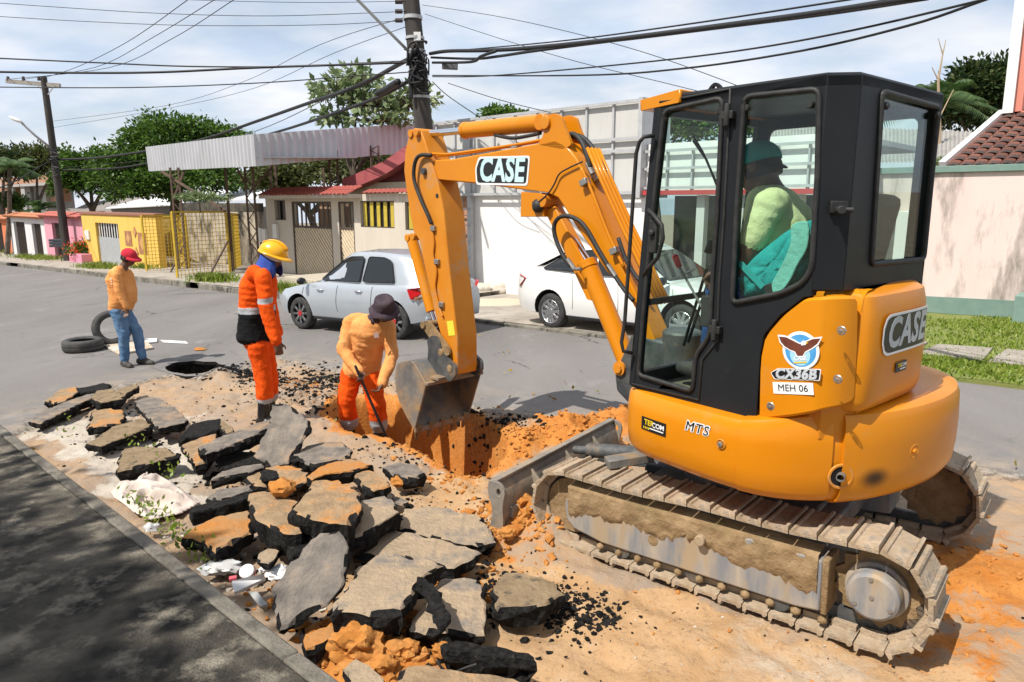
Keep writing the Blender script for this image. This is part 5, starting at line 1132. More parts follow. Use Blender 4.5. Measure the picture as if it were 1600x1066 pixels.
o = mb.build('helmet_ridge', helm, ho, smooth=True); o['kind'] = 'stuff'
mb = MB(); dome(mb, hd + B2.col[2] * .02, B2, .108, .090, .10, a0=-.25); mb.build('head_scarf', mat('white_cloth', (.62, .62, .63), rough=.9), w2, smooth=True)
# blue cloth hanging from the helmet round neck and cheeks
mb = MB(); f_, l, u = B2.col[0], B2.col[1], B2.col[2]; rings = []
for i, (dz, rx, ry, sh) in enumerate(((-.010, .106, .092, -.004), (-.05, .115, .104, -.006), (-.10, .125, .118, -.016), (-.15, .135, .135, -.035), (-.19, .128, .145, -.06))):
    ring = []
    for k in range(30):
        a = R(38) + (2 * math.pi - R(76)) * k / 29; wv = 1 + .045 * math.sin(k * 1.9 + i) * (i / 4)
        ring.append(hd + f_ * (sh + rx * wv * math.cos(a)) + l * (ry * wv * math.sin(a)) + EZ * dz)
    rings.append(ring)
loft(mb, rings, False, False); o = mb.build('neck_flap', bluec, w2, smooth=True); md = o.modifiers.new('thick', 'SOLIDIFY'); md.thickness = .006
# ---- worker digging with a bar, facing the camera, standing in the trench
g0 = gp(566, 660); Yw = g0.y + .25
w3 = empty('person', Vector((g0.x, Yw, -1.05)), 'worker in peach shirt and dark flap hat digging with a bar in the trench', 'person')
def P3(u, v, d=0.0): return J(u, v, Yw + d)
hd = P3(600, 484, -.22); B3 = basis(Vector((.25, -.72, -.62)), EZ)
pr = head_prims(hd, B3, 0) + [('c', P3(594, 491, -.14), P3(584, 500, -.06), .058, .070, 4)]
td = basis((.15, -.95, -.2))
pr += spine([(P3(580, 506, -.05), .11, .19), (P3(578, 518, -.04), .14, .20), (P3(572, 545, .02), .14, .180), (P3(567, 562, .06), .150, .195), (P3(565, 576, .07), .150, .200)], td, 1) + [('c', P3(553, 502, 0), P3(602, 508, 0), .082, .082, 1)]
pr += [('c', P3(547, 504, -.02), P3(537, 548, -.10), .076, .066, 1), ('c', P3(537, 548, -.10), P3(561, 581, -.26), .064, .050, 1), ('c', P3(606, 510, -.02), P3(612, 556, -.08), .076, .066, 1), ('c', P3(612, 556, -.08), P3(598, 598, -.26), .064, .050, 1)]
pr += [('e', P3(563, 578, .08), (.13, .18, .10), td, 2), ('c', P3(549, 583, .06), P3(541, 625, .0), .112, .094, 2), ('c', P3(541, 625, .0), P3(546, 660, .05), .094, .090, 2), ('c', P3(578, 585, .06), P3(588, 630, -.04), .112, .094, 2), ('c', P3(588, 630, -.04), P3(592, 664, .02), .094, .088, 2)]
pr += [('c', P3(546, 662, .05), P3(547, 690, .06), .062, .056, 3), ('c', P3(592, 666, .02), P3(592, 692, .03), .062, .056, 3)] + foot_prims(P3(547, 694, .06), (-.1, -1, 0), 3) + foot_prims(P3(592, 696, .03), (.2, -1, 0), 3)
barA, barB = P3(556, 574, -.34), P3(604, 684, -.26); bd = (barB - barA).normalized()
pr += hand_prims(P3(560, 580, -.27), (barA.lerp(barB, .16) - P3(560, 580, -.27)) + bd * .05, Vector((0, -1, -.2)), 0, 1.0, 1.05, -1) + hand_prims(P3(598, 598, -.27), P3(588, 618, -.33) - P3(598, 598, -.27), Vector((-.8, -.3, 0)), 0, .8, 1.05)
zt = J(560, 655, Yw).z
def paint3(co, slot, pid): s_ = slot.copy(); s_[(slot == 2) & (co[:, 2] < zt)] = 5; return s_
b3 = make_body('body', pr, [skin_d, peach, hivis, boots, purple, greyband], w3, .010, paint3, .012, 3); face_bits(hd, B3, b3)
Bt = basis(Vector((.22, -.85, -.42)), EZ); hc = hd + B3.col[2] * .045
mb = MB()
f_, l, u = Bt.col[0], Bt.col[1], Bt.col[2]; rings = []
for (dz, k) in ((-.02, 1.0), (.02, 1.0), (.055, .97), (.082, .90), (.094, .72), (.090, .4), (.086, .05)): rings.append([hc + (f_ * (.116 * k * math.cos(a)) + l * (.100 * k * math.sin(a))) * (1 + .03 * math.sin(a * 4 + dz * 40)) + u * dz for a in [2 * math.pi * q / 26 for q in range(26)]])
loft(mb, rings, True, False); ht = mb.build('hat', purple, w3, smooth=True)
mb = MB(); brim(mb, hc - u * .018, Bt, (.114, .098), .052, .030, 36, .006, None, .012); mb.build('hat_brim', purple, ht, smooth=True)
mb = MB(); rings = []
for i, (dz, rx, ry) in enumerate(((-.015, .112, .104), (-.06, .118, .118), (-.11, .124, .130), (-.155, .120, .138))):
    rings.append([hc + f_ * (-.012 * i + rx * math.cos(a)) + l * (ry * (1 + .04 * math.sin(a * 7 + i)) * math.sin(a)) + EZ * dz for a in [R(52) + (2 * math.pi - R(104)) * k / 27 for k in range(28)]])
loft(mb, rings, False, False); o = mb.build('neck_flap', purple, ht, smooth=True); md = o.modifiers.new('thick', 'SOLIDIFY'); md.thickness = .006
mb = MB(); q = P3(588, 524, -.22); mb.box(q, (.045, .004, .05), Matrix.Rotation(.3, 3, 'Z')); mb.build('chest_logo', mat('pale_print', (.62, .45, .40), rough=.9), w3)
barm = mat('dark_iron', (.018, .017, .018), (.05, .04, .035), 12, .6, metal=.3)
mb = MB(); mb.tube([barA - bd * .02, barA, barA.lerp(barB, .5), barB.lerp(barA, .06), barB + bd * .1], [.012, .0145, .0145, .0145, .02], 10); tag(mb.build('digging_bar', barm, smooth=True), 'dark iron digging bar held by the worker in the trench', 'digging bar')
# ---- operator in the cab
def PO(u, v, y=.22): return U @ ul(u, v, y + .15)
base_ = U @ Vector((-.30, .22, 1.52)); op = empty('person', base_, 'operator in pale green t-shirt and teal cap sitting in the excavator cab', 'person')
uf, uleft = U.to_3x3() @ Vector((1, 0, 0)), U.to_3x3() @ Vector((0, 1, 0))
hd = PO(1186, 262); B4 = basis(uf * .92 - EZ * .25 + uleft * .05, EZ)
pr = head_prims(hd, B4, 0, 1.05) + [('c', PO(1196, 282), PO(1205, 302), .062, .070, 0)]
ob_ = basis(uf + EZ * .0, EZ)
pr += spine([(PO(1208, 316), .11, .18), (PO(1214, 335), .145, .20), (PO(1224, 375), .155, .190), (PO(1234, 420), .16, .185), (PO(1240, 450), .16, .185)], ob_, 1) + [('c', PO(1208, 318, .36), PO(1208, 318, .08), .080, .080, 1)]
pr += [('c', PO(1199, 322, .42), PO(1178, 372, .46), .074, .066, 1), ('c', PO(1178, 372, .46), PO(1166, 402, .46), .058, .052, 0), ('c', PO(1166, 402, .46), PO(1128, 425, .42), .048, .036, 0), ('c', PO(1205, 325, .02), PO(1180, 390, -.02), .066, .056, 1), ('c', PO(1180, 390, -.02), PO(1150, 420, 0), .045, .036, 0)]
pr += [('c', PO(1225, 462, .30), PO(1125, 458, .34), .095, .075, 2), ('c', PO(1125, 458, .34), PO(1108, 560, .34), .068, .055, 2), ('c', PO(1225, 462, .12), PO(1130, 462, .10), .095, .075, 2), ('c', PO(1130, 462, .10), PO(1118, 560, .10), .068, .055, 2)]
pr += foot_prims(PO(1108, 568, .34), uf, 3) + foot_prims(PO(1118, 566, .10), uf, 3)
pr += hand_prims(PO(1128, 425, .42), PO(1112, 428, .40) - PO(1128, 425, .42), -EZ, 0, .9) + hand_prims(PO(1150, 420, 0), PO(1136, 418, 0) - PO(1150, 420, 0), -EZ, 0, .9)
b4 = make_body('body', pr, [skin_d, lime, mat('navy_cloth', (.02, .06, .18), rough=.9), shoes], op, .010, None, .008, 4); face_bits(hd, B4, b4, 1.05)
hc = hd + B4.col[2] * .030
mb = MB(); dome(mb, hc, B4, .120, .100, .105, a0=-.1); co_ = mb.build('cap', teal, op, smooth=True)
mb = MB(); brim(mb, hc - B4.col[2] * .0, basis(-uf * .95 - EZ * .25), (.112, .094), lambda a: .040 * max(0, math.cos(a)) ** .5 if math.cos(a) > 0 else 0, .0, 16, .006, (-1.1, 1.1)); mb.build('cap_peak', blackc, co_, smooth=True)
mb = MB(); dome(mb, hd - B4.col[0] * .014 - B4.col[2] * .015, B4, .103, .086, .10, a0=-.4); mb.build('hair', hairm, op, smooth=True)
# teal rucksack hung by the side window
def PB(u, v, y=.60): return ul(u, v, y)
mb = MB(U); pts = [(1151, 452), (1156, 424), (1180, 398), (1215, 368), (1242, 352), (1262, 348), (1264, 400), (1252, 430), (1228, 450), (1190, 466), (1162, 468)]
lp = smoothloop([PB(u, v, .66) for u, v in pts], 3); c_ = sum(lp, Vector()) / len(lp); rings = []
for y, k in ((.53, .6), (.535, .88), (.56, 1.0), (.62, 1.0), (.655, .93), (.672, .6), (.676, .2)): rings.append([Vector((c_.x + (p.x - c_.x) * k, y + .006 * math.sin(i * 1.3), c_.z + (p.z - c_.z) * k)) for i, p in enumerate(lp)])
loft(mb, rings); bag = mb.build('rucksack', teal, smooth=True, base=U @ c_); tag(bag, 'teal rucksack with mint straps lying behind the side window of the cab', 'rucksack')
def strap(pts, w, m_, y=.685):
    P = smoothloop([PB(u, v, y) for u, v in pts], 4, closed=False); mb = MB(U); mb.tube(P, w, 8, flat=.25); o = mb.build('strap', m_, bag, smooth=True)
mb = MB(U); mb.prism(smoothloop([PB(u, v, .676) for u, v in ((1240, 352), (1264, 348), (1264, 386), (1250, 412), (1236, 440), (1222, 456), (1205, 454), (1214, 432), (1228, 406), (1238, 378))], 3), (0, .018, 0)); mb.build('padded_strap', mint, bag, bevel=.006)
mb = MB(U); mb.prism([PB(u, v, .680) for u, v in ((1152, 412), (1160, 408), (1196, 446), (1190, 452))], (0, .008, 0)); mb.build('webbing', mat('light_teal_cloth', (.02, .30, .28), rough=.9), bag)
mb = MB(U); mb.prism([PB(u, v, .690) for u, v in ((1195, 446), (1206, 442), (1208, 456), (1198, 459))], (0, .008, 0)); mb.build('buckle', rubber, bag, bevel=.002)
# ================================================================== rubble: broken asphalt slabs, clods, litter
def patch_h(S, N):
    S, N = np.array(S, float), np.array(N, float); return patch_fields(S, N)[0]
def surf(p):
    """world point on the dug ground under p"""
    S, N = toSN(p); q = W(S, N, 0)
    if PS0 < S < PS1 and PN0 < N < PN1: q.z += float(patch_h([S], [N])[0])
    return q
blacka = mat('broken_asphalt', (.006, .0058, .0055), (.022, .020, .018), 34, .92, contrast=(.42, .62), bump=1.0, bscale=60, col3=(.09, .075, .055), scale3=30, c3=(.63, .72), spec=.25)
TOPS = {
 'grey': mat('slab_top_grey', (.135, .118, .103), (.265, .225, .185), 9, .9, bump=.8, bscale=60, col3=(.38, .24, .13), scale3=4.2, c3=(.54, .70), spec=.2),
 'sand': mat('slab_top_sandy', (.24, .165, .098), (.38, .265, .155), 8, .95, bump=1.0, bscale=30, col3=(.45, .20, .06), scale3=4.5, c3=(.50, .64), spec=.15),
 'dust': mat('slab_top_dusty', (.29, .225, .155), (.42, .31, .20), 6, .95, bump=.9, bscale=36, col3=(.20, .175, .15), scale3=4.0, c3=(.50, .66), spec=.15),
 'brown': mat('slab_top_brown', (.20, .145, .085), (.28, .205, .125), 8, .95, bump=.9, bscale=30, col3=(.07, .06, .05), scale3=12, c3=(.54, .66), spec=.15),
 'orange': mat('slab_top_orange', (.42, .17, .04), (.36, .20, .09), 5, .95, bump=.7, bscale=26, col3=(.28, .20, .12), scale3=4, c3=(.52, .7), spec=.15),
 'black': blacka}
rs = random.Random(11); EDGES = []
def slab(pts, h, top, label, thick=.09, far=None, name='asphalt_slab', jag=.012):
    """pts: pixel outline of the upper face; h: height of that face above the road (far: height at the farthest edge)"""
    thick *= .85; cu, cv = sum(p[0] for p in pts) / len(pts), sum(p[1] for p in pts) / len(pts); pts = [(cu + (u - cu) * 1.07, cv + (v - cv) * 1.07) for u, v in pts]; vmin, vmax = min(p[1] for p in pts), max(p[1] for p in pts); L = []
    for u, v in pts:
        t = (vmax - v) / max(1, vmax - vmin); L.append(gp(u, v, h if far is None else h + (far - h) * t))
    # flatten on the best plane so that the upper face is one plane
    c = sum(L, Vector()) / len(L); n = Vector()
    for i in range(len(L)): n += (L[i] - c).cross(L[(i + 1) % len(L)] - c)
    n.normalize()
    if n.z < 0: n = -n; L.reverse()
    out = []
    for i in range(len(L)):
        a, b = L[i], L[(i + 1) % len(L)]; k = max(2, int((b - a).length / .032)); e = (b - a).normalized(); side = e.cross(n)
        for j in range(k):
            t = j / k; q = a.lerp(b, t)
            if j: q = q + side * (rs.uniform(-1, 1) * jag * .7 + jag * .9 * mnoise.noise(q * 9)) + e * rs.uniform(-.3, .3) * jag
            out.append(q)
    m = len(out); vs_, fs, mi = [], [], []
    sides = []
    for i in range(m): e = (out[(i + 1) % m] - out[i - 1]).normalized(); sides.append(e.cross(n))
    kk = [max(.015, .07 + .13 * mnoise.noise(out[i] * 13 + EZ * 7)) for i in range(m)]; inset = [out[i] + (c - out[i]) * kk[i] + n * .003 for i in range(m)]
    r1 = [out[i] - n * (.004 + max(0, kk[i] - .06) * .22) for i in range(m)]
    r2 = [out[i] + sides[i] * (.035 * mnoise.noise(out[i] * 11) + rs.uniform(-.008, .010)) - n * thick * (.45 + .25 * mnoise.noise(out[i] * 7 + EZ * 3)) for i in range(m)]
    r3 = [out[i] + sides[i] * (-.03 + .06 * mnoise.noise(out[i] * 9 + EZ * 5) + rs.uniform(-.01, .01)) - n * thick * (1 + .2 * mnoise.noise(out[i] * 8 + EZ * 9)) for i in range(m)]; EDGES.extend(r3[::2])
    in2 = [out[i] + (c - out[i]) * .5 + n * .004 for i in range(m)]
    mb = MB(); V = in2 + inset + r1 + r2 + r3 + [c + n * .004, c - n * thick * .95]
    f_top = [(i, (i + 1) % m, 5 * m) for i in range(m)] + [(m + i, m + (i + 1) % m, (i + 1) % m, i) for i in range(m)] + [(2 * m + i, 2 * m + (i + 1) % m, m + (i + 1) % m, m + i) for i in range(m)]
    f_s = [(3 * m + i, 3 * m + (i + 1) % m, 2 * m + (i + 1) % m, 2 * m + i) for i in range(m)] + [(4 * m + i, 4 * m + (i + 1) % m, 3 * m + (i + 1) % m, 3 * m + i) for i in range(m)] + [(5 * m + 1, 4 * m + (i + 1) % m, 4 * m + i) for i in range(m)]
    o0 = len(mb.v); mb.v = V; mb.f = f_top + f_s; mb.mi = [0] * (2 * m) + [1 if kk[i] > .085 else 0 for i in range(m)] + [1] * len(f_s)
    o = mb.build(name, [TOPS[top], blacka], recalc=False); return tag(o, label, 'asphalt slab', 'broken asphalt slabs lifted from the road')
slab([(72, 625), (96, 608), (118, 605), (128, 609), (102, 626), (84, 630)], .10, 'sand', 'sandy asphalt slab at the far end of the rubble, beside the road', .10)
slab([(121, 607), (140, 604), (160, 599), (171, 601), (168, 609), (128, 613)], .12, 'black', 'thin black asphalt strip behind the far end of the rubble', .08)
slab([(47, 657), (70, 642), (105, 627), (148, 613), (150, 619), (118, 634), (66, 660)], .09, 'grey', 'long narrow grey slab at the very left end of the rubble', .10)
slab([(144, 621), (152, 611), (175, 608), (194, 618), (190, 623), (157, 629), (150, 627)], .17, 'brown', 'brown topped slab propped on others at the far end of the rubble', .12)
slab([(178, 611), (198, 604), (213, 600), (216, 604), (196, 616), (184, 614)], .13, 'brown', 'small brown slab tipped up with its black edge showing at the far end', .09)
slab([(145, 642), (168, 639), (190, 641), (193, 651), (187, 661), (160, 665), (138, 668), (145, 655)], .10, 'sand', 'sandy broken slab lying just in front of the propped brown slab', .09)
slab([(211, 628), (222, 624), (238, 620), (253, 624), (274, 640), (291, 654), (286, 659), (248, 667), (240, 660), (222, 642)], .16, 'grey', 'large smooth grey slab with a rusty stain leaning on the far heap', .10)
slab([(138, 692), (150, 687), (175, 668), (215, 656), (237, 660), (236, 666), (195, 683), (160, 696)], .10, 'brown', 'long brown slab lying on the pale ground below the grey stained slab', .09)
slab([(187, 713), (196, 702), (212, 698), (240, 699), (259, 701), (277, 712), (234, 723), (186, 736)], .13, 'brown', 'thick cracked slab standing alone on the pale ground above the cloth', .13)
slab([(281, 684), (300, 663), (325, 657), (343, 655), (347, 668), (318, 680)], .10, 'black', 'overturned slab showing its black side next to the grey plank slab', .10)
slab([(344, 655), (352, 661), (366, 672), (356, 678), (346, 668)], .14, 'brown', 'small brown wedge of asphalt behind the long grey plank slab', .08)
slab([(284, 697), (302, 688), (336, 679), (340, 688), (331, 717), (306, 726), (294, 712)], .12, 'sand', 'sandy slab beneath the left end of the long grey plank slab', .10)
slab([(313, 698), (349, 681), (385, 668), (420, 656), (422, 668), (385, 686), (360, 696), (324, 708)], .24, 'grey', 'long grey plank of asphalt lying across other slabs below the rubber boots', .11)
slab([(426, 634), (442, 632), (462, 643), (479, 658), (478, 674), (468, 692), (457, 710), (450, 722), (424, 727), (399, 711), (411, 684), (424, 662)], .07, 'grey', 'big grey slab stood up on edge in front of the helmeted worker', .08, far=.46)
slab([(457, 713), (480, 698), (505, 692), (533, 691), (548, 704), (540, 716), (515, 722), (491, 727)], .14, 'grey', 'flat grey slab just right of the upright grey slab', .10)
slab([(332, 749), (347, 737), (378, 729), (410, 725), (410, 731), (380, 740), (352, 745)], .13, 'grey', 'thin grey slab with dark edge below the long plank slab', .09)
slab([(382, 748), (401, 734), (435, 727), (472, 734), (483, 750), (460, 760), (431, 761), (392, 756)], .10, 'sand', 'sandy slab carrying a black asphalt lump in the middle of the rubble', .09)
slab([(407, 738), (418, 733), (432, 737), (436, 745), (424, 750), (410, 748)], .17, 'black', 'small black asphalt lump sitting on the sandy middle slab', .07)
slab([(326, 777), (341, 766), (368, 762), (392, 758), (393, 765), (360, 777), (346, 780)], .15, 'grey', 'pale grey slab lying above the black bar near the white cloth', .08)
slab([(298, 794), (330, 785), (365, 777), (391, 771), (394, 777), (350, 791), (304, 801)], .14, 'black', 'straight black bar of asphalt right of the white cloth', .12)
slab([(392, 773), (412, 767), (431, 772), (450, 778), (465, 785), (452, 806), (462, 818), (469, 830), (450, 832), (432, 825), (404, 812), (394, 791)], .28, 'sand', 'thick slab with orange clay top and deep black side above the litter', .20)
slab([(474, 779), (484, 762), (493, 752), (510, 750), (528, 752), (546, 762), (561, 771), (562, 788), (557, 802), (541, 817), (515, 814), (490, 810), (454, 798)], .36, 'sand', 'topmost slab of the heap, clay stained, in the middle of the rubble', .15)
slab([(531, 838), (548, 812), (569, 783), (585, 778), (602, 774), (611, 782), (621, 800), (607, 809), (590, 820), (574, 830), (548, 838)], .24, 'dust', 'tilted dusty slab right of the topmost clay stained slab', .15)
slab([(482, 744), (501, 730), (525, 722), (549, 718), (579, 727), (557, 734), (530, 738), (510, 741), (490, 749)], .21, 'orange', 'slab heaped with orange crumbs behind the topmost slab', .12)
slab([(556, 742), (568, 732), (583, 737), (597, 746), (609, 757), (598, 763), (584, 766), (566, 758)], .18, 'sand', 'small sandy slab leaning right of the crumb covered slab', .12)
slab([(600, 730), (624, 723), (650, 727), (662, 739), (650, 747), (632, 745), (612, 740)], .13, 'grey', 'grey slab with crumbling black edge at the right end of the heap by the trench', .12)
slab([(288, 838), (305, 824), (329, 812), (360, 804), (387, 798), (392, 815), (390, 832), (362, 846), (337, 859), (322, 846)], .15, 'orange', 'sloping orange clay slab beside the kerb weeds', .11)
slab([(474, 860), (486, 846), (499, 837), (526, 833), (541, 858), (538, 886), (529, 919), (510, 942), (470, 962), (439, 979), (432, 950), (427, 920), (450, 888)], .10, 'grey', 'large smooth slab tipped up beside the litter, nearest the pavement edge', .09, far=.40)
slab([(588, 871), (602, 867), (617, 868), (650, 875), (687, 883), (670, 894), (656, 903), (645, 922), (631, 942), (627, 956), (579, 958), (550, 953), (524, 956), (529, 937), (549, 920), (556, 893)], .22, 'dust', 'large flat dusty slab with a thick black front edge in the foreground', .14)
slab([(620, 822), (636, 797), (668, 792), (706, 798), (751, 808), (762, 826), (770, 845), (744, 850), (716, 847), (690, 840), (659, 834)], .085, 'dust', 'wide flat dusty slab touching the end of the dozer blade', .08)
slab([(556, 860), (580, 845), (612, 830), (650, 836), (690, 845), (723, 853), (746, 864), (726, 876), (706, 886), (687, 882), (655, 875), (616, 866), (584, 872)], .11, 'dust', 'wide flat slab strewn with crumbs behind the large foreground slab', .09)
slab([(687, 907), (716, 904), (746, 906), (754, 935), (756, 960), (754, 990), (710, 986), (645, 984), (641, 975), (664, 946)], .11, 'dust', 'dusty slab lying under the black stick of asphalt', .10)
slab([(653, 902), (663, 904), (678, 913), (691, 940), (703, 966), (687, 978), (670, 940)], .25, 'black', 'black stick of asphalt laid across two dusty slabs', .05)
slab([(692, 1006), (712, 1002), (740, 1006), (780, 1012), (829, 1022), (833, 1033), (780, 1028), (735, 1020), (700, 1018)], .16, 'black', 'black bar of asphalt in the middle of the bottom foreground', .13)
slab([(768, 926), (780, 908), (792, 896), (819, 897), (845, 903), (862, 911), (879, 928), (858, 938), (838, 946), (805, 950), (780, 951)], .13, 'brown', 'crumbling brown slab lying alone on the sand beside the track', .12, jag=.022)
slab([(476, 992), (500, 983), (528, 977), (524, 990), (505, 1006), (480, 1014)], .12, 'orange', 'small orange slab half under the tipped slab at the pavement edge', .09)
slab([(630, 1046), (655, 1042), (690, 1047), (740, 1054), (800, 1062), (840, 1074), (800, 1100), (620, 1098)], .15, 'sand', 'sandy slab cut off by the bottom edge of the picture', .10)
slab([(538, 1046), (556, 1031), (576, 1042), (600, 1062), (612, 1085), (560, 1085)], .14, 'dust', 'pale wedge of broken concrete at the bottom corner by the kerb', .09)
slab([(405, 865), (418, 858), (436, 860), (430, 872), (420, 880), (402, 874)], .14, 'dust', 'small pale stone slab above the white litter', .07)
slab([(612, 776), (626, 778), (638, 785), (630, 788), (615, 784)], .06, 'grey', 'small flat grey chip of asphalt on the sand right of the heap', .03)
slab([(470, 862), (492, 838), (506, 836), (490, 852), (478, 868)], .16, 'sand', 'small sandy slab behind the tipped smooth slab', .10)
slab([(452, 832), (470, 828), (486, 840), (478, 862), (458, 868), (450, 852)], .20, 'black', 'black broken lump below the thick clay topped slab', .14)
slab([(340, 713), (375, 705), (400, 708), (412, 722), (380, 728), (345, 732)], .10, 'black', 'black rubble slab in the shadow under the long plank slab', .10)
mb = MB(); plate(mb, LIPO, [LIPI], (0, 0, -.05)); k = len(LIPO) + len(LIPI); mb.mi = [0] * (len(mb.mi) - k) + [1] * k; structure(mb.build('undermined_asphalt', [ROADM, blacka]))
# clay boulders
clay = mat('orange_clay', (.43, .165, .033), (.51, .24, .075), 7, .95, bump=.9, bscale=24, col3=(.36, .13, .03), scale3=6, c3=(.5, .66), spec=.1)
for i, (u, v, r, h, lab) in enumerate(((441, 772, .085, .30, 'round ochre clay boulder on top of the rubble heap'), (560, 1022, .125, .02, 'largest orange clay boulder in the foreground by the pavement edge'), (512, 1022, .06, .02, 'orange clay clod wedged against the kerb in the foreground'),
        (622, 758, .055, .06, 'orange clay clod at the right end of the heap'), (640, 1018, .05, .02, 'small orange clod right of the largest clay boulder'), (600, 1045, .055, .02, 'orange clod in front of the largest clay boulder'), (440, 925, .05, .02, 'orange clod between the litter and the tipped slab'), (690, 1022, .045, .02, 'orange clod left of the black foreground bar'), (752, 1045, .07, .02, 'flat orange clod under the black foreground bar'), (808, 812, .06, .05, 'orange clod in front of the dozer blade end'), (793, 838, .05, .03, 'small orange clod below the dozer blade end'))):
    p = gp(u, v, h); mb = MB(); mb.blob(p + EZ * r * .45, (r, r * .85, r * .7), 4 if r > .1 else 3, .38, 2.0, i + 2); tag(mb.build('clay_clod', clay, smooth=40), lab, 'clay clod', 'clods of orange clay')
# scatter: crumbs of asphalt, clods of clay, pebbles
def ico0():
    bm = bmesh.new(); bmesh.ops.create_icosphere(bm, subdivisions=1, radius=1); v = [x.co.copy() for x in bm.verts]; f = [tuple(y.index for y in x.verts) for x in bm.faces]; bm.free(); return v, f
IV, IF = ico0()
def scatter(name, pts, sizes, m_, label, cat, seed=0, flat=.7):
    r = np.random.RandomState(seed); V = np.array([list(v) for v in IV]); n = len(pts); k = len(V); S, N = np.array([p[0] for p in pts]), np.array([p[1] for p in pts]); h = patch_h(S, N)
    P = np.stack([S * ES.x + N * EN.x, S * ES.y + N * EN.y, -SK * S + h], -1); sz = np.array(sizes)
    jit = 1 + r.uniform(-.45, .45, (n, k, 1)); sc = np.stack([r.uniform(.7, 1.4, n), r.uniform(.6, 1.1, n), r.uniform(.45, .9, n) * flat / .7], -1)
    a = r.uniform(0, 6.28, n); co = V[None] * jit * sc[:, None] * sz[:, None, None]; x = co[..., 0] * np.cos(a)[:, None] - co[..., 1] * np.sin(a)[:, None]; y = co[..., 0] * np.sin(a)[:, None] + co[..., 1] * np.cos(a)[:, None]
    co = np.stack([x, y, co[..., 2]], -1) + P[:, None] + np.array([0, 0, 1])[None, None] * (sz * .25)[:, None, None]
    me = bpy.data.meshes.new(name); F = np.array(IF); F = (F[None] + (np.arange(n) * k)[:, None, None]).reshape(-1, 3); me.from_pydata(co.reshape(-1, 3).tolist(), [], F.tolist()); me.materials.append(m_)
    o = bpy.data.objects.new(name, me); COL.objects.link(o); return tag(o, label, cat, kind='stuff')
r_ = np.random.RandomState(4)
def cloud(spec):
    out, sz = [], []
    for (u, v, su, sn, n, s0, s1) in spec:
        a, b = toSN(gp(u, v))
        for _ in range(n):
            S, N = a + r_.normal() * su, b + r_.normal() * sn
            if PS0 + .1 < S < PS1 - .1 and PN0 + .05 < N < PN1 - .1: out.append((S, N)); sz.append(s0 + (s1 - s0) * r_.rand() ** 3)
    return out, sz
pts, sz = cloud([(520, 590, .5, .22, 700, .005, .032), (430, 592, .6, .25, 700, .005, .032), (480, 625, .5, .25, 420, .004, .028), (770, 658, .35, .15, 320, .005, .035), (370, 580, .22, .12, 160, .006, .04), (900, 950, .14, .10, 330, .006, .022), (860, 925, .16, .10, 200, .006, .02), (600, 740, .5, .35, 260, .005, .022), (760, 910, .12, .08, 120, .008, .025),
   (450, 760, .5, .3, 200, .008, .04), (560, 860, .4, .3, 200, .006, .025), (250, 690, .6, .4, 160, .005, .03), (330, 640, .8, .5, 150, .005, .022), (700, 830, .4, .25, 120, .005, .018), (640, 700, .35, .2, 160, .006, .026), (1000, 900, 1.0, .5, 120, .003, .010), (650, 960, .5, .3, 160, .006, .02)])
for e in EDGES:
    if r_.rand() < .75: S_, N_ = toSN(e); S_ += r_.normal() * .05; N_ += r_.normal() * .05; (pts.append((S_, N_)), sz.append(.004 + .024 * r_.rand() ** 3)) if PN0 + .05 < N_ < PN1 - .1 and PS0 + .1 < S_ < PS1 - .1 else 0
scatter('asphalt_rubble', pts, sz, blacka, 'black crumbs of broken asphalt strewn between slabs and trench', 'rubble', 1)
pts, sz = cloud([(900, 700, .6, .25, 560, .005, .028), (808, 706, .25, .22, 260, .005, .026), (838, 818, .22, .20, 260, .008, .05), (780, 820, .15, .12, 90, .01, .045), (560, 1030, .30, .2, 220, .008, .05), (730, 905, .16, .08, 130, .008, .03), (470, 605, .6, .25, 220, .005, .022), (1520, 900, .7, .6, 400, .004, .022), (720, 745, .3, .15, 130, .006, .03), (640, 1040, .3, .15, 120, .006, .035), (960, 680, .3, .3, 160, .006, .03), (530, 727, .25, .07, 0, .01, .03), (1150, 980, 1.0, .35, 160, .003, .012), (460, 930, .15, .12, 70, .006, .03)])
scatter('clay_crumbs', pts, sz, clay, 'loose crumbs of orange clay on the spoil heaps and round the tracks', 'clay crumbs', 2)
pale_m = mat('pale_pebbles', (.42, .36, .29), (.55, .50, .44), 20, .9)
pts, sz = cloud([(350, 880, .25, .12, 90, .006, .03), (300, 840, .3, .1, 60, .005, .02), (250, 760, .6, .2, 120, .004, .016), (480, 900, .2, .15, 50, .005, .02), (1000, 960, 1.2, .4, 150, .003, .008), (500, 740, .6, .4, 80, .004, .016)])
scatter('pebbles', pts, sz, pale_m, 'pale pebbles and grit scattered along the kerb and sand', 'pebbles', 3)
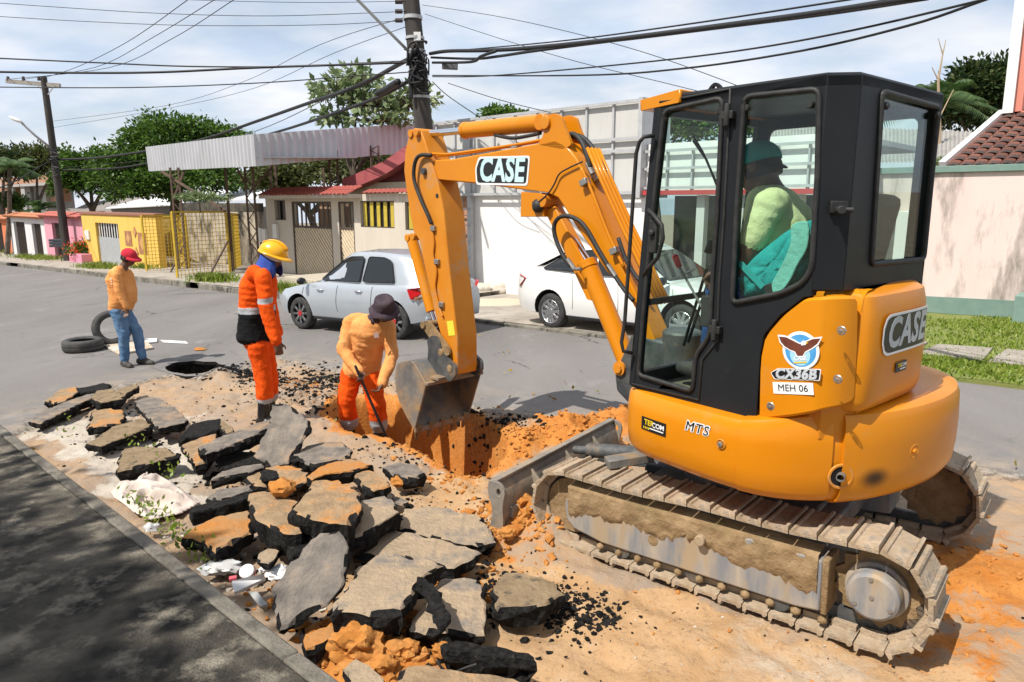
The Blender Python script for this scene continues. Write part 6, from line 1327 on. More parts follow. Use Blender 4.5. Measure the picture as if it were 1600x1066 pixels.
# spoil lying against the blade
# white cloth
out = pxpoly([(172, 762), (190, 752), (214, 742), (238, 736), (262, 748), (288, 764), (311, 779), (282, 795), (236, 805), (203, 791), (182, 776)], .04)
xs = [p[0] for p in out]; ys = [p[1] for p in out]; n = 60
S, N = np.meshgrid(np.linspace(min(xs), max(xs), n), np.linspace(min(ys), max(ys), n), indexing='ij'); dd = polydist(S, N, out); keep = dd < .01
fold = np.abs(fbm(S * 7 + fbm(S * 3, N * 3, 2, 3) * 2.5, N * 6, 2, 77) - .5); hh = .02 + .05 * np.exp(-((S - np.mean(xs)) ** 2 + (N - np.mean(ys)) ** 2) / .10) + (.075 - fold * .55) * sstep(0, -.12, dd) * 1.0; hh = np.clip(hh, .012, .11) * (.35 + .65 * sstep(.01, -.05, dd))
idx = -np.ones((n, n), int); vs_ = []
for i in range(n):
    for j in range(n):
        if keep[i, j]: idx[i, j] = len(vs_); vs_.append(W(S[i, j], N[i, j], max(.01, hh[i, j])))
fs = [(idx[i, j], idx[i, j + 1], idx[i + 1, j + 1], idx[i + 1, j]) for i in range(n - 1) for j in range(n - 1) if min(idx[i, j], idx[i, j + 1], idx[i + 1, j + 1], idx[i + 1, j]) >= 0]
mb = MB(); mb.add(vs_, fs); o = mb.build('discarded_cloth', mat('dirty_white_cloth', (.60, .52, .46), (.50, .41, .35), 5, .9, bump=.2, bscale=30), smooth=True); tag(o, 'crumpled dirty white cloth lying on the pale ground by the kerb', 'cloth'); md = o.modifiers.new('thick', 'SOLIDIFY'); md.thickness = .006
# litter by the kerb
wp = mat('white_paper', (.78, .77, .75), rough=.6); pinkp = mat('pink_plastic', (.62, .10, .12), rough=.4)
p = gp(386, 893, .06); mb = MB(); Mq = frame(p, Vector((1, .1, 0)).normalized(), Vector((0, .75, .66)), Vector((0, -.66, .75))); mb.lathe([(0, .012), (.036, .012), (.040, .008), (.040, -.008), (.034, -.012)], Mq, 24); o = mb.build('plastic_pot', wp, smooth=35); tag(o, 'round white plastic lid lying in the litter by the kerb', 'lid')
mb = MB(); mb.lathe([(.041, -.008), (.043, -.02), (.037, -.035)], Mq, 24); mb.build('lid_rim', pinkp, o, smooth=35)
a, b, c_, d_ = gp(362, 908, .07), gp(412, 896, .09), gp(414, 904, .05), gp(366, 926, .03); mb = MB(); mb.prism([a, b, c_, d_], (0, .01, -.02)); tag(mb.build('carton', wp, bevel=.003), 'flattened white carton lying in front of the plastic lid', 'carton')
mb = MB(); mb.box(gp(364, 904, .06), (.04, .03, .02), Matrix.Rotation(.4, 3, 'Z')); tag(mb.build('bottle_cap', pinkp, bevel=.004), 'small pink plastic piece beside the white carton', 'plastic piece')
for i, (u, v, r, lab) in enumerate(((438, 896, .065, 'crumpled white paper right of the plastic lid'), (417, 888, .04, 'small ball of white paper by the lid'))):
    mb = MB(); mb.blob(gp(u, v, .05), (r, r * .8, r * .6), 3, .55, 2.6, 20 + i); tag(mb.build('crumpled_paper', wp, smooth=25), lab, 'paper')
mb = MB(); mb.blob(gp(348, 886, .05), (.11, .06, .035), 3, .5, 2.0, 31); tag(mb.build('plastic_bag', mat('grey_plastic_film', (.55, .55, .55), (.42, .40, .36), 8, .25), smooth=40), 'greyish plastic bag on the ground left of the plastic lid', 'bag')
mb = MB(); mb.prism([gp(388, 925, .05), gp(402, 924, .06), (gp(418, 945, .04)), gp(406, 948, .03)], (0, .01, -.02)); tag(mb.build('carton', mat('grey_card', (.38, .38, .36), rough=.8), bevel=.002), 'grey scrap of card below the white carton', 'card')
mb = MB(); mb.blob(gp(236, 824, .04), (.05, .035, .03), 2, .5, 2.5, 41); tag(mb.build('plastic_bag', wp, smooth=30), 'small white plastic scrap among the weeds below the cloth', 'plastic scrap')
for i, (P_, lab) in enumerate(([[(683, 1032), (690, 1044), (700, 1056), (704, 1075)], 'dark wire poking out left in the bottom foreground'], [[(745, 1038), (722, 1046), (708, 1056), (711, 1078)], 'dark curled wire in the bottom foreground next to the other wire'])):
    mb = MB(); mb.tube(smoothloop([gp(u, v, .17 - .03 * k) for k, (u, v) in enumerate(P_)], 5, closed=False), .006, 6); tag(mb.build('wire', rubber, smooth=True), lab, 'wire')
# tyres, board and white laths on the road
tyrem = mat('old_tyre', (.035, .034, .033), (.075, .07, .065), 10, .8, bump=.3)
def tyre(M, r, w, label):
    mb = MB(); k = r - .115; mb.lathe([(k, -w * .36), (k + .02, -w * .47), (r - .045, -w * .5), (r - .015, -w * .42), (r, -w * .25), (r, -w * .03), (r - .012, -w * .025), (r - .012, w * .025), (r, w * .03), (r, w * .25), (r - .015, w * .42), (r - .045, w * .5), (k + .02, w * .47), (k, w * .36), (k + .012, w * .34), (k + .05, w * .42), (k + .09, w * .30), (r - .03, 0), (k + .09, -w * .30), (k + .05, -w * .42), (k + .012, -w * .34), (k, -w * .36)], M, 48)
    return tag(mb.build('tyre', tyrem, smooth=40), label, 'tyre', 'old tyres on the road')
pA = gp(131, 548); tyre(Matrix.Translation(pA + EZ * .10), .30, .19, 'old tyre lying flat on the road left of the worker in jeans')
pB = gp(178, 539); ax = Vector((.62, -.78, .12)).normalized(); Ml = frame(pB + EZ * .29, ax.orthogonal().normalized(), ax.cross(ax.orthogonal().normalized()), ax); tyre(Ml, .30, .19, 'old tyre standing on edge behind the worker in jeans')
board = mat('old_board', (.55, .50, .44), (.42, .33, .22), 4, .9)
q = [gp(160, 541), gp(226, 533), gp(240, 546), gp(186, 556)]; mb = MB(); mb.prism([p + EZ * .035 for p in q], (0, 0, -.03)); tag(mb.build('wooden_board', board, bevel=.004), 'pale board lying on the road under the standing tyre', 'board')
mb = MB(); mb.prism([gp(226, 532) + EZ * .03, gp(245, 531) + EZ * .03, gp(246, 536) + EZ * .03, gp(228, 538) + EZ * .03], (0, 0, -.02)); tag(mb.build('wooden_board', wp, bevel=.003), 'short white lath right of the worker in jeans', 'lath')
mb = MB(); mb.prism([gp(251, 533) + EZ * .02, gp(290, 535) + EZ * .02, gp(294, 538) + EZ * .02, gp(256, 536) + EZ * .02], (0, 0, -.015)); tag(mb.build('wooden_board', wp, bevel=.003), 'long thin white lath lying on the road beyond the pothole', 'lath')
mb = MB(); mb.blob(gp(312, 546, .02), (.10, .06, .03), 2, .4, 2, 51); tag(mb.build('brick_fragment', clay, smooth=40), 'orange clay fragment on the road above the pothole', 'clay fragment')
# ================================================================== cars
carglass = mat('car_window', (.012, .014, .014), rough=.04, spec=.7)
tyrec = mat('car_tyre', (.022, .022, .022), (.05, .048, .045), 14, .8); blackpl = mat('black_trim', (.014, .014, .015), rough=.5); redl = mat('tail_lamp_red', (.42, .012, .015), rough=.12, coat=.5); amberl = mat('lamp_amber', (.32, .17, .09), rough=.15)
alloy = mat('alloy', (.55, .55, .56), rough=.3, metal=.8); darkin = mat('car_inside', (.02, .02, .021), rough=.8)
def make_car(name, label, V, L, Wd, Hh, fo, wb, belt, roof, paint, rim, gh_base, gh_top, windows, tail, seed=0, wheel_r=.30, rimstyle=5, redhub=False, near=1):
    """V: frame at the middle of the rear axle on the road (x ahead, y left, z up); belt / roof: (x, z) lines along the car; near: the side that is seen"""
    hw = Wd / 2; ro = L - fo - wb; root = empty(name, V @ Vector((wb / 2, 0, 0)), label, 'car')
    def ev(tab, x):
        for (x0, z0), (x1, z1) in zip(tab[:-1], tab[1:]):
            if x0 <= x <= x1: t = (x - x0) / (x1 - x0); t = t * t * (3 - 2 * t) * .35 + t * .65; return z0 + (z1 - z0) * t
        return tab[0][1] if x < tab[0][0] else tab[-1][1]
    x0, x1 = -ro, wb + fo; rings = []; ns = 46
    for i in range(ns + 1):
        x = x0 + (x1 - x0) * (.5 - .5 * math.cos(math.pi * i / ns)); e = min((x - x0), (x1 - x)); k = 1 - .20 * max(0, 1 - e / .55) ** 2.2; zb = ev(belt, x); zl = .24 + .10 * max(0, 1 - e / .5) ** 2
        w = hw * k; zt = zb; pts = []
        prof = [(0, zl), (w * .80, zl), (w * .955, zl + .04), (w * .985, zl + .16), (w * 1.0, .52), (w * .995, .62), (w * .975, zb - .13), (w * .955, zb - .05), (w * .90, zb - .005), (w * .6, zb + .015), (0, zb + .022)]
        ring = [Vector((x, y, z)) for y, z in prof] + [Vector((x, -y, z)) for y, z in prof[-2:0:-1]]; rings.append(ring)
    mb = MB(V); loft(mb, rings); body = mb.build('body', [paint], root, smooth=38)
    cut = MB(V)
    for xw in (0, wb):
        for sg in (1, -1): cut.cyl((xw, sg * (hw - .24), wheel_r + .02), (xw, sg * (hw + .2), wheel_r + .02), wheel_r + .055, 28)
    cme = cut.mesh('wheel_arch_cut', [darkin], Vector(root['_o'])); co = bpy.data.objects.new('wheel_arch_cut', cme); COL.objects.link(co); co.parent = root
    bpy.context.view_layer.update()
    bmod = body.modifiers.new('arches', 'BOOLEAN'); bmod.operation = 'DIFFERENCE'; bmod.object = co; bmod.solver = 'EXACT'; body.data.materials.append(darkin); bmod.material_mode = 'TRANSFER'
    bpy.context.view_layer.update(); dg = bpy.context.evaluated_depsgraph_get(); new = bpy.data.meshes.new_from_object(body.evaluated_get(dg)); body.modifiers.clear(); body.data = new; bpy.data.objects.remove(co)
    new.polygons.foreach_set('use_smooth', [True] * len(new.polygons)); new.set_sharp_from_angle(angle=R(38))
    # greenhouse
    gx0, gx1 = gh_base; rings = []
    for t in (0, .15, .4, .7, .9, .97, 1.0):
        z_in = .965 if t == 1 else 1; pts = []
        xa = gx0 + (gh_top[0] - gx0) * t; xb = gx1 + (gh_top[1] - gx1) * t; wB = hw * .905; wT = hw * .70; w = wB + (wT - wB) * t ** 1.15 - (.05 if t == 1 else .015 if t >= .97 else 0); n = 14; up, ring = [], []
        for j in range(n + 1):
            s_ = j / n; x = xa + (xb - xa) * s_; e = min(s_, 1 - s_) * (xb - xa); ww = w * (1 - .16 * max(0, 1 - e / .35) ** 2); zb = ev(belt, x) - .01; zr = ev(roof, x); z = zb + (zr - zb) * t + (0 if t < .97 else .0); ring.append(Vector((x, ww, z)))
        for j in range(n + 1): p = ring[n - j]; up.append(Vector((p.x, -p.y, p.z)))
        rings.append(ring + up)
    top = rings[-1]; mb = MB(V); loft(mb, rings, True, False)
    n = 15; 
    for j in range(n - 1): mb.add([top[j], top[j + 1], Vector((top[j + 1].x, 0, top[j + 1].z + .03)), Vector((top[j].x, 0, top[j].z + .03))], [(0, 1, 2, 3)]); mb.add([Vector((top[j].x, 0, top[j].z + .03)), Vector((top[j + 1].x, 0, top[j + 1].z + .03)), top[2 * n - 2 - j], top[2 * n - 1 - j]], [(0, 1, 2, 3)])
    for q in (0, n - 1):
        pass
    cab_ = mb.build('greenhouse', paint, root, smooth=40)
    def side(x, z, sg, d=.034):
        zb, zr = ev(belt, x) - .01, ev(roof, x); t = min(1, max(0, (z - zb) / max(.05, zr - zb))); wB, wT = hw * .905, hw * .70; w = wB + (wT - wB) * t ** 1.15
        xa, xb = gx0 + (gh_top[0] - gx0) * t, gx1 + (gh_top[1] - gx1) * t; e = max(0.02, min(x - xa, xb - x)); w *= (1 - .16 * max(0, 1 - e / .35) ** 2); return Vector((x, sg * (w + d), z))
    for nm, pts in windows:
        for sg in (1, -1):
            loop = rounded([Vector((x, 0, z)) for x, z in pts], .05, 3); lp = [side(p.x, p.z, sg) for p in loop]; mb = MB(V); mb.prism(lp, (0, -sg * .004, 0)); wo_ = mb.build(nm, carglass, cab_)
            if sg == near: mb = MB(V); lp2 = [side(p.x, p.z, sg, .036) for p in loop]; mb.tube(lp2 + [lp2[0]], .008, 5); mb.build('window_seal', blackpl, wo_)
    # windscreen and rear screen: panes laid just proud of the sloping ends
    for nm, (xa, xt), sgx in (('rear_screen', (gx0, gh_top[0]), -1), ('windscreen', (gx1, gh_top[1]), 1)):
        def pt(t, y): x = xa + (xt - xa) * t; zb, zr = ev(belt, x) - .01, ev(roof, xt); return Vector((x + sgx * .012, y, zb + (zr - zb) * t + .004))
        wb_, wt_ = hw * .74, hw * .58; lo_, hi_ = (.10, .88); mb = MB(V); mb.prism(rounded([pt(lo_, wb_), pt(hi_, wt_), pt(hi_, -wt_), pt(lo_, -wb_)], .05), (sgx * -.006, 0, 0)); mb.build(nm, carglass, cab_)
    # lamps, bumper trim, handles, mirror
    for sg in (1, -1):
        for (pts, m_) in tail:
            mb = MB(V); lp = [Vector((x, sg * y, z)) for x, y, z in pts]; mb.prism(rounded(lp, .02), (.03, -sg * .03, 0)); mb.build('tail_lamp', m_, root, bevel=.006)
    for xh in (wb * .33, wb * .74):
        for sg in (1, -1):
            mb = MB(V); zb = ev(belt, xh) - .14; mb.tube([(xh - .09, sg * (hw * .965), zb), (xh - .06, sg * (hw * .965 + .035), zb + .005), (xh + .06, sg * (hw * .965 + .035), zb + .005), (xh + .09, sg * hw * .965, zb)], .014, 8); mb.build('door_handle', paint if seed else alloy, root, smooth=True)
    for xs in (wb * .20, wb * .56, wb * .945):
        mb = MB(V); zs = ev(belt, xs); mb.tube([Vector((xs + .02 * math.sin(q), near * (hw * y_ + .003), z_)) for q, (y_, z_) in enumerate(((.985, .40), (1.0, .52), (.995, .62), (.975, zs - .13), (.955, zs - .05)))], .0035, 5); mb.build('door_gap', blackpl, root)
    xm = wb * .90
    for sg in (1, -1):
        mb = MB(V); zb = ev(belt, xm) + .06; mb.blob((xm, sg * (hw + .08), zb), (.055, .10, .065), 2, .05, 1, 3); mb.bar((xm + .02, sg * (hw - .06), zb - .04), (xm + .01, sg * (hw + .05), zb - .02), .03, .02); mb.build('wing_mirror', blackpl, root, smooth=True)
    mb = MB(V); mb.bar((wheel_r + .10, near * hw * .965, .255), (wb - wheel_r - .10, near * hw * .965, .255), .03, .05); mb.build('sill', blackpl, root, bevel=.008)
    # wheels
    for xw in (0, wb):
        for sg in (1, -1):
            yo = sg * (hw - .03); M = V @ frame(Vector((xw, yo, wheel_r)), Vector((1, 0, 0)), Vector((0, 0, -1)) if sg > 0 else Vector((0, 0, 1)), Vector((0, sg, 0)))
            r = wheel_r; mb = MB(); mb.lathe([(r * .62, -.02), (r * .66, .0), (r * .80, .008), (r * .94, -.005), (r, -.03), (r, -.16), (r * .9, -.18), (r * .6, -.18)], M, 36); wh = mb.build('wheel', tyrec, root, smooth=40)
            mb = MB(); mb.lathe([(r * .68, -.004), (r * .655, .002), (r * .62, -.01), (r * .60, -.06), (r * .2, -.065), (0, -.065)], M, 32); mb.build('rim_barrel', blackpl if redhub else alloy, wh, smooth=35)
            for k in range(rimstyle):
                a = 2 * math.pi * k / rimstyle; d_ = Vector((math.cos(a), math.sin(a), 0)); pp = Vector((-math.sin(a), math.cos(a), 0)); mb = MB(M)
                mb.prism([d_ * r * .10 + pp * .022 + Vector((0, 0, -.012)), d_ * r * .63 + pp * .030 + Vector((0, 0, -.012)), d_ * r * .63 - pp * .012 + Vector((0, 0, -.012)), d_ * r * .10 - pp * .022 + Vector((0, 0, -.012))], (0, 0, .012)); mb.build('spoke', rim, wh, bevel=.003)
            mb = MB(); mb.lathe([(r * .17, -.012), (r * .16, .006), (0, .008)], M, 16); mb.build('hub_cap', redl if redhub else rim, wh, smooth=40)
    return root, body, cab_, hw, ev
silver_p = mat('silver_car_paint', (.40, .43, .46), (.44, .47, .50), 2, .28, metal=.35, coat=.6); white_p = mat('white_car_paint', (.72, .71, .68), rough=.25, coat=.6)
def cframe(pR, deg): return hframe(pR, deg, GNV.normalized())
# silver hatchback: near wheels touch the road at two traced points
a, b = gp(617, 531), gp(483, 516); dirv = (b - a).normalized(); degc = math.degrees(math.atan2(-dirv.x, dirv.y)); up_ = GNV.normalized(); yl_ = up_.cross(dirv).normalized()
Vh = frame(a - yl_ * .80, dirv, yl_, up_)
hatch, hb_, hc_, hwh, evh = make_car('silver_hatchback', 'silver hatchback with tinted windows waiting on the far side of the road', Vh, 3.87, 1.66, 1.46, .76, 2.42,
    [(-.66, .80), (-.62, .90), (-.5, .93), (.8, .915), (1.9, .90), (2.4, .83), (2.9, .74), (3.15, .64), (3.2, .50)], [(-.6, 1.20), (-.45, 1.33), (0, 1.405), (.6, 1.44), (1.1, 1.435), (1.45, 1.38), (1.7, 1.30)], silver_p, mat('black_alloy', (.02, .02, .022), (.2, .2, .2), 20, .3),
    (-.58, 2.05), (-.28, 1.28), [('rear_side_window', [(-.02, .955), (.12, 1.30), (.30, 1.355), (.66, 1.365), (.72, .945)]), ('front_side_window', [(.80, .945), (.78, 1.365), (1.12, 1.36), (1.40, 1.24), (1.78, .99), (1.80, .94)])],
    [([(-.34, .815, .86), (-.60, .765, .90), (-.675, .66, .86), (-.68, .50, .70), (-.645, .66, .67), (-.42, .83, .70)], redl), ([(-.50, .81, .735), (-.69, .655, .755), (-.695, .50, .70), (-.66, .66, .685), (-.50, .825, .69)], amberl)], 0, .30, 8, True, 1)
mb = MB(Vh); mb.box((-.655, 0, .62), (.03, .55, .14)); mb.build('number_plate_recess', silver_p, hatch, bevel=.01)
mb = MB(Vh); mb.bar((-.62, .70, .36), (-.62, -.70, .36), .06, .12); mb.build('rear_bumper', silver_p, hatch, bevel=.03)
# white sedan parked with its nose behind the excavator
a = gp(861, 516, .0); dirv = -(ES * math.cos(R(3)) + EN * math.sin(R(3))); dirv = (dirv - up_ * dirv.dot(up_)).normalized(); yl_ = up_.cross(dirv).normalized()
Vs = frame(a + yl_ * .83 + EZ * .02, dirv, yl_, up_)
sedan = make_car('white_sedan', 'white saloon car parked by the white wall behind the digger', Vs, 4.45, 1.75, 1.47, .86, 2.65,
    [(-.94, .90), (-.90, 1.0), (-.75, 1.035), (-.3, 1.02), (.5, .985), (1.8, .95), (2.5, .90), (3.1, .80), (3.4, .68), (3.5, .5)], [(-.6, 1.12), (-.2, 1.30), (.3, 1.42), (.9, 1.465), (1.4, 1.45), (1.8, 1.36), (2.1, 1.28)], white_p, alloy,
    (-.62, 2.35), (.28, 1.55), [('rear_side_window', [(-.22, 1.06), (.10, 1.24), (.42, 1.36), (.92, 1.395), (.95, 1.01)]), ('front_side_window', [(1.03, 1.0), (1.00, 1.395), (1.35, 1.38), (1.65, 1.24), (2.0, 1.02), (2.0, .98)])],
    [([(-.60, .86, .88), (-.80, .80, .93), (-.92, .68, .93), (-.95, .55, .78), (-.90, .70, .70), (-.78, .83, .73)], redl)], 1, .315, 10, False, -1)[0]
# ================================================================== buildings across the street (street frame: S along, N across)
def sbox(mb, S0, S1, z0, z1, N0, N1, mi=0):
    """upright block between two S, two heights (absolute) and two N"""
    P = [WA(S, N, z) for S in (S0, S1) for N in (N0, N1) for z in (z0, z1)]
    mb.add(P, [(0, 1, 3, 2), (4, 6, 7, 5), (0, 4, 5, 1), (2, 3, 7, 6), (0, 2, 6, 4), (1, 5, 7, 3)], mi); return mb
def fr(u0, v0, u1, v1, N):
    """pixel box on a facade plane -> S range and heights"""
    um, vm = (u0 + u1) / 2, (v0 + v1) / 2; a, b = fac(u0, vm, N)[0], fac(u1, vm, N)[0]; return min(a, b), max(a, b), fac(um, v1, N)[1], fac(um, v0, N)[1]
def wall(name, m_, parent, S0, S1, z0, z1, N, thick, holes=(), bevel=None):
    """wall with rectangular openings, reveals included"""
    Ss = sorted({S0, S1, *[h[0] for h in holes], *[h[1] for h in holes]}); zs = sorted({z0, z1, *[h[2] for h in holes], *[h[3] for h in holes]}); Ss = [x for x in Ss if S0 <= x <= S1]; zs = [x for x in zs if z0 <= x <= z1]; mb = MB()
    solid = lambda i, j: 0 <= i < len(Ss) - 1 and 0 <= j < len(zs) - 1 and not any(h[0] <= (Ss[i] + Ss[i + 1]) / 2 <= h[1] and h[2] <= (zs[j] + zs[j + 1]) / 2 <= h[3] for h in holes)
    for i in range(len(Ss) - 1):
        for j in range(len(zs) - 1):
            if not solid(i, j): continue
            a, b, c, d = Ss[i], Ss[i + 1], zs[j], zs[j + 1]
            mb.add([WA(a, N, c), WA(b, N, c), WA(b, N, d), WA(a, N, d)], [(0, 1, 2, 3)]); mb.add([WA(a, N + thick, c), WA(b, N + thick, c), WA(b, N + thick, d), WA(a, N + thick, d)], [(3, 2, 1, 0)])
            for (di, dj, P) in ((-1, 0, (a, c, a, d)), (1, 0, (b, c, b, d)), (0, -1, (a, c, b, c)), (0, 1, (a, d, b, d))):
                if not solid(i + di, j + dj): mb.add([WA(P[0], N, P[1]), WA(P[2], N, P[3]), WA(P[2], N + thick, P[3]), WA(P[0], N + thick, P[1])], [(0, 1, 2, 3)])
    bm_ = mb; me_fix = True
    return mb.build(name, m_, parent, recalc=True)
def paintm(name, c, stain=(.25, .22, .18), amt=(.62, .80), **k): return mat(name, c, tuple(x * .9 for x in c), 2.2, .9, bump=.15, bscale=30, col3=stain, scale3=k.pop('s3', 1.4), c3=amt, spec=.2, stretch=(1, 1, .35), **k)
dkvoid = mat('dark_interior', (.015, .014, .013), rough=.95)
iron = mat('brown_iron', (.055, .042, .032), (.08, .06, .045), 10, .6); greyst = mat('grey_steel', (.46, .47, .48), (.40, .40, .40), 6, .5, metal=.1); rustst = mat('rusty_steel', (.07, .05, .04), (.14, .085, .055), 8, .8)
tile_r = mat('red_roof_tile', (.26, .045, .035), (.34, .085, .06), 14, .8, bump=.3)
# ---- white-walled shop with a framed sign wall on top
NW = 12.9
shop = empty('shop_building', W(12, NW, 0), 'white shop building with a metal framed sign wall on its top', 'building')
S0, S1, zb, zt = fr(737, 283, 1010, 462, NW); zb = -SK * S1 - .1
whitew = paintm('white_plaster', (.78, .76, .73), (.55, .5, .44), (.72, .9)); panelw = paintm('sign_panel', (.56, .55, .52), (.42, .40, .36), (.55, .8), s3=3.0)
Sx0 = fac(1300, 350, NW)[0]
wall('wall', whitew, shop, S0, S1, zb, zt + .25, NW, .25)
SA, SB = fac(1003, 230, NW - .1)[0], fac(684, 230, NW - .1)[0]; zP0 = fac(850, 303, NW)[1]; zT_r, zT_l = fac(1000, 164, NW)[1], fac(700, 188, NW)[1]; zP1 = (zT_r + zT_l) / 2
# sign wall: separate panels between the steel uprights
ncol = 9; cw_ = (SB - SA) / ncol
for i in range(ncol):
    a, b = SA + cw_ * i, SA + cw_ * (i + 1)
    for (c, d) in ((zP0, zP0 + (zP1 - zP0) * .47), (zP0 + (zP1 - zP0) * .47, zP1)):
        mb = MB(); sbox(mb, a + .012, b - .012, c + .012, d - .012, NW - .10, NW + .02); mb.build('sign_panel', panelw, shop)
mb = MB()
for i in range(ncol + 1): sbox(mb, SA + cw_ * i - .025, SA + cw_ * i + .025, zP0 - .05, zP1 + .02, NW - .15, NW - .103)
fs_ = mb.build('upright_bars', greyst, shop); fs_['kind'] = 'stuff'
for z in (zP0, zP0 + (zP1 - zP0) * .47, zP0 + (zP1 - zP0) * .60, zP1):
    mb = MB(); sbox(mb, SA - .04, SB + .04, z - .03, z + .03, NW - .19, NW - .153); mb.build('rail', greyst, shop)
mb = MB(); sbox(mb, SA - .05, SA + .05, zP0 - .1, zP1 + .05, NW - .20, NW + .9); mb.build('sign_return', greyst, shop)
# lower, right part of the shop behind the digger: white band, red strip, dark shop front
SR = fac(1320, 330, NW + .3)[0]
zW1, zW0 = fac(1010, 226, NW)[1], fac(1010, 298, NW)[1]
mb = MB(); sbox(mb, SR, SA - .06, zW0, zW1, NW + .02, NW + .4); mb.build('fascia', whitew, shop)
mb = MB()
for k in range(8): x = SR + (SA - SR) * k / 7.0; sbox(mb, x - .015, x + .015, zW0, zW1 - .15, NW - .05, NW + .017)
o = mb.build('upright_bars', greyst, shop); o['kind'] = 'stuff'
for z in (zW1 - .15, zW1 - .5, zW0 + .05):
    mb = MB(); sbox(mb, SR, SA - .06, z - .025, z + .025, NW - .09, NW - .053); mb.build('rail', greyst, shop)
mb = MB(); sbox(mb, SR, SA - .06, zW0 - .09, zW0 - .003, NW - .12, NW + .3); mb.build('red_strip', mat('red_paint', (.45, .05, .05), rough=.6), shop)
mb = MB(); sbox(mb, SR, SA - .06, zb - .2, zW0 - .1, NW + 1.2, NW + 1.3); mb.build('shop_front', mat('dark_shopfront', (.03, .03, .03), (.08, .08, .08), 3, .5), shop)
for u in (1000, 1090, 1160, 1240):
    x = fac(u, 370, NW)[0]; mb = MB(); sbox(mb, x - .09, x + .09, zb - .2, zW0 - .1, NW + .05, NW + .23); mb.build('column', panelw, shop, bevel=.01)
mb = MB(); sbox(mb, SR, SA, zW1 - .1, zW1, NW + .41, NW + 5); mb.build('roof', panelw, shop)
# ---- narrow service bay between shop and house: pipe, brick pier, steel post, mesh of bars
bay = empty('service_bay', W(fac(725, 400, NW)[0], NW, 0), 'narrow service bay with white pipe and brick pier between house and shop', 'service bay')
a, b, c, d = fr(723, 300, 737, 452, NW); brickm = mat('pier_brick', (.36, .18, .11), (.44, .25, .16), 9, .9, bump=.3)
nb = int((d - c + .3) / .16)
for k in range(nb):
    z = c - .3 + k * .16; mb = MB(); sbox(mb, a, b, z + .008, z + .152, NW + .03, NW + .30); mb.build('brick', brickm, bay)
x = fac(719, 350, NW)[0]; mb = MB(); mb.tube([WA(x, NW - .05, c - .3), WA(x, NW - .05, d + .5)], .055, 12); mb.build('pipe', white_p, bay, smooth=True)
x = fac(739, 350, NW)[0]; mb = MB(); sbox(mb, x - .07, x + .07, c - .4, d + 1.3, NW - .14, NW - .01); mb.build('steel_post', greyst, bay)
mb = MB()
for k in range(6): z = c + (d - c) * k / 6; sbox(mb, fac(700, 350, NW)[0], x, z - .015, z + .015, NW - .19, NW - .15)
o = mb.build('cross_bars', greyst, bay); o['kind'] = 'stuff'
mb = MB(); sbox(mb, fac(722, 380, NW)[0], fac(690, 380, NW)[0], c - .4, d + .3, NW + .35, NW + .5); mb.build('back_wall', paintm('cream_wall_b', (.45, .40, .32)), bay)
# ---- beige house: tiled coping, slatted gates, yellow barred windows
NH = 13.1
beige = empty('beige_house', W(fac(550, 400, NH)[0], NH, 0), 'beige house front with slatted gates and red tile coping', 'house')
bw = paintm('beige_tiles', (.56, .50, .42), (.42, .36, .29), (.66, .85))
S0, S1, zb_, zt_ = fr(419, 312, 700, 450, NH); zb_ = -SK * S1 - .2; zt_ = fac(600, 303, NH)[1]
H = {k: fr(*v, NH) for k, v in dict(win0=(429, 313, 446, 344), gate=(459, 315, 520, 446), door=(531, 315, 555, 452), win1=(563, 314, 616, 356), win2=(633, 316, 660, 360)).items()}
wall('wall', bw, beige, S0, S1, zb_, zt_, NH, .22, [H[k] for k in H])
mb = MB(); sbox(mb, S0, S1, zb_, zt_, NH + 2.2, NH + 2.3); mb.build('inner_wall', paintm('house_inner_wall', (.34, .22, .15)), beige)
def slat_panel(nm, h, zsplit, N, parent, m_dark, m_lite, diag=True):
    S0, S1, z0, z1 = h; zs = z0 + (z1 - z0) * zsplit; mb = MB(); sbox(mb, S0, S1, z0, zs, N + .06, N + .07); p = mb.build(nm, m_dark, parent)
    mb = MB(); w = S1 - S0; hh = zs - z0; n = int((w + hh) / .165)
    for k in range(n):
        t = k * .165 - hh; p0, p1 = (t, 0.0), (t + hh, hh)
        if p0[0] < 0: p0 = (0.0, -t)
        if p1[0] > w: p1 = (w, w - t)
        if p0[0] < w and p1[1] > 0 and p1[0] - p0[0] > .03: mb.bar(WA(S1 - p0[0], N + .03, zs - p0[1]), WA(S1 - p1[0], N + .03, zs - p1[1]), .078, .03, up=EN)
    o = mb.build('slats', m_lite, p); o['kind'] = 'stuff'
    nb = max(3, int(w / .26))
    for k in range(nb + 1): x = S0 + w * k / nb; mb = MB(); sbox(mb, x - .035, x + .035, zs, z1, N + .02, N + .05); mb.build('bar', m_dark, p)
    for z in (z0 + .03, zs, z1 - .03): mb = MB(); sbox(mb, S0, S1, z - .035, z + .035, N - .005, N + .018); mb.build('rail', m_dark, p)
    for x in (S0 + .03, S1 - .03): mb = MB(); sbox(mb, x - .035, x + .035, z0, z1, N - .01, N + .016); mb.build('stile', m_dark, p)
    return p
lite = mat('cream_slat', (.64, .53, .37), (.56, .45, .31), 5, .6)
slat_panel('garage_gate', H['gate'], .70, NH + .02, beige, iron, lite); slat_panel('entrance_gate', H['door'], .70, NH + .02, beige, iron, lite)
gold = mat('yellow_bar', (.42, .31, .03), (.50, .38, .05), 6, .5)
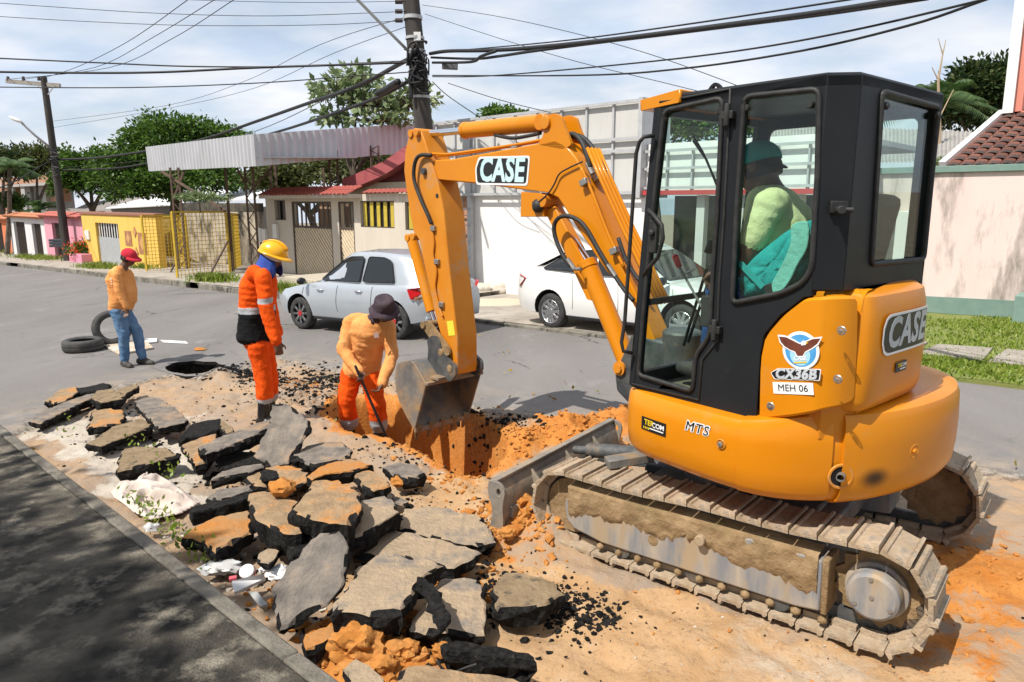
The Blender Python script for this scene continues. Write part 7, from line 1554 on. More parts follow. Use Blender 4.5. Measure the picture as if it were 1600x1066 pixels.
for k in ('win1', 'win2', 'win0'):
    a, b, c, d = H[k]; mb = MB(); sbox(mb, a, b, c, d, NH + .12, NH + .14); wv = mb.build('window', dkvoid, beige); n = 5 if k == 'win1' else 2
    for i in range(n):
        x = a + (b - a) * (i + .5) / n; mb = MB(); sbox(mb, x - (b - a) / n * .24, x + (b - a) / n * .24, c + .02, d - .02, NH + .06, NH + .09); mb.build('bar', gold if k != 'win0' else iron, wv)
    for z in (c, d): mb = MB(); sbox(mb, a, b, z - .03, z + .03, NH + .02, NH + .05); mb.build('frame', iron, wv)
# tile coping: rows of half-round tiles
def tile_row(parent, S0, S1, N, z, rows, step=.20, fall=.10, run=.26, name='roof_tile', m_=tile_r):
    tm = MB(); tm.add([Vector((.5 * step * .98 * math.cos(a), y, .055 * math.sin(a) + (.012 if y < 0 else 0))) for y in (-.17, .17) for a in [math.pi * k / 6 for k in range(7)]], [(k, k + 1, k + 8, k + 7) for k in range(6)]); me_ = tm.mesh(name, [m_], recalc=False); n = int((S1 - S0) / step)
    for r0 in range(rows):
        for i in range(n):
            p = WA(S0 + step * (i + .5) + random.uniform(-.008, .008), N + r0 * run, z + r0 * fall); x = ES; y = (EN * run + EZ * fall).normalized(); inst(name, me_, frame(p, x, y, x.cross(y) if x.cross(y).z > 0 else -x.cross(y)), parent)
cop = empty('tile_coping', beige.location); cop.parent = beige; cop.location = (0, 0, 0); cop['_o'] = beige['_o']
a, b = fac(565, 305, NH)[0], fac(422, 305, NH)[0]; mb = MB(); sbox(mb, a, b, zt_ - .12, zt_ + .0, NH - .45, NH - .004); mb.build('canopy_slab', bw, beige)
tile_row(cop, a, b, NH - .42, zt_ + .03, 2, .22, .13, .30); tile_row(cop, S0, a - .02, NH - .02, zt_ + .05, 1, .22, .10, .26)
for (u, v) in ((409, 368), (416, 370), (433, 362)): h = fr(u - 3, v - 12, u + 3, v + 10, NH); mb = MB(); sbox(mb, h[0], h[1], h[2], h[3], NH - .12, NH - .004); o = mb.build('meter_box', white_p, beige, bevel=.01)
# steps and ramp before the house
for k, (u0, v0, u1, v1, hgt) in enumerate(((412, 468, 470, 455, .20), (420, 455, 470, 447, .34))):
    A, B = gp(u0, v0), gp(u1, v1); s0, n0 = toSN(A); s1, n1 = toSN(B); mb = MB(); sa, sb_ = min(s0, s1) - 1.2, max(s0, s1); zz = -SK * (s0 + s1) / 2; sbox(mb, sa, sb_, zz - .1, zz + hgt, 10.1 + .9 * k, NH - .01); mb.build('step', paintm('step_concrete', (.44, .39, .31)), beige, bevel=.02)
# ---- gabled house behind, dark red
NG = 14.4; red_g = paintm('maroon_wall', (.17, .05, .05)); redf = mat('red_fascia', (.38, .09, .095), (.31, .07, .075), 3, .7)
gab = empty('red_gabled_house', W(fac(640, 270, NG)[0], NG, 0), 'dark red gabled house rising behind the beige front', 'house')
pl_ = [fac(u, v, NG) for u, v in ((545, 283), (600, 262), (668, 214), (760, 262), (790, 283))]
mb = MB(); mb.prism([WA(s_, NG, z) for s_, z in pl_], EN * .3); mb.build('gable', red_g, gab)
top = [fac(u, v, NG - .4) for u, v in ((534, 280), (560, 270), (600, 252), (655, 213), (700, 196), (740, 222), (800, 262))]
mb = MB()
for (s0, z0), (s1, z1) in zip(top[:-1], top[1:]): mb.prism([WA(s0, NG - .4, z0), WA(s1, NG - .4, z1), WA(s1, NG - .4, z1 - .42), WA(s0, NG - .4, z0 - .42)], EN * 6)
mb.build('roof', redf, gab)
a, b, c, d = fr(545, 283, 790, 330, NG); mb = MB(); sbox(mb, a, b, c - 2, d, NG, NG + .3); mb.build('wall', paintm('cream_wall', (.62, .55, .40)), gab)
# ---- ruined wall and low roofs behind the yellow mesh gates
NR = 14.5; ruin = empty('ruined_yard_wall', W(fac(350, 400, NR)[0], NR, 0), 'cream yard wall black with mould behind the yellow mesh gates', 'wall')
a, b, c, d = fr(285, 330, 407, 410, NR); wall('wall', mat('mouldy_cream', (.46, .40, .31), (.36, .31, .24), 1.5, .95, col3=(.035, .032, .028), scale3=1.3, c3=(.46, .60), stretch=(1, 1, .55), bump=.3), ruin, a, b, c - 1, d, NR, .2)
mb = MB(); sbox(mb, a, b, d + .003, d + .35, NR - .02, NR + .22); mb.build('coping', mat('mould_black', (.03, .028, .025), (.10, .085, .06), 3, .95), ruin)
NB2 = 20.0
low = empty('low_shed', W(fac(270, 330, NB2)[0], NB2, 0), 'low shed with white sheet roof behind the yellow wall', 'shed')
def roofquad(px_front, px_back, N0, N1, th=.08):
    P = [WA(fac(u, v, N0)[0], N0, fac(u, v, N0)[1]) for u, v in px_front] + [WA(fac(u, v, N1)[0], N1, fac(u, v, N1)[1]) for u, v in reversed(px_back)]; mb = MB(); mb.prism(P, (0, 0, -th)); return mb
roofquad([(165, 325), (300, 318), (412, 308)], [(215, 312), (330, 298), (412, 288)], 19.0, 24).build('sheet_roof', mat('white_sheet', (.70, .70, .70), (.6, .6, .6), 3, .6), low)
a, b, c, d = fr(165, 322, 412, 360, 19.6); mb = MB(); sbox(mb, a, b, c - 1.5, d, 19.6, 19.8); mb.build('wall', paintm('grey_shed_wall', (.33, .31, .29)), low)
low2 = empty('low_shed', W(fac(170, 330, 26)[0], 26, 0), 'low shed with mossy grey tile roof further behind the yellow wall', 'shed')
roofquad([(104, 332), (180, 328), (330, 312)], [(140, 316), (210, 308), (345, 292)], 25, 30).build('tile_roof', mat('mossy_tile', (.15, .13, .115), (.26, .23, .20), 6, .95, bump=.5), low2)
a, b, c, d = fr(104, 328, 330, 350, 25.5); mb = MB(); sbox(mb, a, b, c - 2, d, 25.5, 25.7); mb.build('wall', paintm('grey_shed_wall2', (.30, .28, .26)), low2)
# ---- yellow garden wall with grey gate and painted diamonds
NY = 11.9
yel_h = empty('yellow_wall', W(fac(190, 380, NY)[0], NY, 0), 'yellow garden wall with a grey metal gate and brown diamond panels', 'wall')
S0, S1, zb_, zt_ = fr(131, 337, 246, 412, NY); zb_ -= .6; gh = fr(152, 349, 187, 411, NY)
ym = paintm('yellow_paint', (.72, .46, .11), (.25, .17, .07), (.70, .85)); wall('wall', ym, yel_h, S0, S1, zb_, zt_, NY, .3, [(gh[0], gh[1], zb_, gh[3])])
mb = MB(); sbox(mb, S0 - .05, S1 + .05, zt_ + .003, zt_ + .14, NY - .06, NY + .36); mb.build('coping', mat('coping_brown', (.27, .12, .08), rough=.8), yel_h, bevel=.02)
mb = MB(); sbox(mb, gh[0], gh[1], zb_, gh[2] + (gh[3] - gh[2]) * .64, NY + .10, NY + .13); gt = mb.build('metal_gate', mat('grey_gate', (.30, .31, .31), (.36, .37, .37), 5, .55), yel_h)
for i in range(9): x = gh[0] + (gh[1] - gh[0]) * (i + .5) / 9; mb = MB(); sbox(mb, x - .05, x + .05, gh[2] + (gh[3] - gh[2]) * .64, gh[3], NY + .11, NY + .13); mb.build('bar', white_p, gt)
mb = MB(); sbox(mb, gh[0], gh[1], zb_, gh[3], NY + .29, NY + .32); mb.build('gate_backing', dkvoid, gt)
dia = mat('brown_ceramic', (.28, .10, .04), (.40, .19, .09), 9, .5); dia2 = mat('ochre_ceramic', (.52, .28, .10), rough=.5)
for (u0, v0, u1, v1, kd) in ((196, 361, 206, 384, 0), (217, 364, 229, 397, 0), (208, 354, 214, 372, 1), (211, 386, 217, 404, 1)):
    a, b, c, d = fr(u0, v0, u1, v1, NY); m_, z_ = (a + b) / 2, (c + d) / 2; mb = MB()
    if kd == 0: sbox(mb, a, b, c, d, NY - .02, NY - .002)
    else: mb.prism([WA(a, NY - .02, z_), WA(m_, NY - .02, d), WA(b, NY - .02, z_), WA(m_, NY - .02, c)], EN * .018)
    o = mb.build('ceramic_panel', dia, yel_h); w_, h_ = (b - a) * .32, (d - c) * .36; mb = MB(); mb.prism([WA(m_ - w_, NY - .03, z_), WA(m_, NY - .03, z_ + h_), WA(m_ + w_, NY - .03, z_), WA(m_, NY - .03, z_ - h_)], EN * .008); mb.build('inlay', dia2, o)
h = fr(135, 360, 141, 374, NY); mb = MB(); sbox(mb, h[0], h[1], h[2], h[3], NY - .08, NY - .003); mb.build('meter_box', white_p, yel_h)
# ---- row of garden fronts further left: pink, white, orange
def front(name, label, px, N, col, openings, cop_m, extra=None):
    root = empty(name, W(fac((px[0] + px[2]) / 2, px[3], N)[0], N, 0), label, 'wall'); S0, S1, z0, z1 = fr(*px, N); z0 -= .8; hs = [fr(*o, N) for o in openings]; hs = [(a, b, z0, d) for a, b, c, d in hs]
    wall('wall', col, root, S0, S1, z0, z1, N, .3, hs)
    for hh in hs:
        mb = MB(); sbox(mb, hh[0], hh[1], hh[2], hh[3], N + .22, N + .26); g_ = mb.build('gate', mat('old_gate', (.05, .045, .04), (.11, .10, .085), 4, .7), root); nb = max(4, int((hh[1] - hh[0]) / .16))
        for i in range(nb): x = hh[0] + (hh[1] - hh[0]) * (i + .5) / nb; mb = MB(); sbox(mb, x - .022, x + .022, hh[2], hh[3], N + .15, N + .18); mb.build('bar', iron, g_)
    c_ = empty('tile_coping', root.location); c_.parent = root; c_.location = (0, 0, 0); c_['_o'] = root['_o']
    mb = MB(); sbox(mb, S0 - .1, S1 + .1, z1 + .002, z1 + .10, N - .25, N + .5); mb.build('coping_slab', cop_m, c_)
    tile_row(c_, S0 - .1, S1 + .1, N - .18, z1 + .13, 2, .26, .12, .34, m_=cop_m); return root
tile_o = mat('orange_roof_tile', (.42, .15, .07), (.50, .22, .12), 10, .85); tile_p = mat('pinkish_roof_tile', (.40, .10, .08), (.46, .15, .11), 10, .85)
pk = front('pink_wall', 'pink garden wall with tiled coping beside the leaning pole', (72, 341, 132, 410, ), 12.2, paintm('pink_paint', (.66, .30, .36)), [(84, 349, 101, 406)], tile_p)
front('white_wall', 'white garden wall with two dark gates left of the pink wall', (17, 341, 73, 402), 12.6, paintm('white_garden_paint', (.62, .61, .60)), [(24, 347, 41, 398), (52, 350, 66, 400)], tile_o)
front('orange_wall', 'orange garden wall at the very left of the street', (-60, 342, 18, 396), 13.0, paintm('orange_wall_paint', (.62, .19, .09)), [(-12, 348, 5, 394)], tile_o)
# planter with orange flowers before the pink wall
a = fr(115, 396, 134, 412, 11.6); pln = empty('flower_planter', W((a[0] + a[1]) / 2, 11.6, .1), 'pink planter box with orange flowers beside the leaning pole', 'planter'); mb = MB(); sbox(mb, a[0], a[1], a[2] - .3, a[3], 11.4, 11.9); mb.build('box', mat('pink_planter', (.62, .25, .34), rough=.8), pln, bevel=.02)
# ---- unfinished brick house far left
NBk = 24.0; bh = empty('brick_house', W(fac(45, 320, NBk)[0], NBk, 0), 'unfinished brick house with open porch above the orange wall', 'house'); bkm = mat('raw_brick', (.34, .16, .095), (.44, .25, .16), 14, .95, bump=.4); cnc = mat('raw_concrete', (.30, .29, .28), (.38, .37, .35), 4, .95)
for (px, N0, N1, m_, nm) in (((0, 275, 86, 287), NBk, NBk + 4, bkm, 'parapet'), ((0, 287, 88, 291), NBk - .2, NBk + 4, cnc, 'slab'), ((44, 291, 72, 330), NBk + 1, NBk + 4, cnc, 'wall'), ((0, 291, 14, 330), NBk, NBk + 4, bkm, 'side_wall'), ((72, 293, 88, 315), NBk + 1.5, NBk + 3, bkm, 'rear_wall'), ((16, 291, 22, 330), NBk, NBk + .3, cnc, 'post'), ((34, 291, 40, 330), NBk, NBk + .3, cnc, 'post'), ((22, 292, 44, 330), NBk + 2.5, NBk + 2.6, dkvoid, 'opening')):
    a, b, c, d = fr(*px, N0); mb = MB(); sbox(mb, a, b, c - (1 if px[3] > 320 else 0), d, N0, N1); mb.build(nm, m_, bh)
# ---- corrugated canopy on lattice posts
can = empty('corrugated_canopy', W(fac(400, 400, 13)[0], 13, 0), 'grey corrugated metal canopy fascia on lattice posts over the yard', 'canopy')
corr = mat('corrugated_sheet', (.46, .46, .47), (.54, .54, .55), 2.5, .5, metal=.2, stretch=(1, 1, .3), col3=(.30, .27, .24), scale3=2, c3=(.6, .8))
def corrugated(p0t, p0b, p1t, p1b, n, amp, parent, name='corrugated_sheet'):
    d_ = (p1t - p0t); nrm = d_.cross(EZ).normalized(); vs_, fs = [], []; pat = [0, 0, 1, 1]
    for i in range(n * 4 + 1):
        t = i / (n * 4); o_ = nrm * amp * pat[i % 4]; vs_ += [p0t.lerp(p1t, t) + o_, p0b.lerp(p1b, t) + o_]
    fs = [(2 * i, 2 * i + 1, 2 * i + 3, 2 * i + 2) for i in range(n * 4)]; mb = MB(); mb.add(vs_, fs); o = mb.build(name, corr, parent, recalc=False); md = o.modifiers.new('thick', 'SOLIDIFY'); md.thickness = .012; return o
YF, YL, YR = 21.5, 27.0, 30.0
F_t, F_b, L_t, L_b, R_t, R_b = J(396, 210, YF), J(400, 260, YF), J(228, 230, YL), J(233, 268, YL), J(690, 190, YR), J(690, 234, YR)
corrugated(L_t, L_b, F_t, F_b, 34, .06, can); corrugated(F_t, F_b, R_t, R_b, 30, .07, can)
back = Vector((EN.x, EN.y, 0)) * 6
mb = MB(); mb.prism([L_b + EZ * .25, F_b + EZ * .25, F_b + back * .6 + EZ * .4, L_b + back * .6 + EZ * .4], (0, 0, .03)); mb.build('roof_sheet', corr, can)
def lattice(u, v0, v1, Y, parent, w=.28, yellow_from=None):
    p0, p1 = J(u, v1, Y), J(u, v0, Y); p0.x = p1.x; p0.y = p1.y
    for dx in (-w / 2, w / 2):
        mb = MB(); mb.bar(p0 + Vector((dx, 0, 0)), p1 + Vector((dx, 0, 0)), .06); mb.build('chord', rustst, parent)
    n = 9
    mb = MB()
    for k in range(n): a = p0.lerp(p1, k / n); b = p0.lerp(p1, (k + 1) / n); s_ = 1 if k % 2 else -1; mb.bar(a + Vector((s_ * w / 2, 0, 0)), b - Vector((s_ * w / 2, 0, 0)), .03)
    o = mb.build('lacing', rustst, parent); o['kind'] = 'stuff'
for (u, v0, v1, Y) in ((272, 262, 420, 25.0), (388, 258, 412, 25.5), (520, 235, 300, 24.5), (585, 228, 290, 26)): lattice(u, v0, v1, Y, can)
for (a, b) in (((252, 268, 25.5), (352, 330, 23.5)), ((288, 266, 25), (272, 310, 25)), ((425, 262, 25.4), (390, 300, 25.5)), ((370, 262, 25.4), (388, 296, 25.5))):
    mb = MB(); mb.bar(J(*a), J(*b), .07); mb.build('brace', rustst, can)
for (u, Y) in ((352, 27), (428, 29), (420, 29), (505, 29)):
    p1 = J(u, 232 if u > 400 and u < 440 else 262, Y); mb = MB(); mb.bar(p1, Vector((p1.x, p1.y, -.8)), .08); mb.build('post', rustst, can)
# ---- yellow mesh gates
ymesh = mat('yellow_mesh_paint', (.64, .43, .03), (.52, .34, .04), 6, .6, col3=(.20, .10, .04), scale3=3, c3=(.62, .75))
def mesh_panel(g0, g1, h, label, n=(9, 16), split=None):
    p0, p1 = gp(*g0) + EZ * .1, gp(*g1) + EZ * .1; root = empty('mesh_gate', p0.lerp(p1, .5), label, 'gate', 'yellow wire mesh gates'); up = EZ * h
    for (a, b, nm) in ((p0, p0 + up, 'post'), (p1, p1 + up, 'post'), (p0, p1, 'rail'), (p0 + up, p1 + up, 'rail')): mb = MB(); mb.bar(a, b, .065); mb.build(nm, ymesh, root)
    mb = MB(); nn = max(4, int((p1 - p0).length / .15))
    for k in range(1, nn): a = p0.lerp(p1, k / nn); mb.bar(a, a + up, .016)
    for k in range(1, 16): mb.bar(p0 + up * (k / 16), p1 + up * (k / 16), .016)
    o = mb.build('wire_mesh', ymesh, root); o['kind'] = 'stuff'; return root
mesh_panel((230, 430), (297, 424), 2.25, 'yellow mesh gate leaf standing nearest the yellow garden wall')
mesh_panel((247, 417), (296, 425), 2.25, 'yellow mesh gate leaf swung back in front of the mouldy wall')
mesh_panel((278, 441), (360, 433), 2.3, 'yellow mesh gate leaf closest to the road, propped with poles')
mesh_panel((360, 432), (391, 412), 2.25, 'yellow mesh gate leaf turned edge on beside the helmeted worker')
mesh_panel((391, 411), (408, 396), 2.25, 'yellow mesh gate leaf touching the beige house meters')
for i, (a, b, lab) in enumerate((((289, 378), (264, 432), 'wooden prop leaning against the mesh gate by the yellow wall'), ((356, 377), (323, 440), 'wooden prop leaning against the mesh gate near the helmeted worker'))):
    q = gp(*b) + EZ * .02; p = J(*a, q.y + .9); mb = MB(); mb.tube([q, p], .035, 8); tag(mb.build('wooden_prop', rustst), lab, 'prop')
# ---- pink wall on the right with green coping and base
NP = 14.9
pw = empty('boundary_wall', W(fac(1530, 480, NP)[0], NP, 0), 'pale pink boundary wall with green coping behind the grass verge', 'wall')
SL, SRr = fac(1330, 400, NP)[0], fac(1760, 400, NP)[0]; zt_ = fac(1530, 269, NP)[1]; zc_ = fac(1530, 258, NP)[1]; S_m = fac(1530, 480, NP)[0]
pinkw = mat('weathered_pink_paint', (.68, .54, .49), (.72, .59, .54), 2, .92, stretch=(1, 1, .22), col3=(.19, .165, .14), scale3=2.6, c3=(.49, .66), bump=.2)
sa_, sb_ = min(SL, SRr), max(SL, SRr); zlow = -SK * sb_ - .3
wall('wall', pinkw, pw, sa_, sb_, zlow, zt_, NP, .25)
greenp = mat('green_paint', (.15, .235, .20), (.19, .28, .24), 4, .8)
mb = MB(); sbox(mb, sa_ - .05, sb_ + .05, zt_ + .002, zc_, NP - .06, NP + .31); mb.build('coping', greenp, pw, bevel=.01)
mb = MB(); P0, P1 = W(sa_, NP - .04, .05), W(sb_, NP - .04, .05); hgt = .30; mb.prism([P0, P1, P1 + EZ * hgt, P0 + EZ * hgt], EN * .036); mb.build('base_band', greenp, pw)
pil = fr(1584, 462, 1640, 508, NP - .5); mb = MB(); sbox(mb, pil[0], pil[1], pil[2] - .3, pil[3], NP - .6, NP - .05); mb.build('pillar', greenp, pw, bevel=.02)
for u in (1362, 1412): x = fac(u, 380, NP)[0]; mb = MB(); sbox(mb, x - .12, x + .12, zlow, fac(u, 330, NP)[1], NP - .2, NP - .003); mb.build('gate_pillar', white_p, pw, bevel=.01)
a, b = sorted((fac(1368, 380, NP)[0], fac(1406, 380, NP)[0])); mb = MB(); sbox(mb, a, b, zlow, fac(1390, 342, NP)[1], NP - .10, NP - .006); mb.build('gate', mat('weathered_gate', (.07, .07, .068), (.15, .15, .14), 4, .7), pw)
# ---- house on the right: tiled roof with white barge board, pink gable above
NT = 18.0; th_ = empty('tiled_house', W(fac(1570, 300, NT)[0], NT, 0), 'house with weathered tile roof and pink gable behind the boundary wall', 'house')
e0, r0 = fac(1478, 262, NT - 1.0), fac(1572, 180, NT + 1.6); e1, r1 = fac(1800, 262, NT - 1.0), fac(1800, 180, NT + 1.6)
E0, R0_, E1, R1_ = WA(e0[0], NT - 1, e0[1]), WA(r0[0], NT + 1.6, r0[1]), WA(e1[0], NT - 1, e0[1]), WA(e1[0], NT + 1.6, r0[1])
mb = MB(); mb.prism([E0, E1, R1_, R0_], (0, 0, -.08)); troof = mb.build('roof', mat('roof_underlay', (.12, .06, .045), rough=.95), th_)
otile = mat('weathered_tile', (.24, .075, .042), (.055, .036, .032), 2.2, .9, contrast=(.34, .54), bump=.4, bscale=20, col3=(.44, .16, .09), scale3=5, c3=(.58, .72), rnd=.3)
tm = MB(); stp = .23; tm.add([Vector((.5 * stp * 1.02 * math.cos(a), y, .06 * math.sin(a) + (.03 if y < 0 else 0))) for y in (-.22, .22) for a in [math.pi * k / 6 for k in range(7)]], [(k, k + 1, k + 8, k + 7) for k in range(6)]); tme = tm.mesh('tile', [otile], recalc=False)
slope = (R1_ - E1); rows = 10; sl_n = slope.normalized(); xd = ES; zn = xd.cross(sl_n); zn = zn if zn.z > 0 else -zn
for r_i in range(rows):
    t = (r_i + .4) / rows; left = E0.lerp(R0_, t); right = E1.lerp(R1_, t); Lw = (left - right).dot(ES); n = int(Lw / stp)
    for i in range(min(n, 26)):
        p = left - ES * (stp * (i + .5)) + zn * .015; inst('tile', tme, frame(p, xd, sl_n, zn), troof)
mb = MB(); mb.bar(E0 + ES * .06, R0_ + ES * .06, .14, .26); mb.build('barge_board', white_p, th_)
u_top = [fac(1576, 178, NT + 1.5), fac(1600, -30, NT + 1.5)]; mb = MB(); a0, a1 = WA(u_top[0][0], NT + 1.5, u_top[0][1]), WA(u_top[1][0], NT + 1.5, u_top[1][1]); mb.bar(a0, a1, .2, .34, up=EN); mb.build('barge_board', white_p, th_)
gpk = [fac(u, v, NT + 1.75) for u, v in ((1577, 180), (1601, -30), (1800, -30), (1800, 180))]; mb = MB(); mb.prism([WA(s_, NT + 1.75, z) for s_, z in gpk], EN * .2); mb.build('gable', paintm('gable_white', (.66, .62, .57)), th_)
mb = MB(); b0 = [fac(u, v, NT + 1.6) for u, v in ((1580, 176), (1602, 0))]; mb.bar(WA(b0[0][0] - .12, NT + 1.55, b0[0][1]), WA(b0[1][0] - .12, NT + 1.55, b0[1][1]), .18, .2, up=EN); bb = fac(1700, 176, NT + 1.6); mb.bar(WA(b0[0][0] - .2, NT + 1.55, b0[0][1] - .1), WA(bb[0], NT + 1.55, b0[0][1] - .1), .2, .22); mb.build('pink_trim', mat('salmon_paint', (.60, .22, .16), rough=.8), th_)
mb = MB(); sbox(mb, e1[0], e0[0], zlow, e0[1] - .1, NT - .5, NT - .3); mb.build('wall', paintm('pink_house_wall', (.58, .42, .38)), th_)
# fibre-cement roof between the digger and the tiled house
cr_ = empty('neighbour_shed', W(fac(1450, 300, 22)[0], 22, 0), 'shed with grey fibre cement roof beyond the boundary wall', 'shed')
fibre = mat('fibre_cement', (.27, .255, .235), (.36, .34, .31), 4, .95, bump=.3)
P = [WA(fac(u, v, N)[0], N, fac(u, v, N)[1]) for u, v, N in ((1180, 262, 20), (1520, 252, 20), (1520, 207, 25), (1180, 195, 25))]
vs_, n = [], 60
for i in range(n * 2 + 1):
    t = i / (n * 2); o_ = EZ * (.05 if i % 2 else 0); vs_ += [P[0].lerp(P[1], t) + o_, P[3].lerp(P[2], t) + o_]
mb = MB(); mb.add(vs_, [(2 * i, 2 * i + 2, 2 * i + 3, 2 * i + 1) for i in range(n * 2)]); o = mb.build('corrugated_roof', fibre, cr_, recalc=False)
a, b, c, d = fr(1180, 262, 1520, 300, 20.3); mb = MB(); sbox(mb, a, b, c - 2, d - .1, 20.3, 20.5); mb.build('wall', paintm('neighbour_wall', (.45, .40, .36)), cr_)
# ================================================================== poles, cables, street furniture
wood = mat('weathered_pole', (.028, .025, .022), (.07, .06, .052), 4, .9, stretch=(1, 1, .1), bump=.5, bscale=12, col3=(.26, .24, .21), scale3=2.5, c3=(.62, .74)); cab_m = mat('cable_black', (.012, .012, .013), rough=.6)
def pole(name, label, base, top, r0, r1): root = empty(name, base, label, 'utility pole'); mb = MB(); mb.tube([base, base.lerp(top, .5), top], [r0, (r0 + r1) / 2, r1], 14); mb.build('shaft', wood, root, smooth=40); return root
bC = gp(690, 466); YC = bC.y; tC = J(636, -60, YC)
pc = pole('utility_pole', 'thick dark utility pole with a tangle of cables behind the digger boom', bC - EZ * .2, tC, .25, .19)
for (v, w_) in ((82, .05), (122, .05), (152, .03), (28, .04), (60, .03)):
    u = 636 + (690 - 636) * (v + 60) / 526; mb = MB(); p = J(u, v, YC); mb.cyl(p - EZ * w_, p + EZ * w_, .225, 16); mb.build('strap', greyst, pc, smooth=35)
rnd_ = random.Random(9)
for k in range(26):
    v = rnd_.uniform(78, 135); u = 636 + 54 * (v + 60) / 526; p = J(u, v, YC - .22); mb = MB(); pts = [p + Vector((rnd_.uniform(-.25, .25), rnd_.uniform(-.12, .1), rnd_.uniform(-.22, .22))) for _ in range(4)]; mb.tube(smoothloop(pts, 4, closed=False), rnd_.choice((.012, .018, .026)), 6); mb.build('cable_loop', cab_m, pc, smooth=True)
mb = MB(); p = J(703, 103, YC - .6); mb.box(p, (.36, .12, .16), Matrix.Rotation(.05, 3, 'Y')); mb.build('splice_box', mat('grey_splice', (.12, .12, .125), rough=.5), pc, bevel=.02)
mb = MB(); mb.box(J(642, 140, YC - .25), (.10, .08, .42)); mb.build('splice_closure', cab_m, pc, bevel=.03)
mb = MB(); mb.box(J(652, 58, YC - .19), (.16, .03, .22)); mb.build('pole_tag', white_p, pc)
for v in (3, 18, 32): mb = MB(); p = J(641, v, YC); mb.tube([p + Vector((-.35, 0, 0)), p + Vector((-.18, 0, 0))], .05, 10); mb.build('insulator', mat('insulator_dark', (.06, .045, .04), rough=.3), pc, smooth=40)
mb = MB(); mb.tube([J(641, 83, YC), J(600, 42, YC - .6), J(557, -2, YC - 1.2), J(520, -40, YC - 1.8)], .035, 10); mb.build('lamp_arm', greyst, pc, smooth=True)
bL = gp(107, 412); YL_ = bL.y; tL = J(68, 120, YL_); pl2 = pole('utility_pole', 'leaning utility pole with a wooden cross arm by the pink wall', bL - EZ * .2, tL, .22, .15)
mb = MB(); mb.bar(J(10, 127, YL_), J(94, 134, YL_), .14, .2); mb.build('cross_arm', mat('grey_timber', (.28, .25, .22), (.36, .33, .29), 5, .9), pl2)
for u in (13, 37, 61): mb = MB(); p = J(u, 126, YL_); mb.tube([p, p + EZ * .2], [.09, .06], 10); mb.build('insulator', MATS['insulator_dark'], pl2)
for (a, b) in (((57, 133), (72, 146)), ((85, 134), (75, 148))): mb = MB(); mb.bar(J(*a, YL_ - .1), J(*b, YL_ - .1), .04); mb.build('brace', greyst, pl2)
mb = MB(); mb.tube([J(80, 232, YL_), J(55, 212, YL_ - .4), J(33, 191, YL_ - .8)], .06, 8); arm_ = mb.build('lamp_arm', greyst, pl2, smooth=True)
mb = MB(); p = J(25, 187, YL_ - .9); mb.blob(p, (.38, .18, .10), 2, .05, 1, 2, M=Matrix.Rotation(R(25), 3, 'Y')); mb.build('lamp_head', white_p, arm_, smooth=True)
for k in range(8): v = 235 + k * 6; mb = MB(); p = J(84 + k * .4, v, YL_ - .3); mb.tube(smoothloop([p + Vector((rnd_.uniform(-.3, .3), 0, rnd_.uniform(-.2, .2))) for _ in range(4)], 3, closed=False), .03, 5); mb.build('cable_loop', cab_m, pl2)
# cables: each its own object, hung between real end points
def cable(pts, r, label, sub=6):
    P = smoothloop([J(u, v, Y) for u, v, Y in pts], sub, closed=False); mb = MB(); mb.tube(P, r, 6); return tag(mb.build('overhead_cable', cab_m, smooth=True), label, 'cable', 'overhead cables')
YP_, Yl = YC - .15, YL_
cable([(672, 84, YP_), (700, 80, 16.4), (760, 79, 15), (830, 75, 13.5), (960, 62, 11.5), (1150, 38, 9.6), (1300, 18, 8.2), (1450, -6, 7)], .040, 'thick cable bundle running from the central pole over the digger cab')
cable([(674, 90, YP_), (740, 92, 15.5), (780, 88, 14.5), (840, 79, 13.3), (1000, 58, 11.1), (1180, 34, 9.3), (1440, -4, 7)], .028, 'second thick cable just under the bundle over the digger cab')
cable([(676, 98, YP_), (735, 97, 15.6), (752, 88, 15), (775, 80, 14.5)], .030, 'short sagging cable joining the splice box to the thick bundle')
cable([(676, 120, YP_), (760, 119, 14.5), (960, 102, 11.2), (1150, 80, 9.4), (1330, 48, 8), (1560, -6, 6.6)], .012, 'thin cable passing low over the front of the digger cab')
cable([(676, 82, YP_), (860, 66, 13), (1060, 40, 10.5), (1350, -4, 8)], .012, 'thin upper cable above the thick bundle towards the right')
cable([(676, 118, YP_), (900, 118, 12), (1060, 108, 10.2), (1250, 80, 8.8), (1420, 40, 7.6), (1530, 3, 6.9), (1560, -8, 6.7)], .014, 'lowest dark cable crossing in front of the cab roof')
cable([(654, 88, YP_), (632, 96, 18), (560, 134, 21), (480, 162, 24.5), (400, 190, 28), (320, 217, 31), (230, 236, 34), (150, 247, 37), (90, 249, Yl)], .055, 'thick cable bundle sagging from the central pole to the leaning pole')
cable([(652, 118, YP_), (600, 148, 19), (520, 178, 23), (420, 210, 27), (300, 240, 32), (190, 262, 36), (94, 266, Yl)], .045, 'lower cable bundle sagging in front of the canopy to the leaning pole')
cable([(590, 146, 19), (603, 140, 18.6), (622, 128, 17.6)], .085, 'thick black splice sleeve hanging left of the central pole')
cable([(650, 95, YP_), (560, 99, 18), (470, 104, 18), (300, 104, 18), (150, 98, 18), (-30, 90, 18)], .018, 'straight dark cable leaving the central pole to the left edge')
cable([(652, 97, YP_), (548, 101, 18), (400, 106, 18), (250, 113, 18), (120, 114, 18), (-30, 112, 18)], .028, 'heavier straight cable just below the first one to the left edge')
cable([(650, 112, YP_), (540, 120, 18), (400, 130, 18), (200, 137, 18), (-30, 136, 18)], .014, 'third straight cable to the left edge below the heavier one')
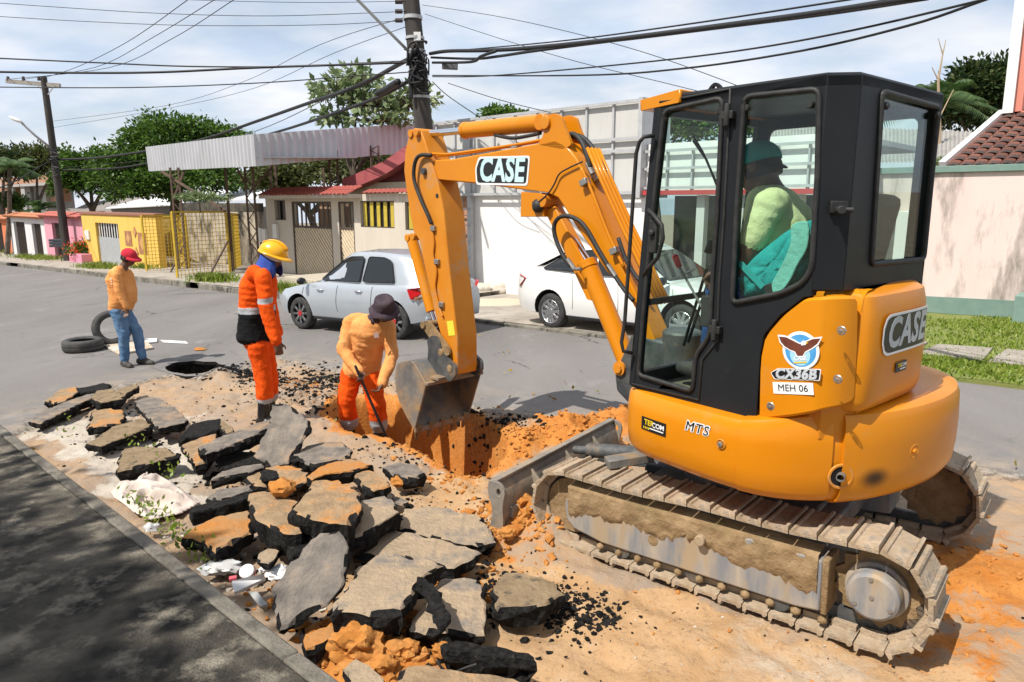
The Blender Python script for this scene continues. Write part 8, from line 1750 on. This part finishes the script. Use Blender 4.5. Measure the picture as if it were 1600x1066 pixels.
cable([(636, 2, YP_), (480, 4, 17), (300, 0, 17), (200, -6, 17)], .006, 'topmost fine wire from the central pole leaving the top edge')
cable([(636, 18, YP_), (430, 25, 17), (250, 21, 17), (100, 12, 17), (-30, 3, 17)], .007, 'second fine wire from the central pole crossing the left sky')
cable([(638, 32, YP_), (500, 39, 17), (300, 40, 17), (120, 33, 17), (-30, 24, 17)], .007, 'third fine wire from the central pole crossing the left sky')
cable([(296, -2, 22), (200, 65, 28), (120, 105, 34), (61, 124, Yl)], .012, 'fine wire climbing from the cross arm to the top edge, leftmost')
cable([(338, -2, 22), (240, 58, 28), (150, 105, 34), (37, 124, Yl)], .012, 'fine wire climbing from the cross arm to the top edge, middle')
cable([(368, -2, 22), (270, 60, 28), (170, 106, 34), (13, 124, Yl)], .012, 'fine wire climbing from the cross arm to the top edge, rightmost')
cable([(640, 25, YP_), (500, 70, 22), (380, 128, 28), (260, 165, 33), (79, 190, Yl)], .008, 'fine wire slanting down left from the central pole, upper')
cable([(640, 40, YP_), (520, 84, 22), (400, 137, 28), (270, 168, 33), (80, 200, Yl)], .008, 'fine wire slanting down left from the central pole, lower')
cable([(640, 95, YP_), (520, 150, 22), (400, 205, 28), (260, 246, 33), (100, 262, Yl)], .012, 'thin cable between the two sagging bundles')
cable([(80, 250, Yl), (50, 268, 36), (20, 285, 33), (-30, 305, 30)], .025, 'cable dropping left from the leaning pole')
cable([(660, 8, YP_), (800, 30, 14), (1000, 80, 11.5), (1220, 160, 10)], .006, 'fine wire falling right from the central pole behind the cab')
cable([(664, 22, YP_), (780, 60, 15), (900, 96, 13), (1040, 130, 11.5), (1200, 170, 10)], .006, 'lower fine wire falling right from the central pole')
cable([(676, 128, YP_), (700, 150, 16.5), (750, 184, 16)], .010, 'wire dropping from the central pole to the sign wall')
cable([(700, 130, 16.5), (780, 156, 15), (860, 176, 14)], .008, 'second wire dropping from the central pole to the sign wall')
# mailbox on a post, sandbags, bits
p0 = gp(97, 412); mbx = empty('letter_box', p0, 'dark letter box on a thin post in front of the pink wall', 'letter box'); mb = MB(); mb.tube([p0, J(93, 386, p0.y)], .035, 8); mb.build('post', iron, mbx); c_ = J(92, 380, p0.y)
for k in range(3): mb = MB(); mb.box(c_ + EZ * (.15 - .15 * k), (.85, .4, .13)); mb.build('slot', mat('slate_box', (.035, .045, .055), rough=.5), mbx, bevel=.01)
bagm = mat('sandbag_cloth', (.62, .56, .47), (.5, .44, .36), 6, .95, bump=.5)
for i, (u, v, r, lab) in enumerate(((745, 464, .36, 'white sandbag slumped against the steel post by the white wall'), (778, 462, .36, 'white sandbag at the foot of the white wall behind the sedan'))):
    p = gp(u, v); mb = MB(); mb.blob(p + EZ * .15, (r, r * .7, .25), 3, .30, 1.6, 60 + i); tag(mb.build('sandbag', bagm, smooth=True), lab, 'sandbag', 'sandbags by the wall')
mb = MB(); mb.blob(gp(778, 478) + EZ * .0, (.9, .6, .14), 3, .3, 1.5, 71); tag(mb.build('sand_heap', mat('sand', (.50, .42, .31), rough=.95), smooth=True), 'low heap of pale sand in front of the sandbags', 'sand heap')
# ================================================================== trees and plants
def leaf_material(name, c0, c1, c2, transl=.35):
    m = bpy.data.materials.new(name); m.use_nodes = True; N, L = m.node_tree.nodes, m.node_tree.links; b = N['Principled BSDF']; out = N['Material Output']
    g = N.new('ShaderNodeNewGeometry'); r = N.new('ShaderNodeValToRGB'); e = r.color_ramp.elements; e[0].color = (*c0, 1); e[1].color = (*c2, 1); k = e.new(.5); k.color = (*c1, 1); L.new(g.outputs['Random Per Island'], r.inputs[0]); L.new(r.outputs[0], b.inputs['Base Color']); b.inputs['Roughness'].default_value = .5; b.inputs['Specular IOR Level'].default_value = .35
    t = N.new('ShaderNodeBsdfTranslucent'); mx_ = N.new('ShaderNodeMixShader'); mx_.inputs[0].default_value = transl; L.new(r.outputs[0], t.inputs[0]); L.new(b.outputs[0], mx_.inputs[1]); L.new(t.outputs[0], mx_.inputs[2]); L.new(mx_.outputs[0], out.inputs[0]); return m
LF = {'ficus': leaf_material('ficus_leaf', (.022, .055, .008), (.06, .13, .016), (.15, .25, .035)), 'olive': leaf_material('olive_leaf', (.05, .065, .015), (.09, .11, .03), (.14, .15, .05)), 'pale': leaf_material('pale_leaf', (.09, .14, .05), (.18, .25, .10), (.33, .39, .21)), 'dark': leaf_material('dark_leaf', (.012, .030, .008), (.028, .055, .014), (.09, .105, .03)), 'palm': leaf_material('palm_leaf', (.03, .07, .018), (.07, .13, .035), (.15, .21, .07)), 'grass': leaf_material('grass_blade', (.11, .18, .012), (.20, .28, .03), (.32, .36, .08), .3), 'flower': leaf_material('orange_petal', (.65, .08, .02), (.75, .16, .03), (.75, .05, .04))}
bark = mat('tree_bark', (.07, .055, .04), (.16, .13, .10), 5, .95, bump=.6)
def leaf_mesh(name, centers, normals, size, m_, aspect=.55, rs_=None, droop=.0):
    """diamond leaves: positions, directions of growth"""
    n = len(centers); r = rs_; d = normals + r.normal(0, .55, (n, 3)); d[:, 2] -= droop; d /= np.linalg.norm(d, axis=1)[:, None]; a = r.normal(0, 1, (n, 3)); s_ = np.cross(d, a); s_ /= np.linalg.norm(s_, axis=1)[:, None]; nn = np.cross(s_, d); L = size * r.uniform(.6, 1.3, n)[:, None]
    p0 = centers; p1 = centers + d * L * .45 + s_ * L * aspect * .5 + nn * L * .06; p2 = centers + d * L; p3 = centers + d * L * .45 - s_ * L * aspect * .5 + nn * L * .06
    V = np.stack([p0, p1, p2, p3], 1).reshape(-1, 3); F = (np.arange(n) * 4)[:, None] + np.array([0, 1, 2, 3])[None]
    me = bpy.data.meshes.new(name); me.vertices.add(len(V)); me.vertices.foreach_set('co', V.ravel()); me.loops.add(F.size); me.loops.foreach_set('vertex_index', F.ravel().astype(np.int32)); me.polygons.add(n); me.polygons.foreach_set('loop_start', np.arange(0, F.size, 4, dtype=np.int32)); me.polygons.foreach_set('loop_total', np.full(n, 4, np.int32)); me.update(calc_edges=True); me.materials.append(m_); return me
def tree(name, label, base, lobes, nleaf, size, m_, seed, trunk_r=.25, group=None, cat='tree', clumps=26, spread=.34, droop=.25, shell=.55):
    """lobes: (centre, radii). Leaves sit in clumps through each lobe, thicker near its surface"""
    r = np.random.RandomState(seed); root = empty(name, base, label, cat, group); C_, Nn = [], []; mb = MB(); tot = sum(l[1][0] * l[1][2] for l in lobes); fork = base.lerp(lobes[0][0], .55)
    mb.tube([base - EZ * .3, base.lerp(fork, .5) + Vector((r.normal() * .08, r.normal() * .08, 0)), fork], [trunk_r, trunk_r * .8, trunk_r * .62], 10)
    for c, rad in lobes:
        mb.tube(smoothloop([fork, fork.lerp(c, .5) + Vector((0, 0, .15 * rad[2])), Vector(c)], 3, closed=False), [trunk_r * .5 * (1 - .12 * k) for k in range(7)][:7], 6) if (Vector(c) - fork).length > .2 else None
        k = max(5, int(clumps * rad[0] * rad[2] / tot * len(lobes))); n1 = int(nleaf * rad[0] * rad[2] / tot / k)
        for _ in range(k):
            d = r.normal(0, 1, 3); d /= np.linalg.norm(d); d[2] = d[2] if d[2] > -.35 else -d[2] * .5; q = shell + (1 - shell) * r.rand() ** .6; cc = np.array(c) + d * np.array(rad) * q
            mb.tube([Vector(c), Vector(cc)], [trunk_r * .14, trunk_r * .05], 4)
            pts = cc + r.normal(0, 1, (n1, 3)) * np.array(rad) * spread * .55 * r.uniform(.6, 1.2); C_.append(pts); Nn.append((pts - cc) / (np.linalg.norm(pts - cc, axis=1)[:, None] + 1e-6) * .7 + d * .6)
    mb.build('trunk', bark, root, smooth=40); C_ = np.concatenate(C_); Nn = np.concatenate(Nn); off = np.array(root['_o'])
    me = leaf_mesh('crown', C_ - off, Nn, size, m_, .5, r, droop); o = bpy.data.objects.new('crown', me); COL.objects.link(o); o.parent = root; o['_o'] = root['_o']; return root
def pxl(u, v, Y, ru, rv, rd=None): k = Y / FPX; return (J(u, v, Y), (ru * k, rd if rd else ru * k * .8, rv * k))
def gbase(u, Y): p = J(u, 400, Y); p.z = gz(p); return p
tree('ficus_tree', 'large dense dark green tree rising behind the corrugated canopy', gbase(270, 44), [pxl(275, 225, 44, 75, 42), pxl(215, 262, 43, 60, 40), pxl(340, 235, 45, 60, 35), pxl(300, 285, 43, 90, 35), pxl(225, 300, 42, 60, 30)], 34000, .25, LF['ficus'], 1, .4, clumps=120, spread=.21, group='trees behind the houses')
tree('ficus_tree', 'bushy green tree between the leaning pole and the large dark tree', gbase(150, 46), [pxl(140, 268, 46, 48, 36), pxl(110, 290, 45, 30, 30), pxl(172, 285, 45, 40, 30)], 15000, .24, LF['ficus'], 2, .3, clumps=52, spread=.22, group='trees behind the houses')
tree('ficus_tree', 'green foliage tree under the canopy behind the beige house', gbase(500, 36), [pxl(470, 275, 36, 70, 30), pxl(560, 262, 37, 60, 28), pxl(430, 290, 35, 40, 25), pxl(620, 262, 38, 40, 30)], 13000, .26, LF['olive'], 3, .25, clumps=50, group='trees behind the houses')
tree('olive_tree', 'olive green tree left of the leaning pole', gbase(60, 58), [pxl(58, 258, 58, 40, 26), pxl(88, 262, 58, 24, 22)], 9000, .34, LF['olive'], 4, .3, clumps=36, group='trees behind the houses')
tree('dark_tree', 'dark tree at the left edge beyond the brick house', gbase(0, 56), [pxl(8, 262, 56, 34, 28), pxl(30, 268, 57, 22, 20), pxl(-30, 265, 56, 40, 30)], 8000, .32, LF['dark'], 5, .3, clumps=34, group='trees behind the houses')
tree('cecropia_tree', 'sparse tree with large pale leaves behind the central pole', gbase(580, 27), [pxl(525, 150, 27, 42, 34), pxl(575, 165, 27, 55, 35), pxl(640, 165, 27.5, 45, 32), pxl(560, 125, 27, 40, 20), pxl(520, 185, 27, 40, 18), pxl(600, 190, 27, 60, 16)], 1500, .33, LF['pale'], 6, .12, clumps=80, spread=.20, droop=.35, shell=.3, group='trees behind the houses')
tree('mango_tree', 'dark leafy tree beside the tiled house on the right', gbase(1520, 30), [pxl(1530, 150, 30, 50, 42), pxl(1560, 125, 30, 40, 30), pxl(1500, 180, 30, 40, 34), pxl(1585, 170, 30, 40, 40)], 13000, .26, LF['dark'], 7, .3, clumps=60, group='trees behind the houses')
tree('distant_tree', 'rounded tree top showing just above the sign wall', gbase(785, 60), [pxl(782, 182, 60, 28, 12), pxl(805, 184, 60, 20, 10)], 3500, .35, LF['ficus'], 8, .25, clumps=22, group='trees behind the houses')
tree('distant_tree', 'green tree showing between the sign wall and the cab', gbase(1030, 40), [pxl(1015, 200, 40, 24, 34), pxl(1065, 200, 40, 50, 34), pxl(1110, 185, 40, 40, 26)], 8000, .30, LF['ficus'], 9, .3, clumps=34, group='trees behind the houses')
tree('distant_tree', 'green tree seen through the side window of the cab', gbase(1220, 36), [pxl(1210, 190, 36, 60, 32), pxl(1270, 200, 36, 50, 26)], 8000, .30, LF['ficus'], 10, .3, clumps=34, group='trees behind the houses')
def palm(label, base, crown, n, ln, m_, seed, trunk_r=.14, name='palm_tree', trunk=True):
    r = random.Random(seed); root = empty(name, base, label, 'palm')
    if trunk: mb = MB(); mb.tube([base - EZ * .2, base.lerp(crown, .5) + Vector((.1, 0, 0)), crown], [trunk_r * 1.3, trunk_r, trunk_r * .9], 10); mb.build('trunk', bark, root, smooth=40)
    for k in range(n):
        a = 2 * math.pi * k / n + r.uniform(-.2, .2); el = r.uniform(.1, 1.1); d = Vector((math.cos(a) * math.cos(el), math.sin(a) * math.cos(el), math.sin(el))); P = []; L = ln * r.uniform(.8, 1.1)
        for i in range(9): t = i / 8; P.append(crown + d * (L * t) - EZ * (L * .55 * t * t))
        vs_, fs = [], []; side = d.cross(EZ).normalized()
        for i in range(1, 34):
            t = i / 34; j = min(7, int(t * 8)); p = P[j].lerp(P[j + 1], t * 8 - j); tg = (P[j + 1] - P[j]).normalized(); wl_ = L * .26 * math.sin(math.pi * min(1, t * .85 + .12)) ** .7
            for sg in (1, -1):
                tip = p + side * sg * wl_ + tg * wl_ * .55 - EZ * wl_ * .45; b0 = len(vs_); vs_ += [p - tg * L * .012, p + tg * L * .012, tip]; fs.append((b0, b0 + 1, b0 + 2))
        mb = MB(); mb.tube(P, [.022 * (1 - .8 * i / 8) for i in range(9)], 5); mb.add(vs_, fs); mb.build('frond', m_, root, recalc=False)
    return root
palm('coconut palm with drooping fronds behind the digger cab on the right', gbase(1470, 24), J(1462, 165, 24), 15, 2.2, LF['palm'], 3)
palm('palm with spreading fronds at the left edge behind the brick house', gbase(10, 50), J(15, 262, 50), 14, 2.6, LF['palm'], 4)
palm('low palm shrub growing above the white garden wall', gbase(62, 50), J(62, 328, 50), 14, 2.0, LF['palm'], 5, .1, 'palm_shrub')
tree('garden_shrub', 'round green shrub growing above the orange garden wall', gbase(15, 57), [pxl(14, 320, 57, 24, 17)], 4000, .22, LF['ficus'], 12, .08, cat='shrub', clumps=20)
tree('garden_shrub', 'green creeper along the green coping of the boundary wall', J(1495, 262, 17.2), [pxl(1478, 254, 17.2, 14, 6, .2), pxl(1505, 253, 17.2, 20, 6, .2)], 2200, .07, LF['pale'], 13, .02, cat='shrub', clumps=26, spread=.6)
tree('garden_shrub', 'creeper on the mouldy wall under the canopy', J(312, 318, 23.0), [pxl(318, 310, 23.0, 26, 7, .3)], 1200, .12, LF['pale'], 16, .02, cat='shrub', clumps=16, spread=.6)
fl = tree('flowering_shrub', 'orange flowering bush growing in the pink planter', W(toSN(pln.location)[0], 11.65, .5), [(WA((a0_ := toSN(pln.location)[0]), 11.65, fac(124, 391, 11.65)[1]), (.55, .4, .45))], 1500, .12, LF['ficus'], 14, .03, cat='shrub', clumps=20, spread=.5)
r2 = np.random.RandomState(5); cF = np.array(WA(a0_, 11.6, fac(124, 390, 11.6)[1])) - np.array(fl['_o']); me = leaf_mesh('blossom', cF + r2.normal(0, 1, (260, 3)) * np.array([.33, .25, .26]), r2.normal(0, 1, (260, 3)), .12, LF['flower'], .8, r2); o = bpy.data.objects.new('blossom', me); COL.objects.link(o); o.parent = fl; o['_o'] = fl['_o']
fb_ = J(1598, 424, 14.2); fl2 = tree('flowering_shrub', 'red flowering shrub at the right edge in front of the boundary wall', Vector((fb_.x, fb_.y, gz(fb_))), [(fb_, (.35, .3, .35))], 1600, .10, LF['ficus'], 15, .03, cat='shrub', clumps=18, spread=.5)
me = leaf_mesh('blossom', np.array(fb_) - np.array(fl2['_o']) + r2.normal(0, 1, (140, 3)) * np.array([.22, .2, .2]) - np.array([.1, .15, 0]), r2.normal(0, 1, (140, 3)), .09, LF['flower'], .8, r2); o = bpy.data.objects.new('blossom', me); COL.objects.link(o); o.parent = fl2; o['_o'] = fl2['_o']
dead = empty('bare_sapling', gbase(1466, 20), 'bare dead branches rising behind the cab on the right', 'branches')
for k, P_ in enumerate(([(1466, 330), (1468, 200), (1466, 125), (1473, 85), (1466, 60)], [(1473, 85), (1478, 62)], [(1466, 125), (1456, 105)], [(1470, 180), (1490, 140)])): mb = MB(); mb.tube([J(u, v, 20) for u, v in P_], [.05, .04, .03, .02, .01][5 - len(P_):] if len(P_) < 5 else [.06, .05, .035, .02, .008], 6); mb.build('branch', mat('dry_wood', (.40, .30, .20), rough=.9), dead)
# shade trees behind the camera, on the near pavement side: they throw the dappled shade on the pavement
tree('street_tree', 'street tree whose crown shades the near pavement, by the corner', W(1.0, -4.6, 0), [(W(.6, -5.17, 5.6), (1.9, 1.9, 1.5)), (W(2.6, -4.97, 5.8), (1.8, 1.8, 1.4)), (W(-1.4, -5.17, 5.6), (1.8, 1.8, 1.4))], 24000, .30, LF['ficus'], 21, .25, 'shade trees on the near pavement', clumps=150, spread=.30, shell=.2)
tree('street_tree', 'street tree whose crown shades the near pavement, further along', W(6.2, -4.6, 0), [(W(4.9, -4.97, 5.7), (1.9, 1.9, 1.5)), (W(7.0, -5.07, 5.7), (1.9, 1.9, 1.5)), (W(9.0, -5.07, 5.6), (1.8, 1.8, 1.4))], 24000, .30, LF['ficus'], 22, .25, 'shade trees on the near pavement', clumps=150, spread=.30, shell=.2)
# weeds in the gutter and grass
def blades(name, spots, label, m_, seed, hgt=(.05, .16), wid=.012, zfun=None, cat='grass'):
    r = np.random.RandomState(seed); n = len(spots); B = np.array([list(p) for p in spots]); a = r.uniform(0, 6.28, n); h = r.uniform(hgt[0], hgt[1], n); lean = r.normal(0, .45, (n, 2)) * h[:, None]; s_ = np.stack([np.cos(a), np.sin(a), np.zeros(n)], -1) * wid
    mid = B + np.concatenate([lean * .35, (h * .6)[:, None]], 1); tip = B + np.concatenate([lean, h[:, None]], 1); V = np.stack([B - s_, B + s_, mid + s_ * .7, tip, mid - s_ * .7], 1).reshape(-1, 3); F = (np.arange(n) * 5)[:, None] + np.arange(5)[None]
    me = bpy.data.meshes.new(name); me.vertices.add(len(V)); me.vertices.foreach_set('co', V.ravel()); me.loops.add(F.size); me.loops.foreach_set('vertex_index', F.ravel().astype(np.int32)); me.polygons.add(n); me.polygons.foreach_set('loop_start', np.arange(0, F.size, 5, dtype=np.int32)); me.polygons.foreach_set('loop_total', np.full(n, 5, np.int32)); me.update(calc_edges=True); me.materials.append(m_)
    o = bpy.data.objects.new(name, me); COL.objects.link(o); return tag(o, label, cat, kind='stuff')
rg = np.random.RandomState(8); sp_ = []
for _ in range(60000):
    S, N = rg.uniform(-7, 3.1), rg.uniform(NF + .02, 15.3) if rg.rand() > .3 else rg.uniform(NF - .02, NF + 1.3)
    dens = vnoise(np.array([S * 1.1]), np.array([N * 1.1]), 3)[0]
    if 10.5 < N < 11.45 and rg.rand() > .08 + .35 * (dens > .62): continue
    if rg.rand() < dens * 1.5 - .25: sp_.append(W(S, N, .045))
blades('grass', sp_, 'short green grass on the verge in front of the boundary wall', LF['grass'], 1, (.02, .055), .011)
sp_ = []
for (u, v, su, sn, n) in ((335, 446, .5, .25, 900), (445, 463, .5, .2, 300), (120, 405, 1.6, .4, 900), (60, 408, 2.5, .4, 900), (735, 448, .3, .1, 200), (155, 424, .9, .25, 700), (30, 398, 2.5, .5, 700), (225, 425, .6, .15, 200)):
    a, b = toSN(gp(u, v))
    for _ in range(n): sp_.append(W(a + rg.normal() * su, max(NF + .0, b + rg.normal() * sn), .12))
blades('weeds', sp_, 'tufts of green weeds along the far kerb and house fronts', LF['grass'], 2, (.10, .35), .02, cat='weeds')
cw_pts, cw_n = [], []
for (u, v, n, s_) in ((205, 695, 30, .12), (240, 720, 90, .18), (265, 745, 70, .15), (222, 790, 90, .14), (240, 815, 90, .14), (262, 830, 90, .12), (285, 850, 110, .12), (310, 868, 110, .12), (325, 880, 60, .08), (120, 680, 16, .06), (105, 655, 14, .05), (92, 683, 14, .05)):
    p = gp(u, v, .03)
    for _ in range(n * 2 // 5): q = p + ES * float(rg.normal()) * s_ + EN * float(rg.normal()) * .05 + EZ * abs(float(rg.normal())) * .05; cw_pts.append(list(q)); cw_n.append([rg.normal() * .5, rg.normal() * .5, .8])
me = leaf_mesh('gutter_weeds', np.array(cw_pts), np.array(cw_n), .042, LF['grass'], .5, rg); o = bpy.data.objects.new('gutter_weeds', me); COL.objects.link(o); tag(o, 'small leafy weeds growing along the near kerb gutter', 'weeds', kind='stuff')
fallen = []
for _ in range(70): S, N = rg.uniform(-.5, 9), rg.uniform(1.5, 9); fallen.append(list(W(S, N, .03 + float(patch_h([S], [min(N, 7.5)])[0] if N < 7.5 else 0))))
me = leaf_mesh('fallen_leaves', np.array(fallen), rg.normal(0, 1, (70, 3)) * np.array([1, 1, .05]), .06, leaf_material('dry_leaf', (.45, .30, .03), (.30, .16, .04), (.16, .22, .03)), .5, rg); o = bpy.data.objects.new('fallen_leaves', me); COL.objects.link(o); tag(o, 'scattered yellow and brown fallen leaves on the road and sand', 'leaves', kind='stuff')
for o in bpy.data.objects:
    if '_o' in o: del o['_o']
